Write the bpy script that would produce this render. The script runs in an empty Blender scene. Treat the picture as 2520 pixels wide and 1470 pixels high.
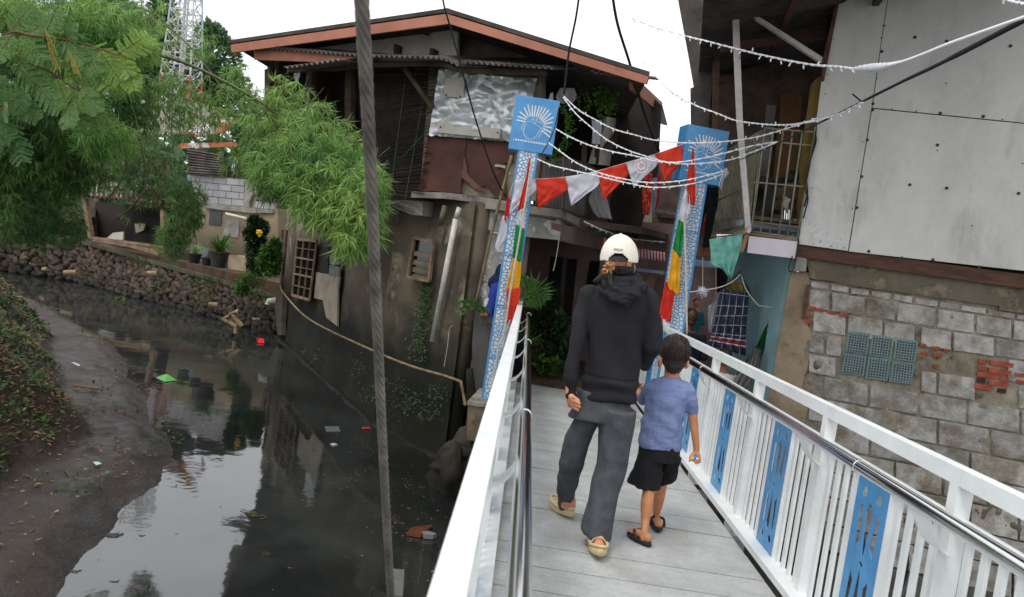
import bpy, bmesh, math, random
from math import radians, sin, cos, pi, atan, sqrt
from mathutils import Vector, Matrix, noise, geometry, Quaternion
random.seed(7)
V = Vector
scene = bpy.context.scene
COL = scene.collection
# ------------------------------------------------------------------ camera
FPX = 1960.0; CX, CY = 1260.0, 735.0           # survey of the photograph (2520 x 1470)
ROLL = atan(.13); PIT = radians(4.5)
CAM = V((0, 0, 1.5))
WZ = -1.3                                      # water level
_f = V((0, cos(PIT), -sin(PIT))); _u = V((0, sin(PIT), cos(PIT))); _r = V((1, 0, 0))
CR = cos(ROLL)*_r + sin(ROLL)*_u
CU = -sin(ROLL)*_r + cos(ROLL)*_u
cd = bpy.data.cameras.new('camera'); cam = bpy.data.objects.new('camera', cd); COL.objects.link(cam)
cam.matrix_world = Matrix(((CR.x, CU.x, -_f.x, CAM.x), (CR.y, CU.y, -_f.y, CAM.y), (CR.z, CU.z, -_f.z, CAM.z), (0, 0, 0, 1)))
cd.sensor_width = 36; cd.lens = FPX/2520*36
cd.clip_start = .05; cd.clip_end = 2000
cd.dof.use_dof = True; cd.dof.focus_distance = 6.0; cd.dof.aperture_fstop = 5.0
scene.camera = cam

def ray(x, y): return (_f + CR*((x-CX)/FPX) - CU*((y-CY)/FPX)).normalized()
def at(x, y, Y):
    d = ray(x, y); return CAM + d*(Y/d.y)
def gz(x, y, z=WZ):
    d = ray(x, y); return CAM + d*((z-CAM.z)/d.z)
CROPS = dict(D=(0, 0, 1), A=(0, 0, .463), B=(534.7, 0, .43), C=(972.2, 145.8, .43), E=(1604.2, 0, .463), F=(1798.6, 534.7, .3638),
    G=(1312.5, 544.4, .3241), H=(1312.5, 923.6, .3716), I=(1750, 923.6, .3716), J=(0, 631.9, .57), K=(583.3, 437.5, .43),
    L=(875, 875, .4048), N=(0, 486.1, .27), O=(1186.1, 223.6, .41), P=(1594.4, 291.7, .3637), Q=(1701.4, 291.7, .2646),
    R=(1652.7, 583.3, .2646), S=(1244.4, 223.6, .1124), T=(1302.7, 544.4, .22494), U=(1215.3, 388.9, .1984),
    W=(1147.2, 680.5, .2381), X=(427.8, 369.4, .2249), Y=(1438.9, 972.2, .2975))
def px(k, *p):
    a, b, s = CROPS[k]
    if len(p) == 1: p = p[0]
    return [(a+p[i]*s, b+p[i+1]*s) for i in range(0, len(p), 2)]
class Wall:                                     # a vertical plane through two surveyed points
    def __init__(s, p, q):
        s.p = p.copy(); d = q-p; d.z = 0; s.d = d.normalized()
        n = V((s.d.y, -s.d.x, 0)); s.n = n if n.dot(CAM-p) > 0 else -n
    def hit(s, x, y, off=0):
        d = ray(x, y); p = s.p+s.n*off
        return CAM + d*((p-CAM).dot(s.n)/d.dot(s.n))
    def sh(s, off):
        w = Wall(s.p+s.n*off, s.p+s.n*off+s.d); w.n = s.n; return w
def W2(x1, y1, Y1, x2, y2, Y2): return Wall(at(x1, y1, Y1), at(x2, y2, Y2))
# bridge frame
BF = ray(1306, 645); _h = ray(2306, 795)
BN = _h.cross(BF).normalized()
if BN.z < 0: BN = -BN
BR = BF.cross(BN).normalized()
def bp(l, d, z): return CAM + BR*l + BF*d + BN*(z-1.45)
def bplane(x, y, z=0):
    d = ray(x, y); return CAM + d*((z-1.45)/d.dot(BN))
# ------------------------------------------------------------------ objects
WL = {}
def tag(o, label=None, cat=None, group=None, kind=None):
    if label: o['label'] = label
    if cat: o['category'] = cat
    if group: o['group'] = group
    if kind: o['kind'] = kind
    return o
def T(name, label, cat, loc, group=None):
    o = bpy.data.objects.new(name, None); COL.objects.link(o); o.location = loc; o.empty_display_size = .1
    WL[o] = V(loc); return tag(o, label, cat, group)
def dup(root, loc, label=None, rot=None):
    def rec(o, par):
        c = o.copy(); COL.objects.link(c)
        if par: c.parent = par
        for ch in [k for k in bpy.data.objects if k.parent == o and k not in made]:
            made.add(rec(ch, c))
        return c
    made = set(); r = rec(root, None); r.location = loc; WL[r] = V(loc)
    if rot: r.rotation_euler = rot
    if label: r['label'] = label
    return r
class MB:
    def __init__(s): s.v = []; s.f = []
    def add(s, vs, fs):
        b = len(s.v); s.v += [V(p) for p in vs]; s.f += [tuple(b+i for i in f) for f in fs]; return s
    def prism(s, a, b):                          # a front loop, b back loop
        n = len(a)
        tri = geometry.tessellate_polygon([a]) if n > 4 else None
        fs = [tuple(t) for t in tri] if tri else [tuple(range(n))]
        s.add(a+b, fs+[tuple(n+i for i in reversed(f)) for f in fs]+[(i, n+i, n+(i+1) % n, (i+1) % n) for i in range(n)])
        return s
    def wp(s, pts, w, t=.05, off=0):             # surveyed outline on wall w, thickness t going back
        a = [w.hit(x, y, off) for x, y in pts]; return s.prism(a, [p-w.n*t for p in a])
    def box(s, c, hx, hy, hz):
        c = V(c); vs = [c+hx*i+hy*j+hz*k for i in (-1, 1) for j in (-1, 1) for k in (-1, 1)]
        return s.add(vs, [(0, 1, 3, 2), (4, 6, 7, 5), (0, 4, 5, 1), (2, 3, 7, 6), (0, 2, 6, 4), (1, 5, 7, 3)])
    def beam(s, p, q, w, h, up=V((0, 0, 1))):
        d = (q-p); x = d.cross(up).normalized(); z = x.cross(d).normalized()
        return s.box((p+q)/2, d/2, x*w/2, z*h/2)
    def tube(s, P, r, n=8, cap=True, fl=1.0):
        P = [V(p) for p in P]; m = len(P); R = r if isinstance(r, (list, tuple)) else [r]*m
        vs = []; x = None
        for i in range(m):
            d = (P[min(i+1, m-1)]-P[max(i-1, 0)])
            d = d.normalized() if d.length > 1e-9 else V((0, 0, 1))
            if x is None:
                x = d.orthogonal().normalized()
            else:
                x = x-d*x.dot(d); x = x.normalized() if x.length > 1e-6 else d.orthogonal().normalized()
            y = d.cross(x)
            for k in range(n):
                a = 2*pi*k/n; vs.append(P[i]+(x*cos(a)+y*sin(a)*fl)*R[i])
        fs = [(i*n+k, i*n+(k+1) % n, (i+1)*n+(k+1) % n, (i+1)*n+k) for i in range(m-1) for k in range(n)]
        if cap: fs += [tuple(reversed(range(n))), tuple(range((m-1)*n, m*n))]
        return s.add(vs, fs)
    def loft(s, rings, n=24, cap=True):          # rings: (centre, xvec, yvec)
        vs = []
        for c, x, y in rings:
            for k in range(n):
                a = 2*pi*k/n; vs.append(V(c)+x*cos(a)+y*sin(a))
        m = len(rings)
        fs = [(i*n+k, i*n+(k+1) % n, (i+1)*n+(k+1) % n, (i+1)*n+k) for i in range(m-1) for k in range(n)]
        if cap: fs += [tuple(reversed(range(n))), tuple(range((m-1)*n, m*n))]
        return s.add(vs, fs)
    def ell(s, c, r, nu=12, nv=8, M=None):
        r = V(r) if not isinstance(r, (int, float)) else V((r, r, r)); vs = []; c = V(c)
        for i in range(nv+1):
            t = pi*i/nv
            for k in range(nu):
                a = 2*pi*k/nu; q = V((r.x*sin(t)*cos(a), r.y*sin(t)*sin(a), r.z*cos(t)))
                vs.append(c+(M @ q if M else q))
        return s.add(vs, [(i*nu+k, (i+1)*nu+k, (i+1)*nu+(k+1) % nu, i*nu+(k+1) % nu) for i in range(nv) for k in range(nu)])
    def cap(s, a, ra, b, rb, n=14):              # tapered capsule
        a = V(a); b = V(b); d = b-a; L = d.length; d = d/L if L > 1e-9 else V((0, 0, 1)); P = []; R = []
        for i in range(5):
            t = pi/2*i/4; P.append(a-d*ra*cos(t)); R.append(max(ra*sin(t), ra*.02))
        for i in range(5):
            t = pi/2*(4-i)/4; P.append(b+d*rb*cos(t)); R.append(max(rb*sin(t), rb*.02))
        return s.tube(P, R, n)
    def rock(s, c, r, seed, M=None):             # faceted stone
        rnd = random.Random(seed)
        g = (1+5**.5)/2; P = [(-1, g, 0), (1, g, 0), (-1, -g, 0), (1, -g, 0), (0, -1, g), (0, 1, g), (0, -1, -g), (0, 1, -g), (g, 0, -1), (g, 0, 1), (-g, 0, -1), (-g, 0, 1)]
        Fc = [(0, 11, 5), (0, 5, 1), (0, 1, 7), (0, 7, 10), (0, 10, 11), (1, 5, 9), (5, 11, 4), (11, 10, 2), (10, 7, 6), (7, 1, 8), (3, 9, 4), (3, 4, 2), (3, 2, 6), (3, 6, 8), (3, 8, 9), (4, 9, 5), (2, 4, 11), (6, 2, 10), (8, 6, 7), (9, 8, 1)]
        vs = [V((p[0]*r[0], p[1]*r[1], p[2]*r[2]))*(.526*rnd.uniform(.72, 1.2)) for p in P]
        vs = [V(c)+(M @ q if M else q) for q in vs]
        return s.add(vs, Fc)
    def crag(s, c, r, seed, M=None):
        r = V(r); nu, nv = 22, 14; vs = []
        for i in range(nv+1):
            t = pi*i/nv
            for k in range(nu):
                a = 2*pi*k/nu; d = V((sin(t)*cos(a), sin(t)*sin(a), cos(t))); q = 1+.38*noise.noise(d*1.3+V((seed*3.1, 0, 0)))+.16*noise.noise(d*3.7+V((0, seed, 0)))+.07*noise.noise(d*9+V((0, 0, seed)))
                vs.append(V(c)+V((d.x*r.x, d.y*r.y, d.z*r.z))*q)
        return s.add(vs, [(i*nu+k, (i+1)*nu+k, (i+1)*nu+(k+1) % nu, i*nu+(k+1) % nu) for i in range(nv) for k in range(nu)])
    def build(s, name, m, parent=None, label=None, smooth=False, kind=None, cat=None, group=None, recalc=True):
        me = bpy.data.meshes.new(name)
        xs = [p.x for p in s.v]; ys = [p.y for p in s.v]; zs = [p.z for p in s.v]
        c = V(((min(xs)+max(xs))/2, (min(ys)+max(ys))/2, (min(zs)+max(zs))/2 if parent else min(zs)))
        me.from_pydata([p-c for p in s.v], [], s.f); me.update()
        if recalc:
            bm = bmesh.new(); bm.from_mesh(me); bmesh.ops.recalc_face_normals(bm, faces=bm.faces); bm.to_mesh(me); bm.free()
        if smooth: me.polygons.foreach_set('use_smooth', [True]*len(me.polygons))
        for mm in (m if isinstance(m, list) else [m]): me.materials.append(mm)
        o = bpy.data.objects.new(name, me); COL.objects.link(o); WL[o] = c
        if parent: o.parent = parent; o.location = c-WL[parent]
        else: o.location = c
        return tag(o, label, cat, group, kind)
def arcpts(P, n=6):                              # Catmull-Rom through points
    P = [V(p) for p in P]; out = []
    for i in range(len(P)-1):
        a = P[max(i-1, 0)]; b = P[i]; c = P[i+1]; d = P[min(i+2, len(P)-1)]
        for k in range(n):
            t = k/n; out.append(.5*((2*b)+(c-a)*t+(2*a-5*b+4*c-d)*t*t+(3*b-a-3*c+d)*t**3))
    return out+[P[-1]]
# ------------------------------------------------------------------ materials
def lin(c): return tuple(((x/255)/12.92 if x/255 <= .04045 else ((x/255+.055)/1.055)**2.4) for x in c)+(1,)
def nodes(name):
    m = bpy.data.materials.new(name); m.use_nodes = True; nt = m.node_tree
    return m, nt, nt.nodes['Principled BSDF'], nt.nodes['Material Output']
class N:
    def __init__(s, nt): s.nt = nt
    def __call__(s, typ, ins=None, **kw):
        n = s.nt.nodes.new(typ)
        for k, v in kw.items(): setattr(n, k, v)
        for k, v in (ins or {}).items():
            if isinstance(v, bpy.types.NodeSocket): s.nt.links.new(v, n.inputs[k])
            else: n.inputs[k].default_value = v
        return n
    def math(s, op, a, b=0.0, c=0.0):
        n = s('ShaderNodeMath', operation=op)
        for i, v in enumerate((a, b, c)):
            if isinstance(v, bpy.types.NodeSocket): s.nt.links.new(v, n.inputs[i])
            else: n.inputs[i].default_value = v
        return n.outputs[0]
    def mix(s, f, a, b, bt='MIX'):
        n = s('ShaderNodeMix', data_type='RGBA', blend_type=bt)
        for i, v in ((0, f), (6, a), (7, b)):
            if isinstance(v, bpy.types.NodeSocket): s.nt.links.new(v, n.inputs[i])
            else: n.inputs[i].default_value = v
        return n.outputs[2]
    def ramp(s, f, pos, cols, interp='LINEAR'):
        n = s('ShaderNodeValToRGB'); s.nt.links.new(f, n.inputs[0]); e = n.color_ramp.elements
        n.color_ramp.interpolation = interp
        while len(e) < len(pos): e.new(.5)
        for i, p in enumerate(pos): e[i].position = p; e[i].color = cols[i]
        return n.outputs[0]
    def noise(s, vec, sc, det=5, rough=.6, dist=0):
        n = s('ShaderNodeTexNoise', {'Scale': sc, 'Detail': det, 'Roughness': rough, 'Distortion': dist}); s.nt.links.new(vec, n.inputs['Vector']); return n.outputs[0]
def M(name, c1, c2=None, sc=3, pos=(.38, .64), rough=.8, bump=0, bsc=25, metal=0, c3=None, m3=.6, sc3=1.5, w3=.04, isl=0, st=(1, 1, 1), spec=.4, transl=0, moss=None, dirt=0):
    m, nt, b, out = nodes(name); n = N(nt)
    co = n('ShaderNodeNewGeometry').outputs['Position'] if not isl else n('ShaderNodeTexCoord').outputs['Object']
    mp = n('ShaderNodeMapping', {'Scale': st}); nt.links.new(co, mp.inputs['Vector']); vec = mp.outputs[0]
    if c2:
        f = n.noise(vec, sc, 8, .62); colr = n.ramp(f, pos, (lin(c1), lin(c2)))
    else:
        rgb = n('ShaderNodeRGB'); rgb.outputs[0].default_value = lin(c1); colr = rgb.outputs[0]
    if c3:
        f = n.noise(vec, sc3, 7, .68, .3); mk = n.ramp(f, (m3-w3, m3+w3), ((0, 0, 0, 1), (1, 1, 1, 1))); colr = n.mix(mk, colr, lin(c3))
    if dirt:
        f = n.noise(co, 6, 9, .75); mk = n.ramp(f, (.42, .72), ((0, 0, 0, 1), (dirt, dirt, dirt, 1))); colr = n.mix(mk, colr, lin((70, 60, 50)))
    if moss:
        mc, z0, z1 = moss
        pos_ = n('ShaderNodeNewGeometry').outputs['Position']; sx = n('ShaderNodeSeparateXYZ'); nt.links.new(pos_, sx.inputs[0])
        z = n.math('ADD', sx.outputs[2], n.math('MULTIPLY', n.math('SUBTRACT', n.noise(pos_, 1.6, 8, .7), .5), 1.0))
        mr = n('ShaderNodeMapRange', {'Value': z, 'From Min': z0, 'From Max': z1, 'To Min': 1.0, 'To Max': 0.0})
        colr = n.mix(mr.outputs[0], colr, lin(mc))
    if isl:
        rp = n('ShaderNodeNewGeometry').outputs['Random Per Island']
        hs = n('ShaderNodeHueSaturation', {'Value': n.math('ADD', n.math('MULTIPLY', rp, 2*isl), 1-isl), 'Hue': n.math('ADD', n.math('MULTIPLY', n.math('FRACT', n.math('MULTIPLY', rp, 7.13)), .03*isl*2), .5-.03*isl), 'Color': colr})
        colr = hs.outputs[0]
    nt.links.new(colr, b.inputs['Base Color'])
    b.inputs['Roughness'].default_value = rough; b.inputs['Metallic'].default_value = metal; b.inputs['Specular IOR Level'].default_value = spec
    if rough < .85 and c2:
        r = n.noise(vec, 9, 4); nt.links.new(n.math('ADD', n.math('MULTIPLY', r, .3), rough-.15), b.inputs['Roughness'])
    if bump:
        f = n.noise(vec, bsc, 9, .7); bn = n('ShaderNodeBump', {'Strength': min(1, bump), 'Distance': .02, 'Height': f}); nt.links.new(bn.outputs[0], b.inputs['Normal'])
    if transl:
        tr = n('ShaderNodeBsdfTranslucent', {'Color': colr}); mx = n('ShaderNodeMixShader', {0: transl}); nt.links.new(b.outputs[0], mx.inputs[1]); nt.links.new(tr.outputs[0], mx.inputs[2]); nt.links.new(mx.outputs[0], out.inputs[0])
    return m
m_white = M('white_paint', (226, 228, 227), (214, 217, 216), sc=5, rough=.4, dirt=.09, spec=.5)
m_chrome = M('stainless_steel', (222, 222, 222), rough=.12, metal=1)
m_blue = M('blue_paint', (78, 146, 196), (64, 134, 188), sc=9, rough=.42, dirt=.14, spec=.5)
m_panelwhite = M('white_backing', (212, 215, 216), (192, 196, 198), sc=4, rough=.6)
m_rope = M('pale_rope', (196, 192, 178), (168, 164, 150), sc=30, rough=.9)
m_cable = M('black_cable', (30, 30, 32), (18, 18, 20), rough=.6)
m_wire = M('white_wire', (232, 234, 236), rough=.45)
m_bulb = M('clear_bulb', (238, 240, 244), rough=.25, spec=.6)
m_steel = M('steel_cable', (128, 122, 112), (92, 86, 78), sc=14, rough=.55, metal=.35, bump=.3, bsc=60)
m_red = M('red_cloth', (216, 52, 36), (204, 42, 28), sc=6, rough=.8, transl=.35)
m_orange = M('vermilion_cloth', (226, 66, 40), (210, 54, 32), sc=5, rough=.75, transl=.3)
m_wcloth = M('white_cloth', (226, 226, 232), (212, 212, 220), sc=5, rough=.8, transl=.35)
m_green = M('green_cloth', (26, 150, 74), (20, 134, 62), sc=5, rough=.6, transl=.3)
m_yellow = M('yellow_cloth', (236, 180, 28), (226, 160, 16), sc=5, rough=.6, transl=.3)
m_black = M('black_cloth', (24, 24, 27), (18, 18, 21), rough=.9, bump=.15, bsc=120)
m_dark = M('dark_timber', (92, 74, 62), (58, 47, 40), sc=4, rough=.85, bump=.3)
m_brown = M('brown_timber', (96, 62, 46), (66, 42, 32), sc=4, rough=.7, bump=.4, bsc=30, st=(1, 1, 4), c3=(120, 84, 62), m3=.66)
m_oldwood = M('weathered_wood', (140, 116, 92), (100, 82, 66), sc=5, rough=.85, bump=.4)
m_fascia = M('terracotta_board', (172, 114, 92), (152, 98, 78), sc=2.5, rough=.75, bump=.12, c3=(112, 78, 60), m3=.66, sc3=4, w3=.05)
m_conc = M('grey_concrete', (150, 146, 136), (112, 106, 98), sc=3, rough=.9, bump=.6, bsc=14, c3=(86, 78, 66), m3=.6, sc3=2.2)
m_peel = M('peeling_whitewash', (184, 182, 177), (142, 138, 131), sc=2.5, rough=.85, bump=.5, bsc=10, c3=(216, 216, 212), m3=.56, sc3=5, w3=.02)
m_mud_wall = M('stained_render', (106, 96, 80), (68, 61, 51), sc=1.3, rough=.95, bump=.9, bsc=7, c3=(148, 138, 120), m3=.6, sc3=1.1, w3=.05, moss=((25, 26, 16), -.3, .5))
m_corr = M('corrugated_iron', (128, 124, 120), (92, 88, 84), sc=3, rough=.6, metal=.3, c3=(140, 74, 42), m3=.62, sc3=2.4, w3=.05)
m_corrdark = M('old_roof_sheet', (74, 68, 62), (48, 44, 42), sc=4, rough=.85, bump=.2)
m_rust = M('rusty_sheet', (96, 60, 50), (72, 44, 38), sc=2.2, rough=.7, bump=.25, c3=(128, 76, 52), m3=.63, sc3=3, w3=.05)
m_alu = M('crumpled_foil', (226, 229, 229), (206, 210, 212), sc=3, rough=.38, metal=.55, bump=.05, bsc=12)
m_board = M('fibre_board', (208, 207, 200), (195, 194, 188), sc=1.6, rough=.8, bump=.12, bsc=60, st=(1, 1, .3), c3=(170, 168, 160), m3=.64, sc3=3.5, w3=.1, dirt=.12)
m_cream = M('cream_board', (200, 194, 182), (188, 182, 170), sc=3, rough=.8, dirt=.15)
m_mortar = M('rough_mortar', (158, 148, 130), (118, 110, 96), sc=3.5, rough=.95, bump=1, bsc=16, c3=(92, 82, 68), m3=.62, sc3=5, moss=((60, 56, 44), -1.1, .1))
m_block = M('concrete_block', (184, 180, 172), (142, 137, 129), sc=9, rough=.95, bump=1, bsc=34, c3=(120, 108, 90), m3=.58, sc3=3.2, w3=.1, isl=.2)
m_brick = M('red_brick', (172, 96, 64), (140, 70, 46), sc=12, rough=.9, bump=.6, bsc=40, isl=.3)
m_ring = M('ring_beam_concrete', (112, 104, 88), (86, 80, 66), sc=2.5, rough=.95, bump=.7, bsc=20, c3=(132, 120, 100), m3=.6, sc3=5)
m_plaster = M('tan_plaster', (156, 138, 114), (122, 106, 86), sc=3, rough=.95, bump=1, bsc=10, c3=(90, 78, 64), m3=.64, sc3=6, moss=((84, 76, 62), -1.0, .2))
m_sky = M('pale_blue_wall', (150, 184, 190), (130, 166, 172), sc=2.5, rough=.7, dirt=.2)
m_dusk = M('dull_pink_wall', (146, 124, 118), (112, 94, 90), sc=2, rough=.9)
m_glassdark = M('dark_glass', (18, 20, 22), rough=.15, spec=.6)
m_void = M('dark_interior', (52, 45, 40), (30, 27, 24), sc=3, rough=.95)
m_pvc = M('white_pvc', (206, 204, 194), (182, 178, 166), sc=6, rough=.5, dirt=.25)
m_bamboo = M('dry_bamboo', (154, 132, 96), (104, 88, 64), sc=9, rough=.7, dirt=.3)
m_culm = M('green_bamboo', (86, 96, 52), (58, 66, 34), sc=6, rough=.6)
m_stone = M('river_stone', (88, 73, 60), (50, 43, 38), sc=6, rough=.9, bump=.6, bsc=24, isl=.35, moss=((32, 29, 24), -1.3, -.75))
m_gap = M('dark_mortar', (52, 46, 38), (34, 31, 25), sc=3, rough=.95, bump=.8, bsc=12, c3=(48, 56, 26), m3=.56, sc3=1.3)
m_coping = M('mossy_coping', (100, 94, 82), (66, 62, 52), sc=3, rough=.95, bump=.7, c3=(70, 76, 44), m3=.54, sc3=1.4, w3=.1)
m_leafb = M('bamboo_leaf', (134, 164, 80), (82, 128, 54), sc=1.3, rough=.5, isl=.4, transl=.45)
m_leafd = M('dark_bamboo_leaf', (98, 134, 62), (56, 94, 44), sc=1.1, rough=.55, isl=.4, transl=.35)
m_leafl = M('feathery_leaf', (100, 134, 66), (62, 98, 48), sc=2, rough=.6, isl=.3, transl=.4)
m_leafy = M('young_leaf', (128, 158, 62), (92, 128, 50), sc=2, rough=.55, isl=.3, transl=.4)
m_leaft = M('hazed_tree_leaf', (94, 124, 84), (60, 92, 58), sc=.4, rough=.6, isl=.4, transl=.25)  # lightened and greyed: distance haze is put into the leaf colour
m_leafp = M('pot_leaf', (44, 72, 34), (24, 44, 20), sc=4, rough=.5, isl=.4, transl=.2)
m_wallplant = M('wall_plant_leaf', (58, 88, 36), (34, 58, 24), sc=4, rough=.6, isl=.35)
m_leafg = M('bright_shrub_leaf', (80, 120, 46), (48, 84, 34), sc=4, rough=.5, isl=.4, transl=.3)
m_bark = M('bark', (88, 74, 58), (58, 48, 38), sc=6, rough=.9, bump=.5)
m_soil = M('earth', (86, 66, 48), (60, 46, 34), sc=3, rough=.95, bump=.6)
m_dry = M('dry_leaf', (136, 106, 76), (92, 70, 50), sc=3, rough=.8, isl=.45)
m_skin = M('skin', (206, 146, 112), (192, 130, 98), sc=9, rough=.5, spec=.4)
m_skinb = M('tanned_skin', (196, 134, 92), (180, 118, 80), sc=9, rough=.5, spec=.4)
m_skind = M('brown_skin', (120, 82, 62), (100, 66, 50), sc=9, rough=.5)
m_hoodie = M('black_jersey', (32, 31, 35), (24, 23, 27), sc=3, rough=.85, bump=.1, bsc=220, spec=.3)
m_trous = M('charcoal_jersey', (80, 82, 86), (65, 67, 71), sc=14, rough=.9, bump=.15, bsc=200, spec=.2)
m_hair = M('black_hair', (22, 18, 17), (34, 27, 24), sc=40, rough=.4, st=(1, 1, .12), bump=.5, bsc=90)
m_capc = M('cream_cotton', (226, 220, 204), (212, 206, 190), sc=8, rough=.85, bump=.1, bsc=150)
m_leather = M('brown_leather', (120, 72, 54), rough=.6)
m_clip = M('amber_plastic', (190, 130, 60), (90, 50, 24), sc=40, rough=.2, spec=.7)
m_foam = M('beige_foam', (214, 194, 150), (198, 176, 132), sc=10, rough=.75, dirt=.2)
m_rubber = M('black_rubber', (36, 36, 38), (26, 26, 28), rough=.7)
m_tee = M('lilac_blue_cotton', (118, 130, 168), (106, 118, 156), sc=6, rough=.9, bump=.1, bsc=180)
m_boyhair = M('dark_brown_hair', (36, 27, 25), (54, 40, 35), sc=60, rough=.45, bump=.6, bsc=80)
m_turq = M('turquoise_cloth', (126, 194, 178), (104, 170, 156), sc=6, rough=.85, bump=.3, dirt=.3, transl=.2)
m_tan = M('dull_grille_steel', (150, 146, 124), (116, 112, 92), sc=8, rough=.6, metal=.2, dirt=.3)
m_yellowwall = M('ochre_paint', (132, 108, 46), (104, 84, 36), sc=4, rough=.8)
m_whitewood = M('whitewashed_timber', (204, 198, 194), (176, 168, 162), sc=5, rough=.85, bump=.3, c3=(140, 118, 100), m3=.66, sc3=7)
m_pinkboard = M('pinkish_board', (214, 204, 210), (200, 190, 196), sc=3, rough=.8)
m_door = M('dark_door', (40, 34, 32), (28, 24, 22), rough=.8)
# ------------------------------------------------------------------ light
w = bpy.data.worlds.new('World'); scene.world = w; w.use_nodes = True
nt = w.node_tree; n = N(nt); bg = nt.nodes['Background']
SUN_EL, SUN_AZ = radians(62), radians(-140)
sky = n('ShaderNodeTexSky', sky_type='NISHITA', sun_disc=False, sun_elevation=SUN_EL, sun_rotation=SUN_AZ, air_density=1.6, dust_density=6.0, ozone_density=1.0)
bw = n('ShaderNodeRGBToBW', {'Color': sky.outputs[0]})
cl = n('ShaderNodeTexCoord'); cn = n.noise(cl.outputs['Generated'], 1.7, 5, .5)
grey = n('ShaderNodeCombineColor', {0: n.math('MULTIPLY', bw.outputs[0], .97), 1: bw.outputs[0], 2: n.math('MULTIPLY', bw.outputs[0], 1.05)})
lvl = n('ShaderNodeCombineColor', {0: 15.2, 1: 15.6, 2: 16.2})
over = n.mix(.7, grey.outputs[0], lvl.outputs[0])
over = n.mix(.9, sky.outputs[0], over)
over = n.mix(n.math('MULTIPLY', cn, .25), over, n('ShaderNodeCombineColor', {0: 11.0, 1: 11.4, 2: 12.0}).outputs[0])
nt.links.new(over, bg.inputs[0]); bg.inputs[1].default_value = .12
sd = bpy.data.lights.new('sun', 'SUN'); so = bpy.data.objects.new('sun', sd); COL.objects.link(so)
sd.energy = 1.3; sd.angle = radians(16); sd.color = (1, .97, .92)
so.rotation_euler = (V((sin(SUN_AZ)*cos(SUN_EL), cos(SUN_AZ)*cos(SUN_EL), sin(SUN_EL)))).to_track_quat('Z', 'Y').to_euler()
scene.view_settings.view_transform = 'Standard'; scene.view_settings.look = 'None'; scene.view_settings.exposure = 0.0
# ------------------------------------------------------------------ water
m_water, nt, b, out = nodes('black_river_water'); n = N(nt)
pos = n('ShaderNodeNewGeometry').outputs['Position']
f = n.noise(pos, .35, 4); b.inputs['Roughness'].default_value = .045
silt = n.noise(pos, .8, 5, .6)
nt.links.new(n.ramp(silt, (.42, .68), ((.016, .018, .0165, 1), (.038, .042, .039, 1))), b.inputs['Base Color'])
b.inputs['IOR'].default_value = 1.95; b.inputs['Specular IOR Level'].default_value = .5
def ring(x, y, k, s):
    c = gz(x, y); d = n('ShaderNodeVectorMath', operation='DISTANCE'); nt.links.new(pos, d.inputs[0]); d.inputs[1].default_value = c
    d = d.outputs['Value']; return n.math('MULTIPLY', n.math('SINE', n.math('MULTIPLY', d, k)), n.math('POWER', 2.718, n.math('MULTIPLY', n.math('MULTIPLY', d, d), -s)))
h = n.math('MULTIPLY', n.noise(pos, 2.2, 3, .5), .006)
rip = n.noise(pos, 14, 3, .5); msk = n.ramp(n.noise(pos, .5, 2), (.5, .62), ((0, 0, 0, 1), (1, 1, 1, 1)))
h = n.math('ADD', h, n.math('MULTIPLY', n.math('MULTIPLY', rip, msk), .0022))
for q in ((430, 1190, 60, 3.0), (300, 1330, 95, 12), (350, 1290, 80, 9), (460, 1180, 70, 4), (200, 1440, 85, 14)): h = n.math('ADD', h, n.math('MULTIPLY', ring(*q), .00012))
bn = n('ShaderNodeBump', {'Strength': .55, 'Distance': 1.0, 'Height': h}); nt.links.new(bn.outputs[0], b.inputs['Normal'])
mb = MB(); mb.add([(-60, -30, WZ), (30, -30, WZ), (30, 60, WZ), (-60, 60, WZ)], [(0, 1, 2, 3)]); mb.build('water', m_water, kind='structure')
# ------------------------------------------------------------------ plan of the river walls
P0 = gz(1092, 1128); P1 = gz(919, 1035); P2 = gz(684, 826)
SWL = [gz(*q) for q in ((-420, 640), (-150, 655), (0, 668), (200, 697), (330, 735), (460, 765), (600, 806), (684, 828))]
LW1 = Wall(P0, P1); LW2 = Wall(P1, P2)
HF = W2(568, 110, 11.6, 1600, 190, 8.9)          # gable front of the house
FW = W2(1150, 800, 9.75, 1400, 800, 9.35)        # plastered ground floor front by the bridge
RW = W2(1950, 640, 8.3, 2520, 700, 7.55)         # block wall on the right
TZ = -.22
def ground_poly(pts, z, zb, name, m):
    mb = MB(); a = [V((p[0], p[1], z)) for p in pts]; mb.prism(a, [V((p.x, p.y, zb)) for p in a]); return mb.build(name, m, kind='structure')
back = [(p.x-.05, p.y+.55) for p in SWL]
pr = [RW.hit(1906, 900, -.1), RW.hit(3400, 900, -.1)]
e0 = bp(-.5, 9.55, 0); e1 = bp(2.2, 9.35, 0)
ground_poly(back+[(P2.x+.05, P2.y+.1), (P1.x+.35, P1.y+.5), (P0.x+.25, P0.y+.35), (e0.x, e0.y), (e1.x, e1.y), (pr[0].x, pr[0].y), (pr[1].x, pr[1].y+1), (60, 12), (120, 260), (-140, 260), (-40, 30)], TZ, -3.2, 'ground', m_soil)
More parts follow.
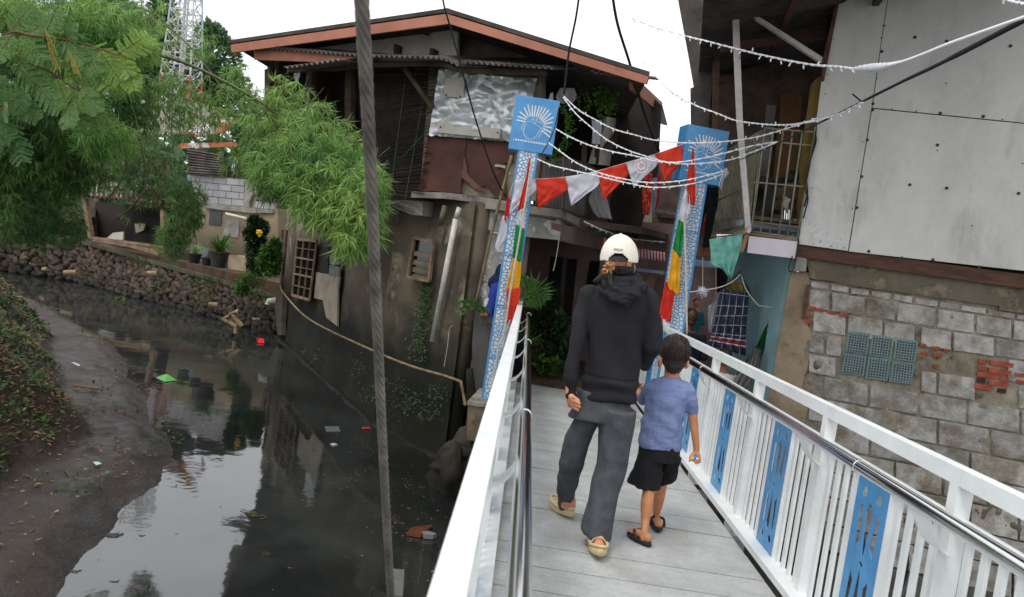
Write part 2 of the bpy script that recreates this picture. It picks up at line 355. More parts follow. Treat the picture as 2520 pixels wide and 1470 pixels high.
# ------------------------------------------------------------------ mud bank
shore = [(-700, 640), (-60, 665), (10, 695), (45, 735), (110, 765), (200, 815), (258, 862), (283, 930), (312, 985), (330, 1040), (372, 1083), (374, 1105), (345, 1150), (342, 1180), (318, 1212), (250, 1240), (200, 1290), (150, 1330), (110, 1385), (60, 1470), (20, 1600), (-80, 1900), (-200, 2600)]
SP = [gz(*q).xy for q in shore]
def sd_shore(p):
    best = 1e9; sg = 1
    for i in range(len(SP)-1):
        a, c = SP[i], SP[i+1]; ab = c-a; t = max(0, min(1, (p-a).dot(ab)/ab.length_squared)); q = a+ab*t; d = (p-q).length
        if d < best: best = d; sg = 1 if (ab.x*(p.y-a.y)-ab.y*(p.x-a.x)) < 0 else -1
    return best*sg
def mudh(x, y):
    d = sd_shore(V((x, y)).xy)
    nz = noise.fractal(V((x*1.1, y*1.1, 0)), .9, 2, 6)
    e = d+nz*.1+.2
    h = min(1, max(-1, e*3))*.13+max(0, e)*.06
    f2 = noise.fractal(V((x*6, y*6, 3)), 1, 2, 4); h += f2*.03*min(1, max(0, e*2.5))
    k = max(0, d-.72-.25*noise.noise(V((x*.8, y*.8, 5)))); h += min(k*.95, 1.1)+.07*noise.fractal(V((x*2.3, y*2.3, 9)), .8, 2, 5)*min(1, k*3)
    return WZ+h, k, d
mb = MB(); nx, ny = 230, 240; x0, x1, y0, y1 = -11.5, .3, 2.0, 17.0; vs = []; vals = []
m_mud, nt, b, out = nodes('wet_mud'); n = N(nt); pos = n('ShaderNodeNewGeometry').outputs['Position']
ca = n.ramp(n.noise(pos, 1.1, 8, .7), (.4, .62), (lin((44, 42, 40)), lin((60, 49, 41))))
ca = n.mix(n.ramp(n.noise(pos, 9, 8, .7), (.5, .7), ((0, 0, 0, 1), (.7, .7, .7, 1))), ca, lin((44, 40, 37)))
sx = n('ShaderNodeSeparateXYZ'); nt.links.new(pos, sx.inputs[0])
hi = n('ShaderNodeMapRange', {'Value': n.math('ADD', sx.outputs[2], n.math('MULTIPLY', n.noise(pos, 3, 6), .2)), 'From Min': WZ+.16, 'From Max': WZ+.36})
ca = n.mix(hi.outputs[0], ca, n.ramp(n.noise(pos, 14, 6, .7), (.4, .6), (lin((62, 47, 35)), lin((42, 33, 27)))))
nt.links.new(ca, b.inputs['Base Color'])
rg = n.ramp(n.noise(pos, 2.2, 6, .7), (.36, .62), ((.1, .1, .1, 1), (.5, .5, .5, 1))); nt.links.new(n.math('ADD', rg, n.math('MULTIPLY', hi.outputs[0], .4)), b.inputs['Roughness'])
bn = n('ShaderNodeBump', {'Strength': .8, 'Distance': .03, 'Height': n.math('ADD', n.noise(pos, 7, 9, .68), n.math('MULTIPLY', n.noise(pos, 45, 4), .2))}); nt.links.new(bn.outputs[0], b.inputs['Normal'])
hg = {}
for j in range(ny+1):
    for i in range(nx+1):
        x = x0+(x1-x0)*i/nx; y = y0+(y1-y0)*j/ny; z, k, d = mudh(x, y); vs.append((x, y, z)); hg[i, j] = (z, k, d)
mb.add(vs, [(j*(nx+1)+i, j*(nx+1)+i+1, (j+1)*(nx+1)+i+1, (j+1)*(nx+1)+i) for j in range(ny) for i in range(nx) if min(hg[i+a, j+c][2] for a in (0, 1) for c in (0, 1)) > -.7])
mb.build('mud_bank', m_mud, smooth=True, kind='structure', recalc=False)
# creeping plants and dry leaves on the bank
rnd = random.Random(3)
def leafquad(mb, p, d, nrm, L, Wd):
    s = d.cross(nrm).normalized()*Wd*.5
    mb.add([p, p+d*L*.45+s+nrm*L*.04, p+d*L, p+d*L*.45-s+nrm*L*.04], [(0, 1, 2, 3)])
ga = MB(); gb = MB()
cnt = 0
while cnt < 40000:
    x = rnd.uniform(-9.5, -3.2); y = rnd.uniform(6.5, 16.8); z, k, d = mudh(x, y)
    dens = min(1, max(0, k*4-.05+.5*noise.noise(V((x*1.5, y*1.5, 0)))))
    if rnd.random() > dens: 
        cnt += .25; continue
    cnt += 1; g = noise.noise(V((x*1.3+7, y*1.3, 2)))+.35*rnd.uniform(-1, 1) > .1
    dd = V((rnd.uniform(-1, 1), rnd.uniform(-1, 1), rnd.uniform(-.2, .7) if g else rnd.uniform(-.35, .25))).normalized()
    up = V((rnd.uniform(-.5, .5), rnd.uniform(-.5, .5), 1)).normalized()
    leafquad(ga if g else gb, V((x, y, z+rnd.uniform(.01, .06))), dd, up, rnd.uniform(.04, .1), rnd.uniform(.025, .05) if g else rnd.uniform(.01, .026))
ga.build('ground_cover', M('bank_leaf', (78, 104, 48), (46, 68, 32), sc=3, rough=.6, isl=.4, transl=.25), kind='stuff', label='low green creeping plants on the left river bank', cat='ground cover', recalc=False)
for q in range(2200):
    x = rnd.uniform(-5.6, -.9); y = rnd.uniform(4.5, 12); z, k, d = mudh(x, y)
    if d < .03 or rnd.random() < .3: continue
    dd = V((rnd.uniform(-1, 1), rnd.uniform(-1, 1), .1)).normalized()
    leafquad(gb, V((x, y, z+.012)), dd, V((rnd.uniform(-.3, .3), rnd.uniform(-.3, .3), 1)).normalized(), rnd.uniform(.02, .09), rnd.uniform(.008, .03))
gb.build('dry_leaves', m_dry, kind='stuff', label='dry brown leaves and twigs scattered over the mud bank', cat='leaf litter', recalc=False)
mb = MB()
for q in range(20):
    p = gz(220+rnd.gauss(0, 80), 1350+rnd.gauss(0, 60)); s_ = rnd.uniform(.4, 1)**2; mb.crag(p+V((0, 0, -.006)), (.075*s_*rnd.uniform(.5, 1.5), .035*s_, .026*s_), q); mb.crag(p+V((.04*s_, .02, -.006)), (.03*s_, .045*s_, .02*s_), q+40)
mb.build('mud_clods', m_mud, kind='stuff', label='small clods of mud sticking out of the shallows', cat='mud', smooth=True)
# floating leaf scraps
mb = MB()
for q in range(230):
    c = rnd.choice([(1010, 1190, 70, 90), (560, 1180, 400, 240), (450, 800, 300, 80), (1000, 1260, 60, 60), (860, 1080, 90, 60)])
    p = gz(c[0]+rnd.gauss(0, c[2]), c[1]+rnd.gauss(0, c[3])) ; p.z = WZ+.004
    if sd_shore(p.xy) > -.3 or p.y < 3: continue
    a = rnd.uniform(0, 6.28); leafquad(mb, p, V((cos(a), sin(a), 0)), V((0, 0, 1)), rnd.uniform(.012, .055), rnd.uniform(.006, .02))
mb.build('floating_scraps', m_dry, kind='stuff', label='small leaves and scraps floating on the dark water', cat='litter', recalc=False)
# ------------------------------------------------------------------ bridge
m_deck, nt, b, out = nodes('chequer_plate'); n = N(nt)
uv = n('ShaderNodeTexCoord').outputs['UV']; s = n('ShaderNodeSeparateXYZ'); nt.links.new(uv, s.inputs[0])
X = n.math('MULTIPLY', s.outputs[0], 30.0); Y = n.math('MULTIPLY', s.outputs[1], 30.0)
par = n.math('MODULO', n.math('ADD', n.math('FLOOR', X), n.math('FLOOR', Y)), 2.0)
fx = n.math('SUBTRACT', n.math('FRACT', X), .5); fy = n.math('SUBTRACT', n.math('FRACT', Y), .5)
a = n.math('MULTIPLY', n.math('ADD', fx, fy), .707); c = n.math('MULTIPLY', n.math('SUBTRACT', fx, fy), .707)
sw = par; A = n.math('ADD', n.math('MULTIPLY', a, sw), n.math('MULTIPLY', c, n.math('SUBTRACT', 1.0, sw))); C2 = n.math('ADD', n.math('MULTIPLY', c, sw), n.math('MULTIPLY', a, n.math('SUBTRACT', 1.0, sw)))
e = n.math('ADD', n.math('POWER', n.math('ABSOLUTE', n.math('DIVIDE', A, .5)), 2.0), n.math('POWER', n.math('ABSOLUTE', n.math('DIVIDE', C2, .17)), 2.0))
hgt = n.math('MINIMUM', n.math('MAXIMUM', n.math('SUBTRACT', 1.15, e), 0.0), .6)
g1 = n.noise(uv, 3.2, 9, .7); g2 = n.noise(uv, 26, 6, .7)
cc = n.ramp(g1, (.36, .66), (lin((158, 159, 156)), lin((188, 190, 188))))
cc = n.mix(n.ramp(g2, (.5, .75), ((0, 0, 0, 1), (.55, .55, .55, 1))), cc, lin((150, 144, 134)))
cc = n.mix(n.math('MULTIPLY', hgt, .25), cc, lin((214, 214, 212)))
cc = n.mix(n.ramp(n.noise(uv, 1.3, 8, .75), (.56, .68), ((0, 0, 0, 1), (.5, .5, .5, 1))), cc, lin((150, 140, 124)))
cc = n.mix(n.ramp(n.noise(uv, 7, 9, .8), (.66, .7), ((0, 0, 0, 1), (.7, .7, .7, 1))), cc, lin((128, 108, 90)))
nt.links.new(cc, b.inputs['Base Color']); b.inputs['Roughness'].default_value = .5
bn = n('ShaderNodeBump', {'Strength': 1.0, 'Distance': .005, 'Height': n.math('ADD', hgt, n.math('MULTIPLY', g2, .25))}); nt.links.new(bn.outputs[0], b.inputs['Normal'])
bridge = T('footbridge', 'white steel footbridge with chequer plate deck and blue pierced panels', 'footbridge', bp(.75, 4, -.2))
d = -2.0; seams = [.29, .27, .3, .55]; k = 0; mb = MB(); uvs = []; xs = []
while d < 9.6:
    L = .285 if k % 4 else .36; z = rnd.uniform(-.0015, .0015); g = .008 if k % 3 else .014
    q = [(0, d), (1.44, d), (1.44, d+L-g), (0, d+L-g)]
    mb.prism([bp(a, c, z) for a, c in q], [bp(a, c, z-.03) for a, c in q]); d += L; k += 1
    xs.append(q)
o = mb.build('deck_plates', m_deck, bridge)
uvl = o.data.uv_layers.new(name='UVMap'); cen = WL[o]
for lp in o.data.loops:
    p = o.data.vertices[lp.vertex_index].co+cen-CAM; uvl.data[lp.index].uv = (p.dot(BR)+3, p.dot(BF)+5)
mb = MB()
for l in (.08, 1.36):
    mb.prism([bp(l-.05, -2, -.035), bp(l+.05, -2, -.035), bp(l+.05, 9.6, -.035), bp(l-.05, 9.6, -.035)], [bp(l-.05, -2, -.3), bp(l+.05, -2, -.3), bp(l+.05, 9.6, -.3), bp(l-.05, 9.6, -.3)])
for i in range(10):
    mb.prism([bp(-.1, i-1.2, -.036), bp(1.54, i-1.2, -.036), bp(1.54, i-1.12, -.036), bp(-.1, i-1.12, -.036)], [bp(-.1, i-1.2, -.14), bp(1.54, i-1.2, -.14), bp(1.54, i-1.12, -.14), bp(-.1, i-1.12, -.14)])
mb.build('girder', M('girder_paint', (150, 152, 150), (110, 108, 104), rough=.6, dirt=.5), bridge)
def bbox(mb, l0, l1, d0, d1, z0, z1):
    return mb.box(bp((l0+l1)/2, (d0+d1)/2, (z0+z1)/2), BR*(l1-l0)/2, BF*(d1-d0)/2, BN*(z1-z0)/2)
PAN = [((.5, .06), .03)]
def hole_ell(cx, cy, rx, ry, n_=14): return [(cx+rx*cos(2*pi*i/n_), cy+ry*sin(2*pi*i/n_)) for i in range(n_)]
def panel_holes():
    H = []
    for s in (1, -1):                              # mirrored about the middle
        y = lambda v: .5+s*(v-.5)
        H += [hole_ell(.27, y(.9), .085, .03), hole_ell(.73, y(.9), .085, .03)]
        H.append([(.17, y(.8)), (.27, y(.83)), (.33, y(.62)), (.2, y(.56))][::1])
        H.append([(.5, y(.86)), (.6, y(.8)), (.53, y(.56)), (.5, y(.53)), (.47, y(.56)), (.4, y(.8))])
        H.append([(.73, y(.83)), (.83, y(.8)), (.8, y(.56)), (.67, y(.62))])
    H.append([(.5, .53-.012), (.57, .5), (.5, .47+.012), (.43, .5)])
    return H
def add_panel(mb, l, d0, d1, z0, z1, t=.004):
    loops = [[(0, 0), (1, 0), (1, 1), (0, 1)]]+panel_holes()
    tri = geometry.tessellate_polygon([[V((x, y, 0)) for x, y in lp] for lp in loops]); flat = [p for lp in loops for p in lp]
    P = lambda x, y, l_: bp(l_, d0+(d1-d0)*x, z0+(z1-z0)*y)
    nv = len(flat); vs = [P(x, y, l-t/2) for x, y in flat]+[P(x, y, l+t/2) for x, y in flat]
    fs = [tuple(q) for q in tri]+[tuple(nv+i for i in reversed(q)) for q in tri]; b0 = 0
    for lp in loops:
        m_ = len(lp); fs += [(b0+i, b0+(i+1) % m_, nv+b0+(i+1) % m_, nv+b0+i) for i in range(m_)]; b0 += m_
    mb.add(vs, fs)
posts = [.33-1.17*2+1.17*i for i in range(11)]
for side, lr in ((-1, -.045), (1, 1.54)):
    s = -side                                       # towards the deck
    mb = MB(); 
    for i in range(5): bbox(mb, lr-.026, lr+.026, posts[2*i]-.03, posts[2*i+2]-.032, .925, .983)
    rl = mb.build('railing', m_white, bridge)
    for z, e_ in ((.045, .068), (.80, .0)):
        mb = MB(); bbox(mb, lr-.02-(e_ if s < 0 else 0), lr+.02+(e_ if s > 0 else 0), -2, 9.35, z-.018, z+.018); mb.build('rail_bar', m_white, rl)
    for i, pd in enumerate(posts):
        mb = MB(); bbox(mb, lr-.027, lr+.027, pd-.027, pd+.027, -.06, .9248); bbox(mb, lr-.075 if s < 0 else lr-.028, lr+.028 if s < 0 else lr+.075, pd-.02, pd+.02, -.07, .01); mb.build('post', m_white, rl)
        # curved strap bracket between post and handrail
        mb = MB(); cv = [(lr+s*(.026+.089*k/12), .70+.112*(k/12)**2.2) for k in range(13)]
        ol_ = cv+[(l, z-.006) for l, z in cv[::-1]]; mb.prism([bp(l, pd-.062, z) for l, z in ol_], [bp(l, pd+.062, z) for l, z in ol_]); mb.build('bracket', m_white, rl, smooth=False)
    for i in range(10):
        a, c = posts[i]+.027, posts[i+1]-.027; mid = (a+c)/2
        for sg in (-1, 1):
            for k in range(4):
                d = mid+sg*(.205+k*.092); w = .0165
                mb = MB(); bbox(mb, lr-.007, lr+.007, d-w, d+w, .0632, .7818); mb.build('baluster', m_white, rl)
            mb = MB(); dd = mid+sg*.151; bbox(mb, lr-.014, lr+.014, dd-.004, dd+.004, .0632, .7818); mb.build('panel_frame', m_white, rl)
        mb = MB(); add_panel(mb, lr+s*.012, mid-.145, mid+.145, .064, .781); mb.build('pierced_panel', m_blue, rl, label='blue panel pierced with ovals and long darts')
    lh = lr+s*.115; zc = .835
    for i, (a, c) in enumerate(((-2, 3.2), (3.2, 6.1), (6.1, 9.3))):
        mb = MB(); mb.tube([bp(lh, a+.004, zc), bp(lh, c-.004, zc)], .0255, 28); mb.build('handrail', m_chrome, rl, smooth=True)
        mb = MB(); mb.tube([bp(lh, c-.012, zc), bp(lh, c+.012, zc)], .0285, 28); mb.build('handrail_collar', m_chrome, rl, smooth=True)
for o in bpy.data.objects:
    if o.name.startswith('handrail'):
        mo = o.modifiers.new('e', 'EDGE_SPLIT'); mo.split_angle = radians(40)
# bolts and plate under the left gate post / footing
ft = T('concrete_footing', 'cracked concrete footing block under the left blue gate post', 'footing', at(1195, 1080, 8.4))
mb = MB(); q = [(1152, 995), (1250, 1008), (1232, 1100), (1148, 1082)]; wf = W2(1150, 1030, 8.25, 1250, 1030, 8.2); mb.wp(q, wf, .75)
mb.build('concrete_block', m_plaster, ft)
mb = MB(); mb.wp([(1150, 988), (1252, 1000), (1250, 1010), (1150, 997)], wf, .8, .02); mb.build('top_slab', m_conc, ft)
mb = MB()
for q in range(40):
    p = at(rnd.uniform(1100, 1210), rnd.uniform(1100, 1250), rnd.uniform(8.2, 8.8)); 
    if p.z < WZ-.3: p.z = WZ
    mb.crag(p, (rnd.uniform(.1, .24), rnd.uniform(.12, .24), rnd.uniform(.1, .24)), 50+q)
mb.crag(at(1150, 1200, 8.6), (.42, .4, .62), 5)
mb.build('rock_base', M('dark_rock', (74, 66, 56), (48, 43, 37), sc=4, rough=.9, bump=1, bsc=9, moss=((34, 32, 24), -1.2, -.5)), ft, smooth=True)
# ------------------------------------------------------------------ gate posts
def gate_post(L, D, yaw, z0, z1, zs0, zs1, label, seed):
    R = Matrix.Rotation(yaw, 3, BN); ax = R @ BR; ay = R @ BF
    base = bp(L, D, z0)
    P = lambda l, d, z: bp(L, D, z)+ax*l+ay*d
    root = T('gate_post', label, 'gate post', base, 'blue posts of the bridge gateway')
    hw = .1
    mb = MB(); mb.box(P(0, 0, (z0+z1)/2), ax*(hw-.002), ay*(hw-.002), BN*((z1-z0)/2)); mb.build('post_box', m_blue, root)
    H = z1-z0; rn = random.Random(seed); U = hw-.014
    def clip(poly, a, n_):
        out = []
        for i in range(len(poly)):
            p, q = poly[i], poly[(i+1) % len(poly)]; dp, dq = (p-a).dot(n_), (q-a).dot(n_)
            if dp <= 0: out.append(p)
            if dp*dq < 0: out.append(p.lerp(q, dp/(dp-dq)))
        return out
    for face in (0, 1, 2):
        sites = []; v = .06; k = 0; mb = MB()
        while v < H+.1:
            sg = 1 if k % 2 == 0 else -1; cx_ = -sg*U
            for rad, m_ in ((.03, 4), (.075, 10), (.125, 9), (.17, 9)):
                for j in range(m_):
                    an = radians(-84+168*(j+.5)/m_); sites.append(Vector((cx_+sg*rad*cos(an)+rn.uniform(-.004, .004), v+rad*sin(an)*1.05+rn.uniform(-.004, .004))))
            v += .215; k += 1
        sites = [q for q in sites if -U < q.x < U and 0 < q.y < H]
        keep = []
        for q in sites:
            if all((q-o_).length > .021 for o_ in keep): keep.append(q)
        for q in keep:
            poly = [Vector((-U, 0)), Vector((U, 0)), Vector((U, H)), Vector((-U, H))]
            for o_ in keep:
                dd_ = o_-q; L_ = dd_.length
                if 0 < L_ < .13: poly = clip(poly, q+dd_*(.5-.0052/L_), dd_)
                if len(poly) < 3: break
            if len(poly) < 3: continue
            c_ = sum(poly, Vector((0, 0)))/len(poly)
            f_ = (lambda u, w_, o: P(u, -hw-o, z0+w_)) if face == 0 else ((lambda u, w_, o: P(-hw-o, u, z0+w_)) if face == 1 else (lambda u, w_, o: P(hw+o, u, z0+w_)))
            mb.prism([f_(p.x, p.y, .0005) for p in poly], [f_(p.x, p.y, -.003) for p in poly])
        mb.build('pierced_cells', m_panelwhite, root)
    mb = MB()
    for sx_ in (-1, 1):
        for sy in (-1, 1): mb.box(P(sx_*(hw-.004), sy*(hw-.004), (z0+z1)/2), ax*.011, ay*.011, BN*((z1-z0)/2))
    for q in range(1, 5):
        for dv in (-.012, .012): mb.box(P(0, 0, z0+(z1-z0)*q/5+dv), ax*(hw+.0045), ay*(hw+.0045), BN*.004)
    mb.build('corner_angle', m_blue, root)
    mb = MB(); mb.box(P(0, 0, z0-.012), ax*.17, ay*.17, BN*.012)
    mb.build('base_plate', m_conc, root)
    for sx_ in (-1, 1):
        for sy in (-1, 1):
            mb = MB(); c = P(sx_*.14, sy*.14, z0); mb.tube([c-BN*.03, c+BN*.05], .009, 8); mb.tube([c, c+BN*.022], .018, 6); mb.build('bolt', M('rusty_bolt', (110, 66, 44), rough=.8) if 'rusty_bolt' not in bpy.data.materials else bpy.data.materials['rusty_bolt'], root)
    # sign box with its emblem
    sw, sh_ = .235, (zs1-zs0)/2; zc = (zs0+zs1)/2; dd = .115
    mb = MB(); mb.box(P(.02, 0, zc), ax*sw, ay*dd, BN*sh_); sb = mb.build('sign_box', m_blue, root)
    bev = sb.modifiers.new('b', 'BEVEL'); bev.width = .003; bev.segments = 2
    # emblem drawn from the photograph's coordinates
    def SP_(x, y, o=.0025):
        o0, ex, ey = V((250, 225)), V((915, 125)), V((-160, 1070)); M2 = Matrix(((ex.x, ey.x), (ex.y, ey.y))).inverted(); q = M2 @ (V((x, y))-o0)
        return P(.02-sw+2*sw*q[0], -dd-o, zs1-2*sh_*q[1])
    mb = MB()
    def poly2(pts): mb.prism([SP_(*p) for p in pts], [SP_(p[0], p[1], -.004) for p in pts])
    def stroke(a, c, w):
        d = V((c[0]-a[0], c[1]-a[1])); nn = V((-d.y, d.x)).normalized()*w/2
        poly2([(a[0]+nn.x, a[1]+nn.y), (c[0]+nn.x, c[1]+nn.y), (c[0]-nn.x, c[1]-nn.y), (a[0]-nn.x, a[1]-nn.y)])
    for a_ in ((262, 728, 455, 765), (290, 655, 462, 720), (325, 562, 478, 680), (420, 480, 508, 655), (495, 418, 550, 650), (588, 432, 588, 655), (662, 440, 622, 660), (736, 450, 668, 655), (798, 465, 706, 665), (862, 488, 745, 695), (930, 525, 768, 728), (978, 592, 795, 752), (1028, 672, 820, 778), (1018, 768, 832, 812), (1000, 885, 832, 852), (982, 978, 815, 893), (958, 1068, 785, 930)): stroke(a_[:2], a_[2:], 27)
    def pl(pts, w, close=False):
        pts = pts+[pts[0]] if close else pts
        for i in range(len(pts)-1): stroke(pts[i], pts[i+1], w)
    pl([(470, 790), (432, 870), (410, 960), (425, 1030), (470, 1085), (540, 1110), (610, 1105), (670, 1055), (715, 980), (755, 925)], 9)
    pl([(440, 790), (390, 810), (365, 870), (380, 930), (408, 940)], 7); pl([(420, 820), (395, 870), (410, 905)], 6)
    pl([(765, 930), (782, 985), (760, 1050), (715, 1078), (680, 1070)], 7); pl([(750, 960), (752, 1010), (725, 1040)], 6)
    pl([(478, 700), (520, 668), (600, 672), (700, 672), (770, 740), (820, 820), (812, 880), (780, 900)], 7)
    pl([(480, 765), (550, 745), (620, 800), (690, 830), (750, 870), (765, 900)], 7)
    pl([(690, 690), (640, 805), (690, 760), (690, 690)], 7); pl([(555, 700), (600, 740), (640, 720)], 6); pl([(700, 770), (740, 760), (770, 800)], 6)
    for q in ((608, 710), (730, 768), (490, 762), (765, 892)): poly2(hole_ell(q[0], q[1], 12, 12, 8))
    for i in range(13):
        t = i/12.5; poly2(hole_ell(252+t*665, 1118+t*100, 21, 21, 12))
    poly2([(202, 1098), (216, 1100), (214, 1130), (200, 1128)]); poly2([(938, 1205), (952, 1207), (950, 1236), (936, 1234)])
    mb.build('emblem', m_panelwhite, sb)
    return root, P
GL, PL = gate_post(-.2, 8.6, radians(0), -.17, 2.6, 2.6, 3.17, 'left blue lattice gate post, sign box on top, rising beside the left handrail', 1)
GR, PR = gate_post(1.6, 8.6, radians(12), -.17, 2.56, 2.54, 3.12, 'right blue lattice gate post with sign box on top and its side face showing', 2)
# ------------------------------------------------------------------ helpers for sheets and cloth
def corr(mb, a, b, c, d, n, amp, t=.006, m=8, along='u'):
    """corrugated sheet: a-b is the wavy edge, d-c the opposite one"""
    a, b, c, d = map(V, (a, b, c, d)); nr = (b-a).cross(d-a).normalized(); U = n*m
    rows = []
    for o in (0, -t):
        for k in (0, 1):
            p, q = (a, b) if k == 0 else (d, c)
            rows.append([p+(q-p)*(i/U)+nr*(amp*sin(2*pi*i/m)+o) for i in range(U+1)])
    vs = [p for r in rows for p in r]; W_ = U+1
    fs = [(i, i+1, W_+i+1, W_+i) for i in range(U)]+[(2*W_+i+1, 2*W_+i, 3*W_+i, 3*W_+i+1) for i in range(U)]
    fs += [(i, 2*W_+i, 2*W_+i+1, i+1) for i in range(U)]+[(W_+i, W_+i+1, 3*W_+i+1, 3*W_+i) for i in range(U)]
    fs += [(0, W_, 3*W_, 2*W_), (U, 2*W_+U, 3*W_+U, W_+U)]
    return mb.add(vs, fs)
def cloth(mb, rows, amp=.02, folds=3, nv=6, nu=14, t=.002, nrm=None, ph=0, crump=.0, edge=0):
    """rows: list of (left point, right point) from top to bottom"""
    R = []
    L_ = arcpts([r[0] for r in rows], nv) if len(rows) > 2 else [rows[0][0].lerp(rows[1][0], i/nv) for i in range(nv+1)]
    R_ = arcpts([r[1] for r in rows], nv) if len(rows) > 2 else [rows[0][1].lerp(rows[1][1], i/nv) for i in range(nv+1)]
    nrm = nrm or (CAM-rows[0][0]).normalized(); m = len(L_); F_ = []
    for j in range(m):
        for i in range(nu+1):
            u = i/nu; p = L_[j].lerp(R_[j], u); s_ = .5+.5*j/m
            o = amp*s_*(sin(2*pi*folds*u+ph+1.3*sin(j*.4))+.4*sin(2*pi*folds*2.3*u+ph*2+j*.35))
            if crump: o += crump*noise.fractal(p*9+V((ph, 0, 0)), 1, 2, 3)
            F_.append(p+nrm*o)
    vs = F_+[p-nrm*t for p in F_]; k = nu+1; n_ = m*k
    fs = [(j*k+i, j*k+i+1, (j+1)*k+i+1, (j+1)*k+i) for j in range(m-1) for i in range(nu)]
    fs += [tuple(n_+q for q in reversed(f)) for f in fs]
    bd = [i for i in range(nu)]
    for i in range(nu): fs += [(i, n_+i, n_+i+1, i+1), ((m-1)*k+i, (m-1)*k+i+1, n_+(m-1)*k+i+1, n_+(m-1)*k+i)]
    for j in range(m-1): fs += [(j*k, (j+1)*k, n_+(j+1)*k, n_+j*k), (j*k+nu, n_+j*k+nu, n_+(j+1)*k+nu, (j+1)*k+nu)]
    return mb.add(vs, fs)
def ragged(pts, n=6, a=3, seed=1):
    r = random.Random(seed); out = []
    for i in range(len(pts)-1):
        for k in range(n):
            t = k/n; out.append((pts[i][0]*(1-t)+pts[i+1][0]*t+r.uniform(-a, a)*(k > 0), pts[i][1]*(1-t)+pts[i+1][1]*t+r.uniform(-a, a)*(k > 0)))
    return out+[pts[-1]]
# ================================================================== the big house across the river
H = T('house', 'two storey patched house with terracotta gable boards, standing in the black river', 'house', LW1.hit(1000, 900))
# lower river walls
top_z = 1.85
def strip(mb, pts, z0, z1, t, nrm_side=1, sub=14, jit=.0, seed=0):
    """thick wall along plan points, gridded so that its surface can be uneven"""
    for i in range(len(pts)-1):
        p, q = V(pts[i]), V(pts[i+1]); p.z = q.z = 0; d = (q-p).normalized(); n_ = V((d.y, -d.x, 0)); n_ = n_ if n_.dot(CAM-p) > 0 else -n_
        nu = sub; nv = sub; vs = []
        for j in range(nv+1):
            for k in range(nu+1):
                c = p.lerp(q, k/nu)+V((0, 0, z0+(z1-z0)*j/nv)); o = jit*noise.fractal(c*1.3, 1, 2, 5) if 0 < k < nu else 0
                vs.append(c+n_*o)
        fs = [(j*(nu+1)+k, j*(nu+1)+k+1, (j+1)*(nu+1)+k+1, (j+1)*(nu+1)+k) for j in range(nv) for k in range(nu)]
        mb.add(vs, fs); mb.prism([p+V((0, 0, z0))-n_*.06, q+V((0, 0, z0))-n_*.06, q+V((0, 0, z1))-n_*.06, p+V((0, 0, z1))-n_*.06], [p+V((0, 0, z0))-n_*t, q+V((0, 0, z0))-n_*t, q+V((0, 0, z1))-n_*t, p+V((0, 0, z1))-n_*t])
mb = MB(); strip(mb, [P0, P1], WZ-.5, top_z, .2, sub=60, jit=.05); strip(mb, [P1, P2], WZ-.5, top_z, .2, sub=60, jit=.05)
e1_ = FW.hit(1106, 800); strip(mb, [V((P0.x, P0.y, 0)), V((e1_.x, e1_.y, 0))], WZ-.5, top_z, .2, sub=20, jit=.03)
p2b = P2+V((3.2, 2.6, 0)); strip(mb, [P2, p2b], WZ-.5, top_z, .2, sub=8)
mb.build('river_wall', m_mud_wall, H, recalc=False, smooth=True)
# roots / footing bulge along the waterline
mb = MB(); 
for w_, a_, b_ in ((LW1, P0, P1), (LW2, P1, P2)):
    P = [a_.lerp(b_, i/14)+V((0, 0, -.02+.0*i))+w_.n*(.06+.05*noise.noise(V((i*.7, a_.x, 0)))) for i in range(15)]
    mb.tube([p-V((0, 0, .05)) for p in P], [.09+.05*noise.noise(V((i*.9, 2, a_.y))) for i in range(15)], 10)
mb.build('footing', M('slimy_footing', (24, 22, 17), (15, 14, 12), sc=4, rough=.7, bump=1, bsc=12, c3=(42, 50, 24), m3=.6), H, smooth=True)
# front ground floor: white peeling pilaster and fascia beam
mb = MB(); mb.wp(ragged(px('K', 1358, 268, 1330, 400, 1312, 560, 1300, 720, 1290, 850, 1280, 1010, 1275, 1150, 1300, 1290), 4, 1.6, 4)+px('K', 1400, 1290, 1420, 1180, 1440, 800, 1490, 560, 1560, 300), FW, .28)
mb.build('peeling_pilaster', m_peel, H)
mb = MB(); mb.wp(px('K', 1365, 165, 1545, 195, 1700, 215, 1825, 250) + px('C', 945, 915, 940, 1035, 780, 1020, 560, 985, 450, 955), FW, .3, .06)
mb.build('lintel_beam', m_peel, H)
mb = MB(); mb.wp(px('C', 885, 985, 900, 935, 925, 915, 945, 920, 945, 1005, 905, 1010), FW, .02, .068); mb.build('bare_patch', m_cream, H)
HS = W2(1388, 545, 9.4, 1600, 640, 13.4)
mb = MB(); mb.wp(px('T', 345, 35, 350, 200, 420, 235, 800, 318, 1150, 400, 1150, 240, 780, 130, 600, 80), HS, .12); mb.build('side_beam', m_dusk, H)
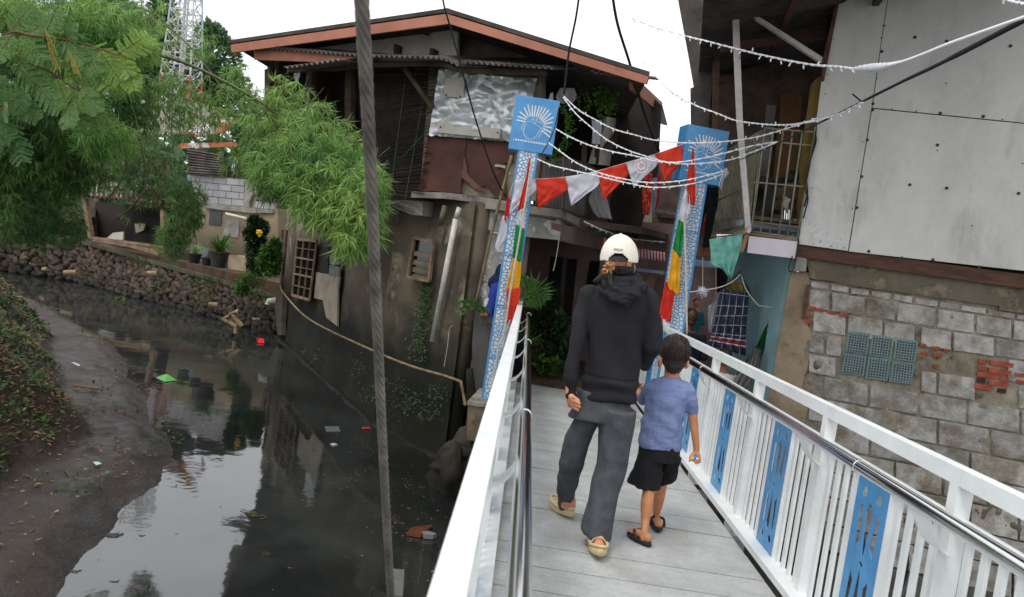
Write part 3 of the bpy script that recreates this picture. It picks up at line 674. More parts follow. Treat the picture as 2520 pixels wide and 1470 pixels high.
# concrete floor edge slab running round the corner
mb = MB(); a = [HF.hit(x, y, .1) for x, y in px('B', 1112, 1097, 1300, 1102, 1500, 1125, 1650, 1150)+px('C', 790, 842, 960, 862)]
for i in range(len(a)-1):
    p, q = a[i], a[i+1]; bk = V((0, .9, 0)); hh = V((0, 0, .075)); mb.prism([p, q, q+bk, p+bk], [p-hh, q-hh, q+bk-hh, p+bk-hh])
pc = a[-1]
a2 = [pc]+[HS.hit(x, y, .1) for x, y in px('C', 1100, 935, 1250, 990, 1390, 1040)]
for i in range(len(a2)-1):
    p, q = a2[i], a2[i+1]; bk = V((-.9, .3, 0)); hh = V((0, 0, .09)); mb.prism([p, q, q+bk, p+bk], [p-hh, q-hh, q+bk-hh, p+bk-hh])
mb.build('floor_slab', m_conc, H)
mb = MB(); mb.wp(px('B', 925, 1143, 1178, 1150, 1172, 1235, 1110, 1228, 930, 1152), HF, .5, .02); mb.build('end_beam', m_conc, H)
# upper storey floor underside: from the gable front back over the river wall
mb = MB(); q = [HF.hit(650, 520), HF.hit(1250, 500), HS.hit(1600, 590), P2+V((3.5, 2.4, 0)), P2+V((-.1, .3, 0))]
q = [V((p.x, p.y, 1.92)) for p in q]; mb.prism(q, [p-V((0, 0, .1)) for p in q]); mb.build('upper_floor', m_dark, H)
# gable roof
prof = [HF.hit(x, y, .75) for x, y in px('B', 66, 250, 1312, 70)+px('C', 1455, 98)]
depth = V((.35, 7.5, 0))
mb = MB()
for p, q in ((prof[0], prof[1]), (prof[1], prof[2])):
    up = V((0, 0, .045)); mb.prism([p+up, q+up, q+up+depth, p+up+depth], [p, q, q+depth, p+depth])
mb.build('roof', m_corrdark, H)
mb = MB(); P = [HF.hit(x, y, .78) for x, y in px('B', 1290, 72, 1318, 46, 1335, 52, 1362, 84)]; mb.prism(P, [p+depth for p in P]); mb.build('ridge_cap', m_corrdark, H)
fb = T  # alias kept short
mb = MB(); mb.wp(px('B', 76, 256, 1312, 80, 1326, 136, 82, 302), HF, .035, .79); mb.build('gable_board', m_fascia, H)
mb = MB(); mb.wp(px('B', 1314, 80)+px('C', 1452, 100, 1436, 142)+px('B', 1328, 136), HF, .035, .79); mb.build('gable_board', m_fascia, H)
# right eave returning along the alley
mb = MB(); e = W2(*px('C', 1345, 90)[0], 8.5, *px('C', 1525, 250)[0], 11.2)
mb.wp(px('C', 1358, 92, 1372, 100, 1532, 250, 1510, 302, 1362, 178), e, .04); mb.build('eave_board', m_fascia, H)
mb = MB(); mb.wp(px('C', 1528, 254, 1560, 380, 1500, 362, 1515, 290), e, .03); mb.build('eave_flap', m_corrdark, H)
# gable infill
mb = MB(); mb.wp(px('B', 330, 318, 660, 240, 1330, 150, 1375, 180, 1372, 345, 900, 345), HF, .06, .06); mb.build('gable_infill', m_cream, H)
mb = MB(); mb.wp(px('B', 1372, 180, 1922, 330)+px('C', 1330, 110, 1320, 200), HF, .06, -.5); mb.wp(px('B', 1372, 180, 1500, 200, 1700, 260, 1880, 330, 1560, 330, 1380, 330), HF, .05, -.1); mb.build('gable_shade_boarding', m_dark, H)
for q in ((1010, 250, 1030, 255, 1022, 312, 1008, 310), (1218, 275, 1238, 278, 1232, 322, 1212, 320), (640, 236, 680, 228, 672, 248), (880, 205, 925, 196, 920, 214), (1165, 176, 1190, 172, 1185, 190, 1170, 190)):
    mb = MB(); mb.wp(px('B', *q), HF, .12, .2); mb.build('purlin_end', m_dark, H)
# corrugated awnings
def awning(edge, w_off, run, rise, nper, m_, name='awning'):
    mb = MB()
    for i in range(len(edge)-1):
        p = HF.hit(*edge[i], w_off); q = HF.hit(*edge[i+1], w_off); bk = -HF.n*run+V((0, 0, rise))
        k = max(3, int((q-p).length/.07)); corr(mb, p, q, q+bk, p+bk, k, .016)
    return mb.build(name, m_, H, recalc=False)
awning(px('B', 195, 268, 500, 290, 820, 318, 1262, 328), .75, 1.1, .28, 0, m_corr)
awning(px('B', 380, 388, 520, 368, 700, 340), .9, .9, .18, 0, m_corr)
awning(px('B', 1262, 322, 1378, 372), .8, .9, .2, 0, m_corr)
awning(px('B', 1395, 352, 1922, 388), .72, 1.0, .25, 0, m_corr)
awning(px('C', 1120, 70, 1345, 92), .7, 1.0, .2, 0, m_corr)
mb = MB(); mb.wp(px('B', 210, 285, 500, 298, 800, 330, 640, 358, 212, 342), HF, .03, .68); mb.build('awning_board', m_fascia, H)
mb = MB(); mb.wp(px('B', 400, 398, 640, 362, 1270, 345, 1380, 392, 1880, 405, 1880, 430, 1380, 415, 1260, 372, 650, 392, 400, 415), HF, .06, .5); mb.build('awning_beam', m_dark, H)
# interior behind: boarded dark walls set back, with posts
mb = MB(); mb.wp(px('B', 285, 350, 1260, 350, 1240, 1120, 880, 1160, 300, 1140), HF, .05, -1.3); mb.build('rear_boarding', m_dark, H)
mb = MB(); a = HF.hit(662, 300); b = a-HF.n*3.0; mb.prism([V((a.x, a.y, 1.9)), V((b.x, b.y, 1.9)), V((b.x, b.y, 4.2)), V((a.x, a.y, 3.6))], [V((a.x+.05, a.y, 1.9)), V((b.x+.05, b.y, 1.9)), V((b.x+.05, b.y, 4.2)), V((a.x+.05, a.y, 3.6))]); mb.build('end_wall', m_dark, H)
for x0_, y0_, x1_, y1_ in ((540, 400, 520, 730), (760, 390, 760, 720), (300, 400, 300, 1100)):
    mb = MB(); (a, b) = px('B', x0_, y0_, x1_, y1_); mb.beam(HF.hit(*a, -.1), HF.hit(*b, -.1), .1, .1, HF.n); mb.build('veranda_post', m_dark, H)
mb = MB(); mb.wp(px('B', 660, 600, 780, 598, 800, 740, 680, 742), HF, .03, -1.2); mb.build('shutter', M('grey_green_board', (58, 66, 64), (44, 50, 50)), H)
mb = MB(); mb.wp(px('B', 440, 385, 478, 385, 470, 440, 452, 475, 438, 440), HF, .01, .2); mb.build('torn_sheet', m_panelwhite, H)
mb = MB(); mb.wp(px('B', 290, 720, 640, 700, 660, 760, 290, 800), HF, .08, -.1); mb.build('veranda_rail', m_dark, H)
# slatted bamboo blind, hanging skewed
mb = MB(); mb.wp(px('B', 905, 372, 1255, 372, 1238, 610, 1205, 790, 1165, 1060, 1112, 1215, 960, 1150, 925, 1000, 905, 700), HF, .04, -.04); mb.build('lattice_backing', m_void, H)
mb = MB(); r_ = random.Random(4)
L0 = px('B', 900, 372, 905, 700, 925, 1010, 945, 1150); R0 = px('B', 1262, 372, 1232, 620, 1180, 960, 1118, 1222)
for k in range(92):
    t = k/91; i = min(2, int(t*3)); f = t*3-i
    l = (L0[i][0]*(1-f)+L0[i+1][0]*f, L0[i][1]*(1-f)+L0[i+1][1]*f); r = (R0[i][0]*(1-f)+R0[i+1][0]*f, R0[i][1]*(1-f)+R0[i+1][1]*f)
    if r_.random() < .05: continue
    e_ = r_.uniform(0, 10+18*t*t); a = HF.hit(l[0], l[1]+r_.uniform(-1, 1), .04+.02*r_.random()); b = HF.hit(r[0]-8*t+e_, r[1]+r_.uniform(-1, 2)+3*t, .05+.08*t*r_.random()); mb.beam(a, b, .004, .016+.008*r_.random(), HF.n)
mb.build('bamboo_blind', M('blind_slat', (84, 70, 60), (52, 44, 39), sc=5, rough=.85, isl=.35), H)
mb = MB()
for q in ((1080, 420, 985, 1150), (1180, 560, 1075, 1140), (1240, 700, 1060, 900)):
    a, b = px('B', *q); mb.tube([HF.hit(*a, .08), HF.hit(*b, .1)], .003, 5)
mb.build('blind_cord', M('green_cord', (70, 110, 90)), H)
mb = MB(); a, b = px('B', 1075, 395, 1232, 615); mb.beam(HF.hit(*a, .2), HF.hit(*b, .14), .05, .07, HF.n); mb.build('brace', m_dark, H)
# crumpled aluminium sheet
mb = MB(); nu, nv = 90, 60; TL, TR, BR_, BL = px('B', 1268, 396, 1838, 425, 1740, 815, 1212, 775)
vs = []
for j in range(nv+1):
    for i in range(nu+1):
        u, v = i/nu, j/nv; x = (TL[0]*(1-u)+TR[0]*u)*(1-v)+(BL[0]*(1-u)+BR_[0]*u)*v; y = (TL[1]*(1-u)+TR[1]*u)*(1-v)+(BL[1]*(1-u)+BR_[1]*u)*v
        p = V((x/34, y/34, 0)); c1 = noise.voronoi(V((x/62, y/48, .3)))[0]
        o = .05+.16*abs(noise.noise(V((x/95, y/70, 0))))+.05*abs(noise.noise(V((x/34+5, y/40, 0))))+.05*min(.8, c1[1]-c1[0])+.006*noise.noise(V((x/9, y/16, 2)))
        if j == nv: y += 4*noise.noise(V((x/12, 0, 0)))
        if i == 0: x += 3*noise.noise(V((y/9, 3, 0)))
        vs.append(HF.hit(x, y, o))
mb.add(vs, [(j*(nu+1)+i, j*(nu+1)+i+1, (j+1)*(nu+1)+i+1, (j+1)*(nu+1)+i) for j in range(nv) for i in range(nu)])
o = mb.build('foil_sheet', m_alu, H, recalc=False); sm = o.modifiers.new('s', 'SOLIDIFY'); sm.thickness = .004
for q in ((1305, 445, 1412, 450, 1408, 560, 1298, 552), (1265, 698, 1622, 738, 1612, 795, 1260, 758)):
    mb = MB(); mb.wp(px('B', *q), HF, .02, .165); bd = mb.build('patch_board', m_cream, H)
for x, y in ((1310, 545), (1392, 553), (1278, 728), (1606, 760)):
    mb = MB(); p = HF.hit(*px('B', x, y)[0], .167); mb.tube([p, p+HF.n*.006], .011, 8); mb.build('screw', m_cable, H)
mb = MB(); mb.wp(px('B', 1430, 412, 1830, 430, 1836, 444, 1432, 428), HF, .05, .14); mb.build('batten', M('olive_batten', (70, 76, 56)), H)
# wall behind the sheets and rusty sheets
mb = MB(); mb.wp(px('B', 1215, 380, 1850, 400, 1850, 1150, 1140, 1100, 1165, 1040), HF, .15, -.03); mb.build('front_wall', M('bare_render', (176, 164, 140), (140, 128, 108), sc=4, rough=.9, bump=.6), H)
mb = MB(); mb.wp(px('B', 1208, 775, 1425, 795)+ragged(px('B', 1425, 800, 1400, 1000, 1390, 1110), 5, 1.2)+ragged(px('B', 1390, 1110, 1250, 1095, 1145, 1090), 5, 1)+px('B', 1165, 1040), HF, .01, .05); mb.build('rusty_sheet', m_rust, H)
mb = MB(); mb.wp(px('B', 1420, 792, 1700, 815, 1690, 930, 1640, 935)+ragged(px('B', 1655, 1150, 1570, 1105, 1535, 1060, 1480, 1095, 1430, 1050, 1405, 1010), 3, 2.5, 3), HF, .01, .035); mb.build('rusty_sheet', m_rust, H)
mb = MB(); mb.wp(ragged(px('B', 1412, 895, 1440, 1010, 1540, 1098, 1500, 1098, 1400, 1020, 1412, 895), 4, 2, 7), HF, .008, .06); mb.build('bent_flap', M('rust_edge', (116, 82, 70), (90, 58, 48), bump=.2), H)
mb = MB(); mb.wp(ragged(px('B', 1588, 942, 1650, 948, 1648, 965, 1590, 955, 1588, 942), 4, 1.2, 7), HF, .006, .065); mb.wp(hole_ell(*px('B', 1672, 992)[0], 3, 3), HF, .006, .065); mb.build('torn_patch', m_cream, H)
# white pipes on the wall
def tube_px(name, pts, Y, r, m_, par=None, n=12, **k):
    P = [at(x, y, Y[i] if isinstance(Y, (list, tuple)) else Y) for i, (x, y) in enumerate(pts)]
    mb = MB(); mb.tube(P, r, n); return mb.build(name, m_, par, smooth=True, **k)
mb = MB(); P = [LW1.hit(*q, .1) for q in px('K', 1272, 172, 1252, 238)]; mb.tube(P, .03, 14); P = [LW1.hit(*px('K', 1252, 236)[0], .1), LW1.hit(*px('K', 1118, 938)[0], .12)]; mb.tube(P, .034, 14); mb.build('drain_pipe', m_pvc, H, smooth=True)
mb = MB(); mb.tube([LW1.hit(*q, .1) for q in px('K', 1190, 160, 1162, 272)], .032, 12); mb.build('drain_pipe', M('grimy_pvc', (130, 122, 104), (96, 88, 74), rough=.7, dirt=.5), H, smooth=True)
mb = MB(); mb.wp(px('K', 1285, 195, 1335, 200, 1318, 420, 1285, 640, 1232, 760, 1190, 830, 1190, 700, 1245, 470), W2(1092, 900, 9.95, 1160, 900, 9.85), .2, .02); mb.build('buttress', M('mossy_buttress', (122, 116, 104), (84, 79, 70), rough=.95, bump=.8, bsc=10, moss=((38, 42, 22), -.4, .7)), H)
# louvre opening
mb = MB()
fr = px('K', 1015, 345, 1128, 365, 1100, 592, 980, 570)
vt = T
mb.wp(px('K', 1022, 356, 1122, 372, 1095, 582, 990, 562), LW1, .04, .07); lv = mb.build('vent', m_glassdark, H)
mb = MB()
for a, b in (((1015, 345), (1128, 365)), ((1128, 365), (1100, 592)), ((1100, 592), (980, 570)), ((980, 570), (1015, 345))):
    (p, q) = px('K', *a, *b); mb.beam(LW1.hit(*p, .1), LW1.hit(*q, .1), .035, .04, LW1.n)
mb.build('vent_frame', m_oldwood, lv)
for k, y in enumerate((420, 470, 512, 552)):
    mb = MB(); mb.wp(px('K', 1018-k*5, y, 1112-k*6, y+16, 1108-k*6, y+42, 1012-k*5, y+26), LW1, .012, .115-.0*k); mb.build('louvre_slat', M('pale_slat', (112, 100, 82), (88, 78, 64)) if k == 0 else bpy.data.materials['pale_slat'], lv)
# casement window, half open, with white glazing bars
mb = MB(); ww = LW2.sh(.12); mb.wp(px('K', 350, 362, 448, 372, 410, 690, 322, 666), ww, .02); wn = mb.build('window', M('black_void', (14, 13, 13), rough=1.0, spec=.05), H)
mb = MB()
def fbar(k, a, b, w_=.035, off=.015):
    (p, q) = px(k, *a, *b); mb.beam(ww.hit(*p, off), ww.hit(*q, off), w_, .03, ww.n)
for a, b in (((345, 350), (457, 362)), ((457, 362), (415, 700)), ((415, 700), (315, 672)), ((315, 672), (345, 350))): fbar('K', a, b, .05)
for t in (.33, .62): fbar('K', (345-30*t, 350+322*t), (457-42*t, 362+338*t), .03)
for t in (.33, .66): fbar('K', (345+112*t, 355+12*t), (315+100*t, 672+28*t), .022)
for t in (.16, .49, .82): fbar('K', (345-30*t, 350+322*t), (457-42*t, 362+338*t), .012)
mb.build('window_frame', m_oldwood, wn)
mb = MB(); mb.wp(px('K', 460, 400, 525, 395, 520, 540, 450, 545), LW2, .05, .03); mb.build('dark_opening', m_void, H)
mb = MB(); mb.wp(px('K', 452, 540, 585, 568, 575, 640, 572, 850, 510, 800, 490, 700, 440, 690), LW2, .03, .07); mb.build('plaster_patch', M('pale_plaster', (160, 150, 132), (134, 124, 106), rough=.9, bump=.3), H)
mb = MB()
for q in ((528, 502, 584, 510, 580, 568, 524, 560), (530, 445, 588, 450, 584, 500, 528, 494)): mb.wp(px('K', *q), LW2, .03, .08)
mb.build('glass_brick', M('dusty_glass_brick', (120, 130, 126), (96, 104, 100), rough=.3, spec=.7), H)
mb = MB(); r_ = px('K', 205, 1150); mb.wp(px('K', 205, 640, 262, 640, 250, 900, 232, 900), LW2, .1, .12); mb.build('corner_pipe', M('grey_post', (96, 86, 74), (70, 62, 54)), H)
for xx in (238, 262):
    mb = MB(); mb.tube([LW2.hit(*q, .2) for q in px('K', xx+22, 300, xx, 560)], .03, 8); mb.build('corner_post', M('wood_post', (96, 84, 74), (68, 58, 50)) if 'wood_post' not in bpy.data.materials else bpy.data.materials['wood_post'], H)
# lower corrugated eave on the left
mb = MB(); a, b = px('B', 205, 1145, 520, 1160); p, q = at(*a, 13.6), at(*b, 12.9); bk = V((1.0, 1.6, .35)); corr(mb, p, q, q+bk, p+bk, 14, .02); o = mb.build('lower_eave', m_corr, H, recalc=False)
# upper right balcony: dark room, posts, railing
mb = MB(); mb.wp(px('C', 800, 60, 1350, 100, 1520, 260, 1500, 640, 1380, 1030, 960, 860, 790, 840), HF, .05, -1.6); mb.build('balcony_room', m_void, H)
mb = MB(); mb.wp(px('C', 1215, 330, 1330, 350, 1290, 620, 1140, 600), HS, .08, .0); mb.build('white_pillar', m_cream, H)
mb = MB(); mb.wp(px('C', 1330, 370, 1470, 390, 1470, 540, 1300, 560), HS, .02, -.05)
mb.build('tin_side', M('rusty_tin', (150, 110, 66), (112, 78, 50), sc=3, rough=.7), H)
mb = MB(); mb.wp(px('C', 1150, 150, 1370, 175, 1520, 262, 1500, 330, 1330, 340, 1210, 280), HS, .04, -.3); mb.build('side_boarding', m_dark, H)
br = T
mb = MB()
top = px('C', 830, 590, 960, 560, 1100, 600, 1250, 700, 1380, 800); bot = px('C', 800, 835, 950, 858, 1090, 905, 1240, 965, 1370, 1020)
def gp(t, tp, off=.08):
    i = min(3, int(t*4)); f = t*4-i; s_ = top if tp else bot; x = s_[i][0]*(1-f)+s_[i+1][0]*f; y = s_[i][1]*(1-f)+s_[i+1][1]*f
    return (HF if t < .25 else HS).hit(x, y, off)
for k in range(70):
    t = (k+.5)/70
    mb.tube([gp(t, 0), gp(t, 1)], .006, 5)
mb.build('railing_bars', M('grey_railing', (128, 124, 120), (92, 88, 84), rough=.6), H)
mb = MB()
for tp in (0, 1):
    for i in range(8): mb.tube([gp(i/8+.001, tp), gp((i+1)/8-.001, tp)], .012, 6)
for t in (.02, .27, .5, .75, .98): mb.tube([gp(t, 0), gp(t, 1)], .02, 6)
mb.build('railing_frame', m_brown, H)
mb = MB(); mb.wp(px('C', 1395, 800, 1480, 780, 1460, 1060, 1440, 1200, 1385, 1200, 1370, 900), HS, .03, .15); mb.build('green_tin_panel', M('faded_green_tin', (140, 148, 112), (116, 120, 88), sc=4, rough=.7, c3=(150, 96, 56), m3=.6, sc3=5), H)
for q in ((905, 250, 870, 560), (1180, 330, 1150, 600), (1085, 470, 1070, 900)):
    mb = MB(); a, b = px('C', *q); mb.beam(HS.hit(*a, .0), HS.hit(*b, .0), .05, .05, HS.n); mb.build('balcony_post', m_dark, H)
mb = MB(); mb.wp(px('C', 1290, 400, 1330, 500, 1200, 520, 1215, 490), HS, .03, .05); mb.build('diagonal_board', m_dark, H)
# ================================================================== porch behind the bridge end
PB = W2(1290, 800, 12.2, 1640, 800, 11.4)
po = T('porch_house', 'dim pink walled ground floor room behind the bridge end with a dark double door', 'house', PB.hit(1450, 930))
mb = MB(); mb.wp(px('D', 1230, 520, 1760, 560, 1760, 1010, 1230, 990), PB, .15); mb.build('wall', m_dusk, po)
mb = MB(); mb.wp(px('G', 130, 270, 225, 275, 180, 760, 85, 760), PB, .05, .03); dr = mb.build('door', m_door, po)
mb = MB(); mb.wp(px('G', 255, 285, 330, 290, 280, 780, 200, 780), PB, .05, .03); mb.build('door', m_door, po)
mb = MB(); mb.wp(px('G', 225, 275, 255, 285, 212, 780, 185, 780), PB, .06, .05); mb.build('door_post', M('dim_trim', (96, 84, 78)), po)
mb = MB(); mb.wp(px('G', 430, 300, 500, 310, 480, 480, 400, 480), PB, .04, .03); mb.build('window', m_glassdark, po)
mb = MB(); q = [bp(-.6, 9.7, 0), bp(1.3, 9.7, 0), bp(2.6, 13.5, 0), bp(-.6, 13.5, 0)]; q = [V((p.x, p.y, 1.8)) for p in q]; mb.prism(q, [p-V((0, 0, .08)) for p in q]); mb.build('ceiling', m_dark, po)
mb = MB(); q = [FW.hit(1290, 700, -.3), PB.hit(1262, 700)]; a = [V((q[0].x, q[0].y, -.4)), V((q[1].x, q[1].y, -.4)), V((q[1].x, q[1].y, 1.9)), V((q[0].x, q[0].y, 1.9))]; mb.prism(a, [p-V((.1, 0, 0)) for p in a]); mb.build('side_wall', m_dusk, po)
mb = MB(); mb.wp(px('G', 860, 380, 935, 390, 900, 560, 870, 600, 845, 600), PB, .05, .8); mb.build('wood_pillar', m_oldwood, po)
mb = MB(); mb.wp(px('G', 780, 352, 990, 385, 990, 405, 780, 380), PB, .2, 1.0); mb.build('lean_to_roof', M('blue_grey_tin', (120, 132, 144), (96, 106, 116), rough=.5), po)
# stone grey parapet beside the pilaster
gp_ = T('parapet', 'dark grey cement parapet block between the peeling pilaster and the left gate post', 'parapet', at(1200, 985, 8.9))
mb = MB(); wv = W2(1150, 800, 9.1, 1290, 800, 8.9); mb.wp(px('W', 90, 345, 150, 485, 262, 490, 225, 1290, 75, 1280, 60, 700), wv, .6); mb.build('block', M('dark_cement', (84, 82, 80), (62, 60, 58), rough=.75, bump=.3, dirt=.3), gp_)
mb = MB(); a = [wv.hit(*q) for q in px('W', 85, 340, 150, 484, 300, 492, 235, 350)]; mb.prism([p+V((0, .0, .012)) for p in a], [p for p in a]); mb.build('coping', m_conc, gp_)
mb = MB(); b_ = px('W', 0, 960, 50, 950, 95, 1290, 0, 1290); mb.wp(b_, wv, .5, .05); mb.build('foot', m_mud_wall, gp_)
# bamboo rod along the river wall
mb = MB(); Pp = [LW2.hit(*q, .16) for q in px('K', 262, 545, 248, 625, 290, 690, 380, 785, 500, 860)]+[LW1.hit(*q, .16) for q in px('K', 800, 1000, 1000, 1080, 1180, 1132, 1282, 1168)]
mb.tube(arcpts(Pp, 4), .017, 7); mb.tube([LW1.hit(*px('K', 1282, 1168)[0], .16), at(*px('K', 1296, 1240)[0], 9.2), at(*px('K', 1306, 1300)[0], 8.6)], .018, 7); mb.build('bamboo_pole', m_bamboo, label='long thin bamboo rod fixed sloping along the mossy river wall of the house', cat='pole', smooth=True)
mb = MB(); a, b = px('C', 668, 552, 462, 1405); mb.tube(arcpts([at(*a, 9.0), at((a[0]+b[0])/2-3, (a[1]+b[1])/2, 9.1), at(*b, 9.2)], 4), .018, 7); mb.build('bamboo_pole', m_bamboo, label='upright dry bamboo stick leaning behind the left gate post', cat='pole', smooth=True)
mb = MB(); mb.tube([at(*q, 9.1) for q in px('C', 545, 990, 590, 998)], .012, 6); mb.build('pole_bracket', m_pvc, label='short white pipe stub crossing the upright bamboo stick', cat='pipe')
# ================================================================== stone embankment
em = T('stone_embankment', 'river embankment of rough brown stones with a mossy concrete coping', 'retaining wall', SWL[3])
COP = [(-420, 520), (-150, 545), (0, 566), (100, 580), (178, 592), (300, 625), (390, 652), (480, 678), (560, 700), (640, 722), (690, 742)]
cop = []
for i, (x, y) in enumerate(COP):                  # coping line set .45 m behind the waterline
    d = ray(x, y)
    best = None
    for k in range(len(SWL)-1):
        a, b = SWL[k].copy(), SWL[k+1].copy(); a.z = b.z = 0; e_ = (b-a).normalized(); nn = V((-e_.y, e_.x, 0)); nn = nn if nn.y > 0 else -nn; a0 = a+nn*.5
        t = (a0-CAM).dot(nn)/d.dot(nn); p = CAM+d*t; u = (p-a0).dot(e_)/(b-a).length
        if -.02 <= u <= 1.02 or (k == 0 and u < 0) or (k == len(SWL)-2 and u > 1):
            if best is None or abs(u-.5) < best[0]: best = (abs(u-.5), p)
    cop.append(best[1])
def along(P, t):
    L = [0]
    for i in range(len(P)-1): L.append(L[-1]+(P[i+1].xy-P[i].xy).length)
    s_ = t*L[-1]
    for i in range(len(P)-1):
        if s_ <= L[i+1] or i == len(P)-2: return P[i].lerp(P[i+1], (s_-L[i])/max(1e-6, L[i+1]-L[i]))
mb = MB(); k = 40; a = [along(SWL, i/k)-V((0, 0, .3)) for i in range(k+1)]; b = [along(cop, i/k) for i in range(k+1)]
for i in range(k): 
    bk = V((.1, .5, 0)); mb.prism([a[i], a[i+1], b[i+1], b[i]], [a[i]+bk, a[i+1]+bk, b[i+1]+bk, b[i]+bk])
mb.build('mortar_bed', m_gap, em)
mb = MB(); r_ = random.Random(9); nrow = 9; tot = sum((SWL[i+1]-SWL[i]).length for i in range(len(SWL)-1))
for j in range(nrow):
    t = 0
    while t < 1:
        wd = r_.uniform(.16, .36); v = (j+.5+r_.uniform(-.25, .25))/nrow; p0 = along(SWL, t); p1 = along(cop, t); p = p0.lerp(p1, v)
        e_ = (along(SWL, min(1, t+.01))-along(SWL, max(0, t-.01))).normalized(); up = (p1-p0).normalized(); nn = up.cross(e_); nn = nn if nn.dot(CAM-p) > 0 else -nn
        R = Matrix((e_, up, nn)).transposed() @ Matrix.Rotation(r_.uniform(-.9, .9), 3, 'Z')
        mb.rock(p+nn*.0, (wd*.62, r_.uniform(.09, .17)*.95, r_.uniform(.09, .17)), r_.random(), R); t += (wd+.015)/tot
o = mb.build('stones', m_stone, em)
mb = MB()
for i in range(k):
    p, q = b[i], b[i+1]; 
    up = V((0, 0, .1)); fr_ = V((-.05, -.12, 0)); bk = V((.05, .3, 0)); mb.prism([p+fr_, q+fr_, q+bk, p+bk], [p+fr_+up, q+fr_+up, q+bk+up, p+bk+up])
mb.build('coping', m_coping, em)
# drain pipes in the embankment
def drain(pts, Y, r, lab, m_=m_bamboo):
    r *= .68
    P = [at(x, y, Y) for x, y in pts]; mb = MB(); mb.tube(P, r, 12); mb.build('drain_pipe', m_, label=lab, cat='pipe', group='drain pipes sticking out of the stone embankment', smooth=False)
wd_ = 19.2
drain(px('N', 585, 685, 698, 682), 19.6, .09, 'short pale drain pipe, leftmost of those in the stone embankment')
drain(px('N', 385, 655, 430, 652), 20.6, .08, 'small brownish pipe end high in the stones, far left of the embankment')
drain(px('N', 1345, 695, 1435, 692), 18.6, .09, 'short pale drain pipe in the middle of the stone embankment')
drain(px('N', 1908, 975, 1990, 980), 16.7, .075, 'stubby pipe end low in the stones, left of the two crossed pipes')
drain(px('N', 2178, 1040, 2105, 1052, 2205, 1178), 16.3, .09, 'thick elbowed rusty yellow pipe slanting down to the water')
drain(px('N', 2095, 1085, 2020, 1100, 2150, 1175, 2150, 1240), 16.2, .075, 'thin jointed grey pipe bending into the water below the thick elbow')
drain(px('N', 2520, 938, 2450, 945, 2440, 975), 16.4, .09, 'grey elbow pipe beside the corner of the house', m_pvc)
drain(px('N', 2300, 1110, 2370, 1112), 16.4, .045, 'thin stub of pipe between the crossed pipes and the house')
# ================================================================== right building
RB = T('building', 'building of bare concrete blocks below and pale fibre boards above, behind the right railing', 'building', RW.hit(2200, 1100))
# --- mortar bed and masonry
mb = MB(); a = RW.hit(1906, 900); b = RW.hit(3300, 1000)
nu, nv = 420, 200; vs = []; n_ = RW.n; zt = RW.hit(2200, 745).z+.12
a0 = RW.hit(1955, 690); ax_ = (b-a0); ax_.z = 0
for j in range(nv+1):
    for i in range(nu+1):
        p = V((a0.x, a0.y, 0))+ax_*(i/nu)+V((0, 0, WZ-.5+(zt-WZ+.5)*j/nv)); o = -.001+.02*noise.fractal(p*5.5, .8, 2, 5)+.008*noise.noise(p*17) if i else 0
        vs.append(p+n_*o)
mb.add(vs, [(j*(nu+1)+i, j*(nu+1)+i+1, (j+1)*(nu+1)+i+1, (j+1)*(nu+1)+i) for j in range(nv) for i in range(nu)])
q = [V((a0.x, a0.y, WZ-.5)), V((a0.x, a0.y, zt)), V((a0.x+ax_.x, a0.y+ax_.y, zt)), V((a0.x+ax_.x, a0.y+ax_.y, WZ-.5))]
mb.prism([p-n_*.05 for p in q], [p-n_*.18 for p in q])
mb.build('mortar_wall', m_mortar, RB, recalc=False, smooth=True)
rows = [(435, 640), (490, 690), (630, 830), (785, 960), (930, 1120), (1070, 1290), (1225, 1460), (1390, 1640), (1550, 1810), (1710, 1990), (1880, 2180), (2060, 2380), (2240, 2580)]
def rowy(r, x): a, b = rows[r]; return a+(b-a)*(x-600)/1300
glass = [(735, 1260, 2, 5)]; bpatch = (1640, 940, 1925, 1200)
mb = MB(); rb = MB(); r_ = random.Random(12)
def brk(B, c4, off, t, rough=3.0):
    """one masonry unit from four crop-F corners, edges slightly knocked off"""
    pts = []
    for i in range(4):
        p, q = c4[i], c4[(i+1) % 4]; L = math.hypot(q[0]-p[0], q[1]-p[1]); k = max(3, int(L/24))
        for m_ in range(k):
            f = m_/k; j_ = rough if 0 < m_ else rough*2.0
            cx_ = sum(c[0] for c in c4)/4; cy_ = sum(c[1] for c in c4)/4
            x = p[0]*(1-f)+q[0]*f; y = p[1]*(1-f)+q[1]*f; g = (r_.uniform(0, j_))/max(1, math.hypot(cx_-x, cy_-y)); pts.append((x+(cx_-x)*g+r_.uniform(-1, 1), y+(cy_-y)*g+r_.uniform(-1, 1)))
    pp = [px('F', *p)[0] for p in pts]
    fr_ = [RW.hit(x, y, off) for x, y in pp]; c = sum(fr_, V((0, 0, 0)))/len(fr_)
    fi = [p.lerp(c, .05) for p in fr_]; ba = [p-RW.n*t for p in fr_]; m_ = len(fr_)
    fi = [p+RW.n*.004 for p in fi]
    B.add(fi+fr_+ba, [tuple(range(m_))]+[(i, m_+i, m_+(i+1) % m_, (i+1) % m_) for i in range(m_)]+[(m_+i, 2*m_+i, 2*m_+(i+1) % m_, m_+(i+1) % m_) for i in range(m_)])
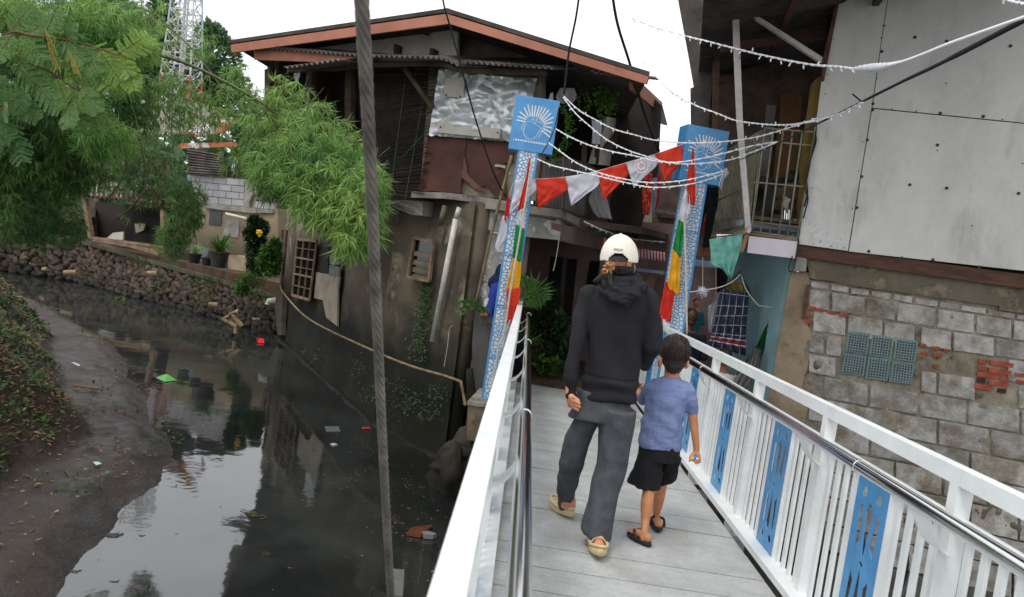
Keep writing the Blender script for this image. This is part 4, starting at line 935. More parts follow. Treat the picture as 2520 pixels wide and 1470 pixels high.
for r in range(len(rows)-1):
    bw_ = 235 if r < 5 else 310; x = 560-(r % 2)*120-(20 if r == 0 else 0)
    if r >= 4: x = 520+(r % 2)*110
    if r == 0: bw_ = 150
    while x < 3300:
        w_ = bw_*r_.uniform(.82, 1.08)*(1+.0002*(x-600)); x1_ = x+w_-16
        if x < 530: xs_ = 530
        else: xs_ = x
        y = lambda f, xx: rowy(r, xx)*(1-f)+rowy(r+1, xx)*f
        cx_ = (xs_+x1_)/2; cy_ = (rowy(r, cx_)+rowy(r+1, cx_))/2
        skip = x1_-xs_ < 50
        if 2 <= r <= 4 and xs_ < 1285 and x1_ > 765:   # glass block opening
            if cy_ > 800 and cy_ < 1120 :
                if xs_ < 765-60: x1_ = 760-(r-2)*12
                elif x1_ > 1285+60: xs_ = 1290
                else: skip = True
        if bpatch[0]-20 < cx_ < bpatch[2]+20 and bpatch[1] < cy_ < bpatch[3]+20: skip = True
        if r == 3 and 1270 < cx_ < 1480: skip = True
        if r == 2 and xs_ < 560: xs_ = 570
        if r_.random() < .03: skip = True
        if not skip:
            gy = 7 if r < 5 else 6; tl = (xs_, y(0, xs_)+gy+r_.uniform(-3, 3)); tr = (x1_, y(0, x1_)+gy+r_.uniform(-3, 3)); br__ = (x1_-4, y(1, x1_)-gy+r_.uniform(-3, 3)); bl = (xs_-4, y(1, xs_)-gy+r_.uniform(-3, 3))
            brk(mb, [tl, tr, br__, bl], .012+r_.uniform(-.006, .008), .05)
        x += w_
mb.build('concrete_blocks', m_block, RB, smooth=False)
for q in ((515, 598, 70), (575, 612, 55), (648, 628, 68), (735, 642, 68), (500, 650, 50), (498, 692, 60), (1280, 852, 50), (1355, 868, 62), (1440, 885, 35), (1280, 905, 58), (1365, 915, 70), (1375, 995, 35), (1925, 1050, 70), (1930, 1095, 60)):
    x, y, w_ = q; rb = MB(); brk(rb, [(x, y), (x+w_, y+w_*.14), (x+w_-3, y+w_*.14+28), (x-3, y+28)], .026, .05, 5); rb.build('red_brick', m_brick, RB)
for q in ((1675, 955, 62), (1750, 965, 170), (1672, 1000, 58), (1740, 1018, 165), (1662, 1042, 145), (1820, 1072, 62), (1745, 1102, 138), (1645, 1125, 132)):
    x, y, w_ = q; rb = MB(); brk(rb, [(x, y), (x+w_, y+w_*.14), (x+w_-4, y+w_*.14+34), (x-4, y+34)], .02, .06, 4); rb.build('red_brick', m_brick, RB)
m_burnt = M('burnt_brick', (66, 46, 38), (48, 34, 28), rough=.9, bump=.5)
for q in ((1664, 1085, 62), (1805, 1155, 62)):
    x, y, w_ = q; mb = MB(); brk(mb, [(x, y), (x+w_, y+w_*.14), (x+w_-4, y+w_*.14+32), (x-4, y+32)], .018, .06, 4); mb.build('burnt_brick', m_burnt, RB)
# glass blocks
gb_ = MB()
m_gblock, nt, b, out = nodes('glass_block'); n = N(nt)
uv = n('ShaderNodeTexCoord').outputs['UV']; sx = n('ShaderNodeSeparateXYZ'); nt.links.new(uv, sx.inputs[0])
hx = n.math('MULTIPLY', n.math('ABSOLUTE', n.math('SINE', n.math('MULTIPLY', sx.outputs[0], 22.0))), n.math('ABSOLUTE', n.math('SINE', n.math('MULTIPLY', sx.outputs[1], 22.0))))
b.inputs['Roughness'].default_value = .12; b.inputs['Specular IOR Level'].default_value = .8; b.inputs['Coat Weight'].default_value = .5
nt.links.new(n.ramp(hx, (.1, .8), (lin((124, 142, 142)), lin((40, 50, 55)))), b.inputs['Base Color'])
bn = n('ShaderNodeBump', {'Strength': 1.0, 'Distance': .012, 'Height': hx}); nt.links.new(bn.outputs[0], b.inputs['Normal'])
m_grim = M('teal_glass_rim', (98, 132, 130), (76, 108, 108), rough=.25, spec=.7)
for cr in ((795, 770, 942, 790, 922, 928, 772, 908), (955, 795, 1105, 815, 1085, 955, 932, 935), (1117, 818, 1268, 838, 1246, 980, 1096, 960), (770, 918, 920, 940, 898, 1078, 745, 1055), (930, 942, 1080, 962, 1058, 1108, 908, 1088), (1094, 975, 1244, 992, 1220, 1132, 1068, 1112)):
    mb = MB(); P = px('F', *cr); mb.wp(P, RW, .08, .022); o = mb.build('glass_block', m_grim, RB)
    cx_ = sum(p[0] for p in P)/4; cy_ = sum(p[1] for p in P)/4; Pi = [(x+(cx_-x)*.13, y+(cy_-y)*.13) for x, y in P]
    mb = MB(); mb.wp(Pi, RW, .01, .0245); c = mb.build('pane', m_gblock, o); ul = c.data.uv_layers.new(name='UVMap')
    E0 = RW.hit(*Pi[0]); ex = RW.hit(*Pi[1])-E0; ey = RW.hit(*Pi[3])-E0; cen = WL[c]
    for lp in c.data.loops:
        p = c.data.vertices[lp.vertex_index].co+cen-E0; ul.data[lp.index].uv = (p.dot(ex)/ex.length_squared, p.dot(ey)/ey.length_squared)
# ring beam and corner column
mb = MB(); mb.wp(px('F', 505, 275, 1983, 470, 3300, 660, 3300, 860)+ragged(px('F', 2600, 745, 1983, 655, 1815, 628, 1815, 600, 1200, 515, 760, 450, 540, 415), 4, 1.2, 5), RW, .1, .045); mb.build('ring_beam', m_ring, RB)
mb = MB(); mb.wp(px('F', 408, 368, 540, 375)+ragged(px('F', 530, 450, 545, 560, 500, 700, 545, 800, 500, 900, 520, 1000, 480, 1150, 520, 1300, 470, 1500, 430, 1900, 330, 2500), 4, 3, 6)+px('F', 60, 2500, 160, 1800, 250, 1250, 330, 800), RW, .2, .02); mb.build('corner_column', m_plaster, RB)
mb = MB(); mb.wp(px('F', 440, 265, 514, 282, 508, 368, 405, 366, 432, 330), RW, .3, .1); mb.build('beam_stub', m_conc, RB)
mb = MB(); mb.wp(px('F', 512, 458, 540, 456, 512, 590, 500, 690, 478, 690, 492, 590), RW, .03, .05); mb.build('wood_strip', m_brown, RB)
# timber sill beam
mb = MB(); mb.wp(px('F', 452, 183, 1983, 388, 3300, 560, 3300, 662, 1983, 482, 445, 268), RW, .16, .10); mb.build('sill_beam', m_brown, RB)
# fibre board cladding
sA = lambda t: (1240+(1045-1240)*t, 80+(1335-80)*t)
def clad(pts, off): 
    mb = MB(); mb.wp(px('E', *pts), RW, .02, off); o = mb.build('cladding_board', m_board, RB); return o
clad((993, -20, 1030, -260, 1292, -250, 1252, -0, 1238, 85, 1168, 570, 1042, 1334, 780, 1298, 800, 1140, 830, 900, 850, 780, 880, 600, 905, 400), .135)
clad((1256, 0, 1300, -250, 2500, -250, 2500, 705, 1978, 653, 1172, 573, 1242, 85), .13)
clad((1171, 579, 1978, 659, 2500, 712, 2500, 1520, 1978, 1440, 1047, 1337), .13)
mb = MB(); mb.wp(px('E', 960, -200, 3000, -300, 3000, 3400, 780, 3400, 780, 1400, 860, 780), RW, .12, -.22); mb.build('sky_blocking_slab', m_cable, RB)  # black slab added behind the wall so no sky leaks through its gaps
mb = MB(); mb.wp(px('E', 985, -60, 1600, -300, 2500, -300, 2500, 1500, 1978, 1435, 790, 1290, 860, 780, 905, 400), RW, .05, .1); mb.build('cladding_backing', m_cable, RB)
for x, y in ((1222, 275), (1175, 553), (1173, 585), (1145, 745), (1115, 940), (1090, 1105), (1153, 1337), (1493, 1382), (1740, 1420), (1533, 603), (1761, 620), (1518, 772), (1371, 983), (1567, 1001), (1949, 1029), (1398, 200), (1567, 220), (1906, 246)):
    mb = MB(); p = RW.hit(*px('E', x, y)[0], .128); mb.tube([p, p+RW.n*.008, p+RW.n*.011], [.0155, .0155, .009], 10); mb.build('rivet', M('rusty_rivet', (74, 46, 46), rough=.7) if 'rusty_rivet' not in bpy.data.materials else bpy.data.materials['rusty_rivet'], RB)
mb = MB()
for x, y in ((1240, 138), (1228, 138), (1195, 418), (1218, 204), (1155, 595), (1125, 757), (1098, 911), (1066, 1108), (1275, 580), (1405, 592), (1863, 635), (1517, 801), (1970, 870), (935, 398), (966, 212), (857, 1297), (953, 1310), (1020, 1318), (1565, 444), (920, 500), (1330, 1365), (850, 1000), (1700, 1200)):
    p = RW.hit(*px('E', x, y)[0], .129); mb.tube([p, p+RW.n*.007], .0065, 6)
mb.build('nail_heads', m_cable, RB)
# chalky hand lettering
mb = MB()
def brush(pts, w_=12, seed=1):
    P = px('F', *pts)
    for i in range(len(P)-1):
        a = RW.hit(*P[i], .1385); b_ = RW.hit(*P[i+1], .1385); d = (b_-a).normalized(); s_ = d.cross(RW.n)*w_*.0007
        mb.prism([a-d*.006+s_, b_+d*.006+s_, b_+d*.006-s_, a-d*.006-s_], [p-RW.n*.003 for p in (a-d*.006+s_, b_+d*.006+s_, b_+d*.006-s_, a-d*.006-s_)])
brush((530, 12, 508, 8, 492, 28, 505, 52, 530, 52, 534, 34, 516, 34), 13); brush((543, 97, 600, 60), 13); brush((560, 130, 655, 103, 602, 165, 690, 142), 14); brush((640, 196, 742, 150, 738, 215), 14); brush((696, 172, 700, 200), 10)
mb.build('chalk_lettering', M('chalk_paint', (212, 213, 212), (203, 204, 202), sc=20, rough=.9), RB)
mb = MB(); mb.wp(px('E', 976, 20, 992, -30, 1006, -30, 992, 30, 915, 430, 902, 432, 905, 330, 935, 200), RW, .05, .16); mb.build('edge_timber', m_brown, RB)
# --- niche with pale blue walls below the cage
NS = W2(1940, 760, 8.28, 1872, 760, 10.2)        # inner side wall
mb = MB(); a = [NS.hit(x, y) for x, y in ((1946, 640), (1905, 940), (1892, 1180))]
t0 = RW.hit(1946, 640, -.06); f0 = V((t0.x-.02, t0.y, 0)); d_ = V((-.02, 1, 0)); 
q0 = V((f0.x, f0.y, WZ-.3)); q1 = V((f0.x, f0.y, 2.05)); q2 = q1+V((-.02, 2.2, 0)); q3 = q0+V((-.02, 2.2, 0))
mb.prism([q0, q1, q2, q3], [p+V((.1, 0, 0)) for p in (q0, q1, q2, q3)]); mb.build('niche_side_wall', m_sky, RB)
BK = W2(1700, 800, 11.3, 1900, 800, 10.4)
mb = MB(); mb.wp(px('R', 610, 200, 1130, 200, 1130, 1500, 560, 1500), BK, .1); mb.build('niche_back_wall', m_sky, RB)
mb = MB(); mb.wp(px('R', 775, 375, 975, 430, 885, 1350, 690, 1300), BK, .04, .03); mb.build('blue_door', M('dim_blue_door', (110, 146, 156), (92, 126, 136), rough=.6), RB)
mb = MB(); a, b_ = px('R', 770, 372, 985, 428); mb.beam(BK.hit(*a, .06), BK.hit(*b_, .06), .05, .06, BK.n); a, b_ = px('R', 985, 428, 885, 1300); mb.beam(BK.hit(*a, .06), BK.hit(*b_, .06), .06, .05, BK.n); mb.build('door_frame', m_dark, RB)
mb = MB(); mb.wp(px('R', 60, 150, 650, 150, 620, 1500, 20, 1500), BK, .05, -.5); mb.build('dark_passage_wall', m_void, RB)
mb = MB(); mb.wp(px('R', 60, 380, 330, 430, 330, 1250, 20, 1200), BK, .05, -.4); mb.build('pink_passage_wall', m_dusk, RB)
mb = MB(); a, b_ = px('R', 290, 430, 262, 1000); mb.beam(BK.hit(*a, -.1), BK.hit(*b_, -.1), .08, .08, BK.n); mb.build('passage_post', m_brown, RB)
mb = MB(); q = [V((2.3, 8.45, 1.98)), V((2.98, 8.22, 1.98)), V((3.0, 11.2, 1.98)), V((2.5, 11.6, 1.98))]; mb.prism(q, [p-V((0, 0, .07)) for p in q]); mb.build('niche_ceiling', M('dim_board', (150, 158, 164), (128, 136, 142)), RB)
mb = MB(); mb.wp(px('R', 775, 455, 820, 460, 800, 495, 770, 488), BK, .01, .08); mb.build('paper_note', m_panelwhite, RB)
# --- cage balcony
CG = W2(1815, 560, 8.25, 1955, 570, 8.15)
cg = T('balcony_cage', 'dull steel grille cage of the balcony beside the pale board wall', 'balcony cage', CG.hit(1880, 585))
mb = MB()
def cb(a, b_, r=.0095, n_=6): 
    (p, q) = px('Q', *a, *b_); mb.tube([CG.hit(*p), CG.hit(*q)], r, n_)
for a, b_ in (((683, 90), (560, 1055)), ((765, 100), (640, 1065)), ((855, 110), (725, 1075)), ((942, 120), (812, 1090)), ((1032, 125), (895, 1100)), ((1150, 130), (985, 1112))): cb(a, b_)
mb.build('upright_bars', m_tan, cg, smooth=True)
mb = MB()
for a, b_ in (((680, 90), (1160, 130)), ((662, 208), (1135, 255)), ((545, 600), (600, 595)), ((600, 595), (1068, 637)), ((575, 960), (1005, 1015)), ((556, 1050), (988, 1112))): mb = MB(); cb(a, b_, .0085); mb.build('cross_bar', m_tan, cg, smooth=True)
CS = W2(1840, 560, 8.25, 1755, 560, 9.9)
mb = MB()
for k in range(30):
    t = k/29; tp = (655-410*t, 115+235*t); bt = (552-375*t, 968+85*t) if k else (555, 1050)
    (p, q) = px('Q', *tp, *bt); a, b_ = CS.hit(*p), CS.hit(*q); mb.tube([a, a.lerp(b_, .9), b_+V((.0, -.0, 0))], .0055, 5)
mb.build('side_bars', m_tan, cg, smooth=True)
mb = MB()
for a, b_ in (((655, 115), (245, 350)), ((600, 595), (250, 760)), ((655, 250), (255, 420)), ((552, 968), (177, 1053)), ((500, 1075), (170, 1112)), ((200, 1050), (170, 1112))):
    (p, q) = px('Q', *a, *b_); mb.tube([CS.hit(*p), CS.hit(*q)], .009, 6)
for k in range(26):
    t = k/25; (p, q) = px('Q', 550-372*t, 968+85*t, 497-327*t, 1072+40*t); mb.tube([CS.hit(*p), CS.hit(*q, .12)], .005, 4)
for k in range(13):
    t = k/12
    (p, q) = px('Q', 655-400*t, 125+230*t, 655-400*t-30, 250+170*t-5); a = CS.hit(*p); b_ = CS.hit(*q)
    mb.tube([a, (a+b_)/2+V((.06, 0, 0)), b_], .005, 4); mb.tube([a+V((0, 0, 0)), (a+b_)/2-V((.06, 0, 0)), b_], .005, 4)
mb.build('side_frame', m_tan, cg, smooth=True)
mb = MB(); mb.wp(px('Q', 495, 1055, 990, 1118, 985, 1142, 500, 1075), CG, .12, .02); mb.build('floor_batten', m_oldwood, cg)
mb = MB(); mb.wp(px('F', 124, 127, 450, 165, 433, 280, 111, 240), CG, .02, .05); mb.build('fascia_board', m_pinkboard, cg)
mb = MB(); mb.wp(px('F', 98, 118, 122, 122, 85, 235, 55, 238), CG, .04, .03); mb.build('end_board', M('orange_pine', (176, 124, 88), (156, 106, 74), rough=.7), cg)
mb = MB(); q = [CG.hit(1842, 600), CG.hit(1962, 612), CG.hit(1962, 612)+V((0, 2.3, 0)), CG.hit(1752, 600)+V((-.2, 2.3, 0)), CS.hit(1752, 598)]; q = [V((p.x, p.y, 2.02)) for p in q]; mb.prism(q, [p-V((0, 0, .035)) for p in q]); mb.build('floor_board', m_dark, cg)
# balcony contents and dark room behind
mb = MB(); mb.wp(px('E', 205, 470, 990, 200, 900, 1260, 215, 1240), CG, .05, -1.9); mb.build('balcony_room_wall', m_dark, RB)
mb = MB(); mb.wp(px('E', 690, 500, 800, 510, 760, 1000, 640, 980), CG, .05, -1.75); mb.build('wardrobe', M('ochre_brown', (116, 78, 42), (92, 60, 34)), RB)
mb = MB(); mb.wp(px('E', 872, 420, 905, 400, 885, 600, 860, 780, 815, 1140, 785, 1240, 778, 1100), CG, .3, -.15); mb.build('ochre_side', m_yellowwall, RB)
mb = MB(); mb.wp(px('E', 610, 560, 660, 560, 620, 960, 575, 960), CG, .05, -1.7); mb.build('grey_curtain', M('grey_curtain', (120, 116, 116), (92, 88, 88)), RB)
def torus(mb, c, R_, r, ax, nu=30, nv=12, fl=1.0):
    x = ax.orthogonal().normalized(); y = ax.cross(x); vs = []
    for i in range(nu):
        a = 2*pi*i/nu; d = x*cos(a)+y*sin(a)
        for k in range(nv):
            b_ = 2*pi*k/nv; vs.append(c+d*(R_+r*cos(b_))+ax*r*fl*sin(b_))
    mb.add(vs, [(i*nv+k, i*nv+(k+1) % nv, ((i+1) % nu)*nv+(k+1) % nv, ((i+1) % nu)*nv+k) for i in range(nu) for k in range(nv)])
for x, y, lab in ((640, 770, 'black tyre standing in the cage, the one nearer the white post'), (765, 780, 'black tyre standing in the cage, the one nearer the pale wall')):
    mb = MB(); torus(mb, at(*px('Q', x, y)[0], 8.75), .2, .075, V((.93, .36, 0)), fl=1.15); mb.build('tyre', M('tyre_rubber', (46, 45, 46), (34, 33, 34), rough=.8, bump=.4, bsc=60) if 'tyre_rubber' not in bpy.data.materials else bpy.data.materials['tyre_rubber'], label=lab, cat='tyre', group='tyres in the balcony cage', smooth=True)
mb = MB(); mb.ell(at(*px('Q', 940, 560)[0], 8.6), (.1, .1, .085)); mb.build('helmet', m_cable, label='black helmet on the junk pile behind the grille', cat='helmet', smooth=True)
mb = MB(); r_ = random.Random(5)
for q in range(16): mb.rock(at(*px('Q', r_.uniform(860, 990), r_.uniform(620, 1010))[0], 8.5), (.12, .1, .1), q+300)
mb.build('junk_pile', m_dark, label='dark heap of odds and ends behind the grille by the pale wall', cat='junk')
mb = MB(); cloth(mb, [(at(*px('Q', 850, 715)[0], 8.4), at(*px('Q', 925, 750)[0], 8.4)), (at(*px('Q', 855, 800)[0], 8.4), at(*px('Q', 905, 800)[0], 8.4)), (at(*px('Q', 885, 880)[0], 8.4), at(*px('Q', 900, 880)[0], 8.4))], .02, 1); mb.build('paper_bag', m_cream, label='pale torn paper bag caught behind the grille', cat='bag', smooth=True, recalc=False)
mb = MB()
for dx in (0, 22, 40): mb.tube([at(*q, 8.42) for q in px('Q', 850+dx, 840, 835+dx, 1040, 862+dx, 1050, 868+dx, 850)], .006, 5)
mb.build('wire_hangers', m_chrome, label='bundle of wire hangers behind the lower grille', cat='hangers')
# --- roof over the balcony
ev0, ev1 = V((1.0, 5.6, 3.83)), V((2.12, 11.0, 3.83))
mb = MB(); up = V((3.4, .4, .95)); k = 46
a, b_ = ev0-V((.2, .9, 0)), ev1; corr(mb, a, b_, b_+up, a+up, 60, .02)
RF = T('balcony_roof', 'corrugated roof on brown beams reaching over the cage, its dark underside showing', 'roof', ev1)
mb.build('roof_sheets', m_corrdark, RF, recalc=False)
mb = MB()
for t in (.25, .5, .78): p, q = a.lerp(a+up, t)-V((0, 0, .09)), b_.lerp(b_+up, t)-V((0, 0, .09)); mb.beam(p, q, .06, .08)
for t in (.35, .62, .86): p = a.lerp(b_, t)-V((0, 0, .15)); mb.beam(p+up*.07, p+up*.98, .06, .08)
mb.build('rafters', M('red_brown_timber', (92, 58, 48), (66, 42, 36), rough=.85), RF)
mb = MB(); mb.wp(px('E', 345, 52, 900, -2, 900, -30, 345, 34), CG, .06, .12); mb.build('cross_beam', m_brown, RF)
mb = MB(); mb.wp(px('E', 468, 44, 500, 44, 908, 305, 903, 335), CG, .07, .06); mb.build('diagonal_brace', m_whitewood, RF)
mb = MB(); mb.wp(px('E', 428, 52, 462, 52, 484, 640, 528, 1228, 516, 1242, 500, 1230, 452, 640), CG, .07, .16); mb.build('white_post', m_whitewood, RF)
mb = MB(); mb.wp(px('E', 330, 100, 370, 100, 350, 700, 320, 720), CG, .06, -1.2); mb.build('far_post', m_brown, RF)
mb = MB(); a_ = V((ev1.x, ev1.y, 0)); mb.prism([V((2.15, 11.0, 1.9)), V((6.5, 11.3, 1.9)), V((6.5, 11.3, 4.9)), V((2.15, 11.0, 3.8))], [V((2.15, 11.1, 1.9)), V((6.5, 11.4, 1.9)), V((6.5, 11.4, 4.9)), V((2.15, 11.1, 3.8))]); mb.build('gable_boarding', m_dark, RF)
mb = MB(); P = px('E', 1, 470); mb.wp(px('E', 138, -5, 168, 160, 192, 290, 226, 487, 207, 520, 216, 640, 216, 690, 300, 700, 330, 300, 300, 0), W2(1700, 200, 10.2, 1760, 200, 10.1), .03); mb.build('side_sheet', m_corrdark, RF)
# hanging things around the niche
def clothpx(name, rows, Y, m_, lab, cat, amp=.02, folds=3, group=None, crump=0, ph=0, parent=None, nu=16, nv=6, t=.002):
    mb = MB(); R_ = []
    for r in rows:
        R_.append((at(r[0][0], r[0][1], Y), at(r[1][0], r[1][1], Y)))
    cloth(mb, R_, amp, folds, crump=crump, ph=ph, nu=nu, nv=nv, t=t)
    return mb.build(name, m_, parent, label=lab, cat=cat, group=group, smooth=True, recalc=False)
def rows(k, *q): return [(px(k, a, b_)[0], px(k, c, d)[0]) for a, b_, c, d in q]
clothpx('cloth', rows('P', (415, 818, 642, 785), (425, 900, 632, 860), (430, 990, 608, 950), (490, 1010, 580, 1030), (545, 1075, 566, 1085)), 8.1, m_turq, 'ragged turquoise cloth hanging from the edge of the cage', 'cloth', .03, 3, crump=.02, ph=1)
clothpx('trousers', rows('P', (395, 440, 480, 420), (360, 560, 475, 560), (320, 640, 460, 640)), 8.95, m_black, 'black trousers hanging behind the right gate post', 'trousers', .02, 2)
t0_ = [o for o in bpy.data.objects if o.name == 'trousers'][0]
clothpx('trouser_leg', rows('P', (335, 600, 395, 610), (315, 720, 370, 730), (303, 858, 335, 862)), 8.95, m_black, None, None, .015, 1, parent=None)
lg = bpy.data.objects['trouser_leg']; lg.parent = t0_; lg.location = WL[lg]-WL[t0_]
clothpx('trouser_leg', rows('P', (400, 600, 470, 600), (385, 740, 440, 740), (368, 875, 412, 875)), 8.93, m_black, None, None, .015, 1)
lg = bpy.data.objects['trouser_leg.001']; lg.parent = t0_; lg.location = WL[lg]-WL[t0_]
clothpx('shirt', rows('P', (372, 610, 390, 600), (350, 720, 385, 720), (338, 795, 378, 780)), 9.05, m_orange, 'bright orange and white garment between the black trouser legs', 'garment', .01, 1)
clothpx('plastic_bag', rows('P', (520, 335, 535, 335), (500, 380, 545, 375), (485, 430, 512, 420), (480, 460, 500, 488)), 7.9, m_wcloth, 'white plastic bag knotted where the light strings meet beside the right sign box', 'bag', .03, 2, crump=.03)
sar = T('sarong', 'navy sarong checked with white lines and a red band, hung over the passage', 'sarong', at(*px('R', 540, 1100)[0], 8.8))
m_sar, nt, b, out = nodes('checked_sarong'); n = N(nt)
uv = n('ShaderNodeTexCoord').outputs['UV']; sx = n('ShaderNodeSeparateXYZ'); nt.links.new(uv, sx.inputs[0])
def line(v, k, w_): return n.math('LESS_THAN', n.math('ABSOLUTE', n.math('SUBTRACT', n.math('FRACT', n.math('MULTIPLY', v, k)), .5)), w_)
g = n.math('MAXIMUM', line(sx.outputs[0], 4.2, .04), line(sx.outputs[1], 6.5, .035))
c = n.mix(g, lin((40, 46, 66)), lin((168, 168, 176)))
rb_ = n.math('LESS_THAN', n.math('ABSOLUTE', n.math('SUBTRACT', sx.outputs[1], .8)), .028); c = n.mix(rb_, c, lin((140, 34, 48)))
wl_ = n.math('LESS_THAN', n.math('ABSOLUTE', n.math('SUBTRACT', n.math('ABSOLUTE', n.math('SUBTRACT', sx.outputs[1], .8)), .04)), .008); c = n.mix(wl_, c, lin((190, 190, 196)))
nt.links.new(c, b.inputs['Base Color']); b.inputs['Roughness'].default_value = .9
o = clothpx('cloth', rows('R', (455, 478, 725, 520), (425, 650, 712, 660), (395, 800, 700, 800), (365, 920, 690, 960), (338, 1010, 690, 1110)), 8.8, m_sar, None, None, .04, 4, parent=sar, nu=36, nv=10)
ul = o.data.uv_layers.new(name='UVMap'); k_ = 37; nm = len(o.data.vertices)//2
for lp in o.data.loops: 
    i = lp.vertex_index % nm; ul.data[lp.index].uv = ((i % k_)/36, (i//k_)/40)
mb = MB(); mb.tube(arcpts([at(*q, 8.78) for q in px('R', 455, 480, 540, 440, 620, 360, 700, 460, 740, 560)], 4), .012, 6); mb.tube([at(*q, 8.78) for q in px('R', 620, 360, 625, 330, 645, 320)], .006, 5); mb.build('hanger', m_cable, sar)
clothpx('collar', rows('R', (520, 420, 700, 440), (500, 480, 720, 510)), 8.82, M('mustard_cloth', (140, 116, 30), (110, 90, 24)), None, None, .03, 3, parent=sar)
clothpx('cloth', rows('R', (430, 510, 450, 520), (380, 620, 425, 640), (340, 660, 400, 780), (345, 890, 365, 900)), 8.95, m_wcloth, 'pale grey cloth hanging behind the left edge of the sarong', 'cloth', .02, 2)
clothpx('cloth', rows('R', (905, 780, 935, 800), (840, 900, 900, 900), (780, 1020, 870, 1040), (680, 1170, 790, 1160), (580, 1310, 690, 1330)), 8.7, M('deep_green_cloth', (30, 92, 46), (22, 70, 36), rough=.8), 'green sheet slung in front of the blue door', 'cloth', .03, 3)
clothpx('sack', rows('R', (760, 1030, 830, 1050), (700, 1180, 800, 1200), (600, 1300, 760, 1310), (560, 1420, 700, 1420)), 8.5, M('grey_sack', (116, 112, 112), (92, 88, 88), rough=.9), 'grey sacking slumped beside the green sheet behind the right railing', 'sack', .04, 3, crump=.03)
mb = MB(); r_ = random.Random(8); c = at(*px('R', 290, 500)[0], 8.4)
for q in range(46):
    d = V((r_.gauss(0, 1), r_.gauss(0, 1), r_.gauss(0, 1))).normalized(); mb.tube([c+d*.02, c+d*r_.uniform(.05, .075)+V((0, 0, -.01))], .0035, 4)
mb.ell(c, .035, 10, 8); mb.build('raffia_ball', m_wcloth, label='frayed white raffia ball hanging on a thin string', cat='ornament')
mb = MB(); mb.tube([at(*px('R', 290, 190)[0], 8.4), c], .003, 5); mb.build('string', m_rope, label='thin string holding the frayed raffia ball', cat='string')
mb = MB(); mb.tube(arcpts([at(*q, 8.4) for q in px('R', 162, 515, 330, 492, 450, 468, 560, 420, 640, 350)], 4), .006, 6); mb.build('clothes_line', m_rope, label='thin pale line running behind the raffia ball towards the sarong', cat='line', smooth=True)
mb = MB(); mb.tube(arcpts([at(*q, 8.6) for q in px('R', 650, 370, 700, 500, 800, 630, 860, 645, 935, 660)], 4), .007, 6); mb.build('cord', m_rope, label='pale cord drooping from the hanger to the blue door', cat='cord', smooth=True)
mb = MB(); mb.wp(px('P', 300, 850, 425, 865, 425, 940, 292, 925), W2(1700, 600, 9.1, 1750, 600, 9.0), .25); mb.build('cardboard_box', M('cardboard', (128, 88, 64), (108, 72, 52)), label='brown cardboard box below the black trousers', cat='box')
mb = MB(); mb.wp(px('R', 225, 208, 420, 232, 420, 290, 200, 270), W2(1700, 640, 9.0, 1820, 640, 8.7), .3); mb.build('tin_canopy', M('pale_blue_tin', (146, 158, 176), (118, 130, 148), rough=.5), label='pale blue tin canopy under the turquoise cloth', cat='canopy')
# bundle of strings along the edge of the boards
mb = MB(); mb.tube(arcpts([RW.hit(*q, .17) for q in px('Q', 1165, 40, 1150, 200, 1120, 330, 1090, 480, 1060, 640, 1085, 740, 1060, 860, 1040, 930)], 4), .008, 5); mb.tube(arcpts([RW.hit(*q, .16) for q in px('Q', 1150, 140, 1160, 210, 1105, 400, 1075, 560, 1080, 700, 1050, 820)], 4), .008, 5)
mb.tube(arcpts([CG.hit(*q, .08) for q in px('Q', 985, 1115, 1000, 1150, 975, 1300, 950, 1400, 920, 1425, 905, 1390, 940, 1280)], 4), .006, 5); mb.build('cable_bundle', m_cable, label='tangle of dark cables down the edge of the pale boards', cat='cables', smooth=True)
mb = MB(); mb.tube(arcpts([at(*q, 9.0) for q in px('C', 938, 1035, 925, 1120, 906, 1212)], 4), .004, 5); mb.build('string', m_rope, label='short pale string dangling from the slab corner over the doorway', cat='string')
mb = MB(); mb.tube(arcpts([LW1.hit(*q, .1) for q in px('K', 1232, 848, 1215, 870, 1205, 960, 1185, 1082)], 4), .005, 5); mb.build('string', m_rope, label='pale string hanging on the mossy wall right of the long white pipe', cat='string')
mb = MB(); mb.wp(hole_ell(*px('A', 1560, 1)[0], 1, 1), HF, .01); 
# batik, laundry behind the bunting
m_batik = M('batik_cloth', (190, 26, 48), (206, 150, 52), sc=22, pos=(.52, .6), rough=.8)
clothpx('cloth', rows('C', (1430, 660, 1475, 650), (1415, 760, 1470, 770), (1420, 890, 1455, 895)), 9.6, m_batik, 'red and gold batik cloth hanging in the gap between the houses', 'cloth', .02, 3)
clothpx('cloth', rows('C', (1478, 680, 1505, 680), (1470, 780, 1500, 780), (1468, 890, 1480, 890)), 9.7, M('check_blue', (110, 150, 176), (170, 150, 140), sc=18), 'narrow blue and grey cloth beside the batik', 'cloth', .01, 2)
clothpx('cloth', rows('C', (1500, 660, 1522, 670), (1500, 780, 1512, 790), (1488, 860, 1496, 865)), 9.6, M('crimson_cloth', (176, 22, 50), (150, 16, 40)), 'narrow crimson cloth at the right of the batik', 'cloth', .01, 2)
clothpx('cloth', rows('C', (1150, 720, 1165, 720), (1110, 800, 1210, 790), (1130, 870, 1240, 910), (1165, 905, 1242, 912)), 9.6, M('sheer_white', (196, 192, 192), (172, 168, 168), transl=.4), 'thin greyish white cloth on the balcony railing', 'cloth', .03, 3)
clothpx('cloth', rows('C', (1125, 350, 1185, 350), (1130, 420, 1180, 420), (1125, 485, 1175, 488)), 9.5, m_wcloth, 'white shirt with mauve trim hanging on the upper balcony', 'shirt', .02, 2)
clothpx('cloth', rows('C', (890, 195, 905, 190), (870, 260, 905, 240), (880, 240, 890, 250)), 9.3, m_wcloth, 'strip of white cloth left of the upright cable loop', 'cloth', .01, 1)
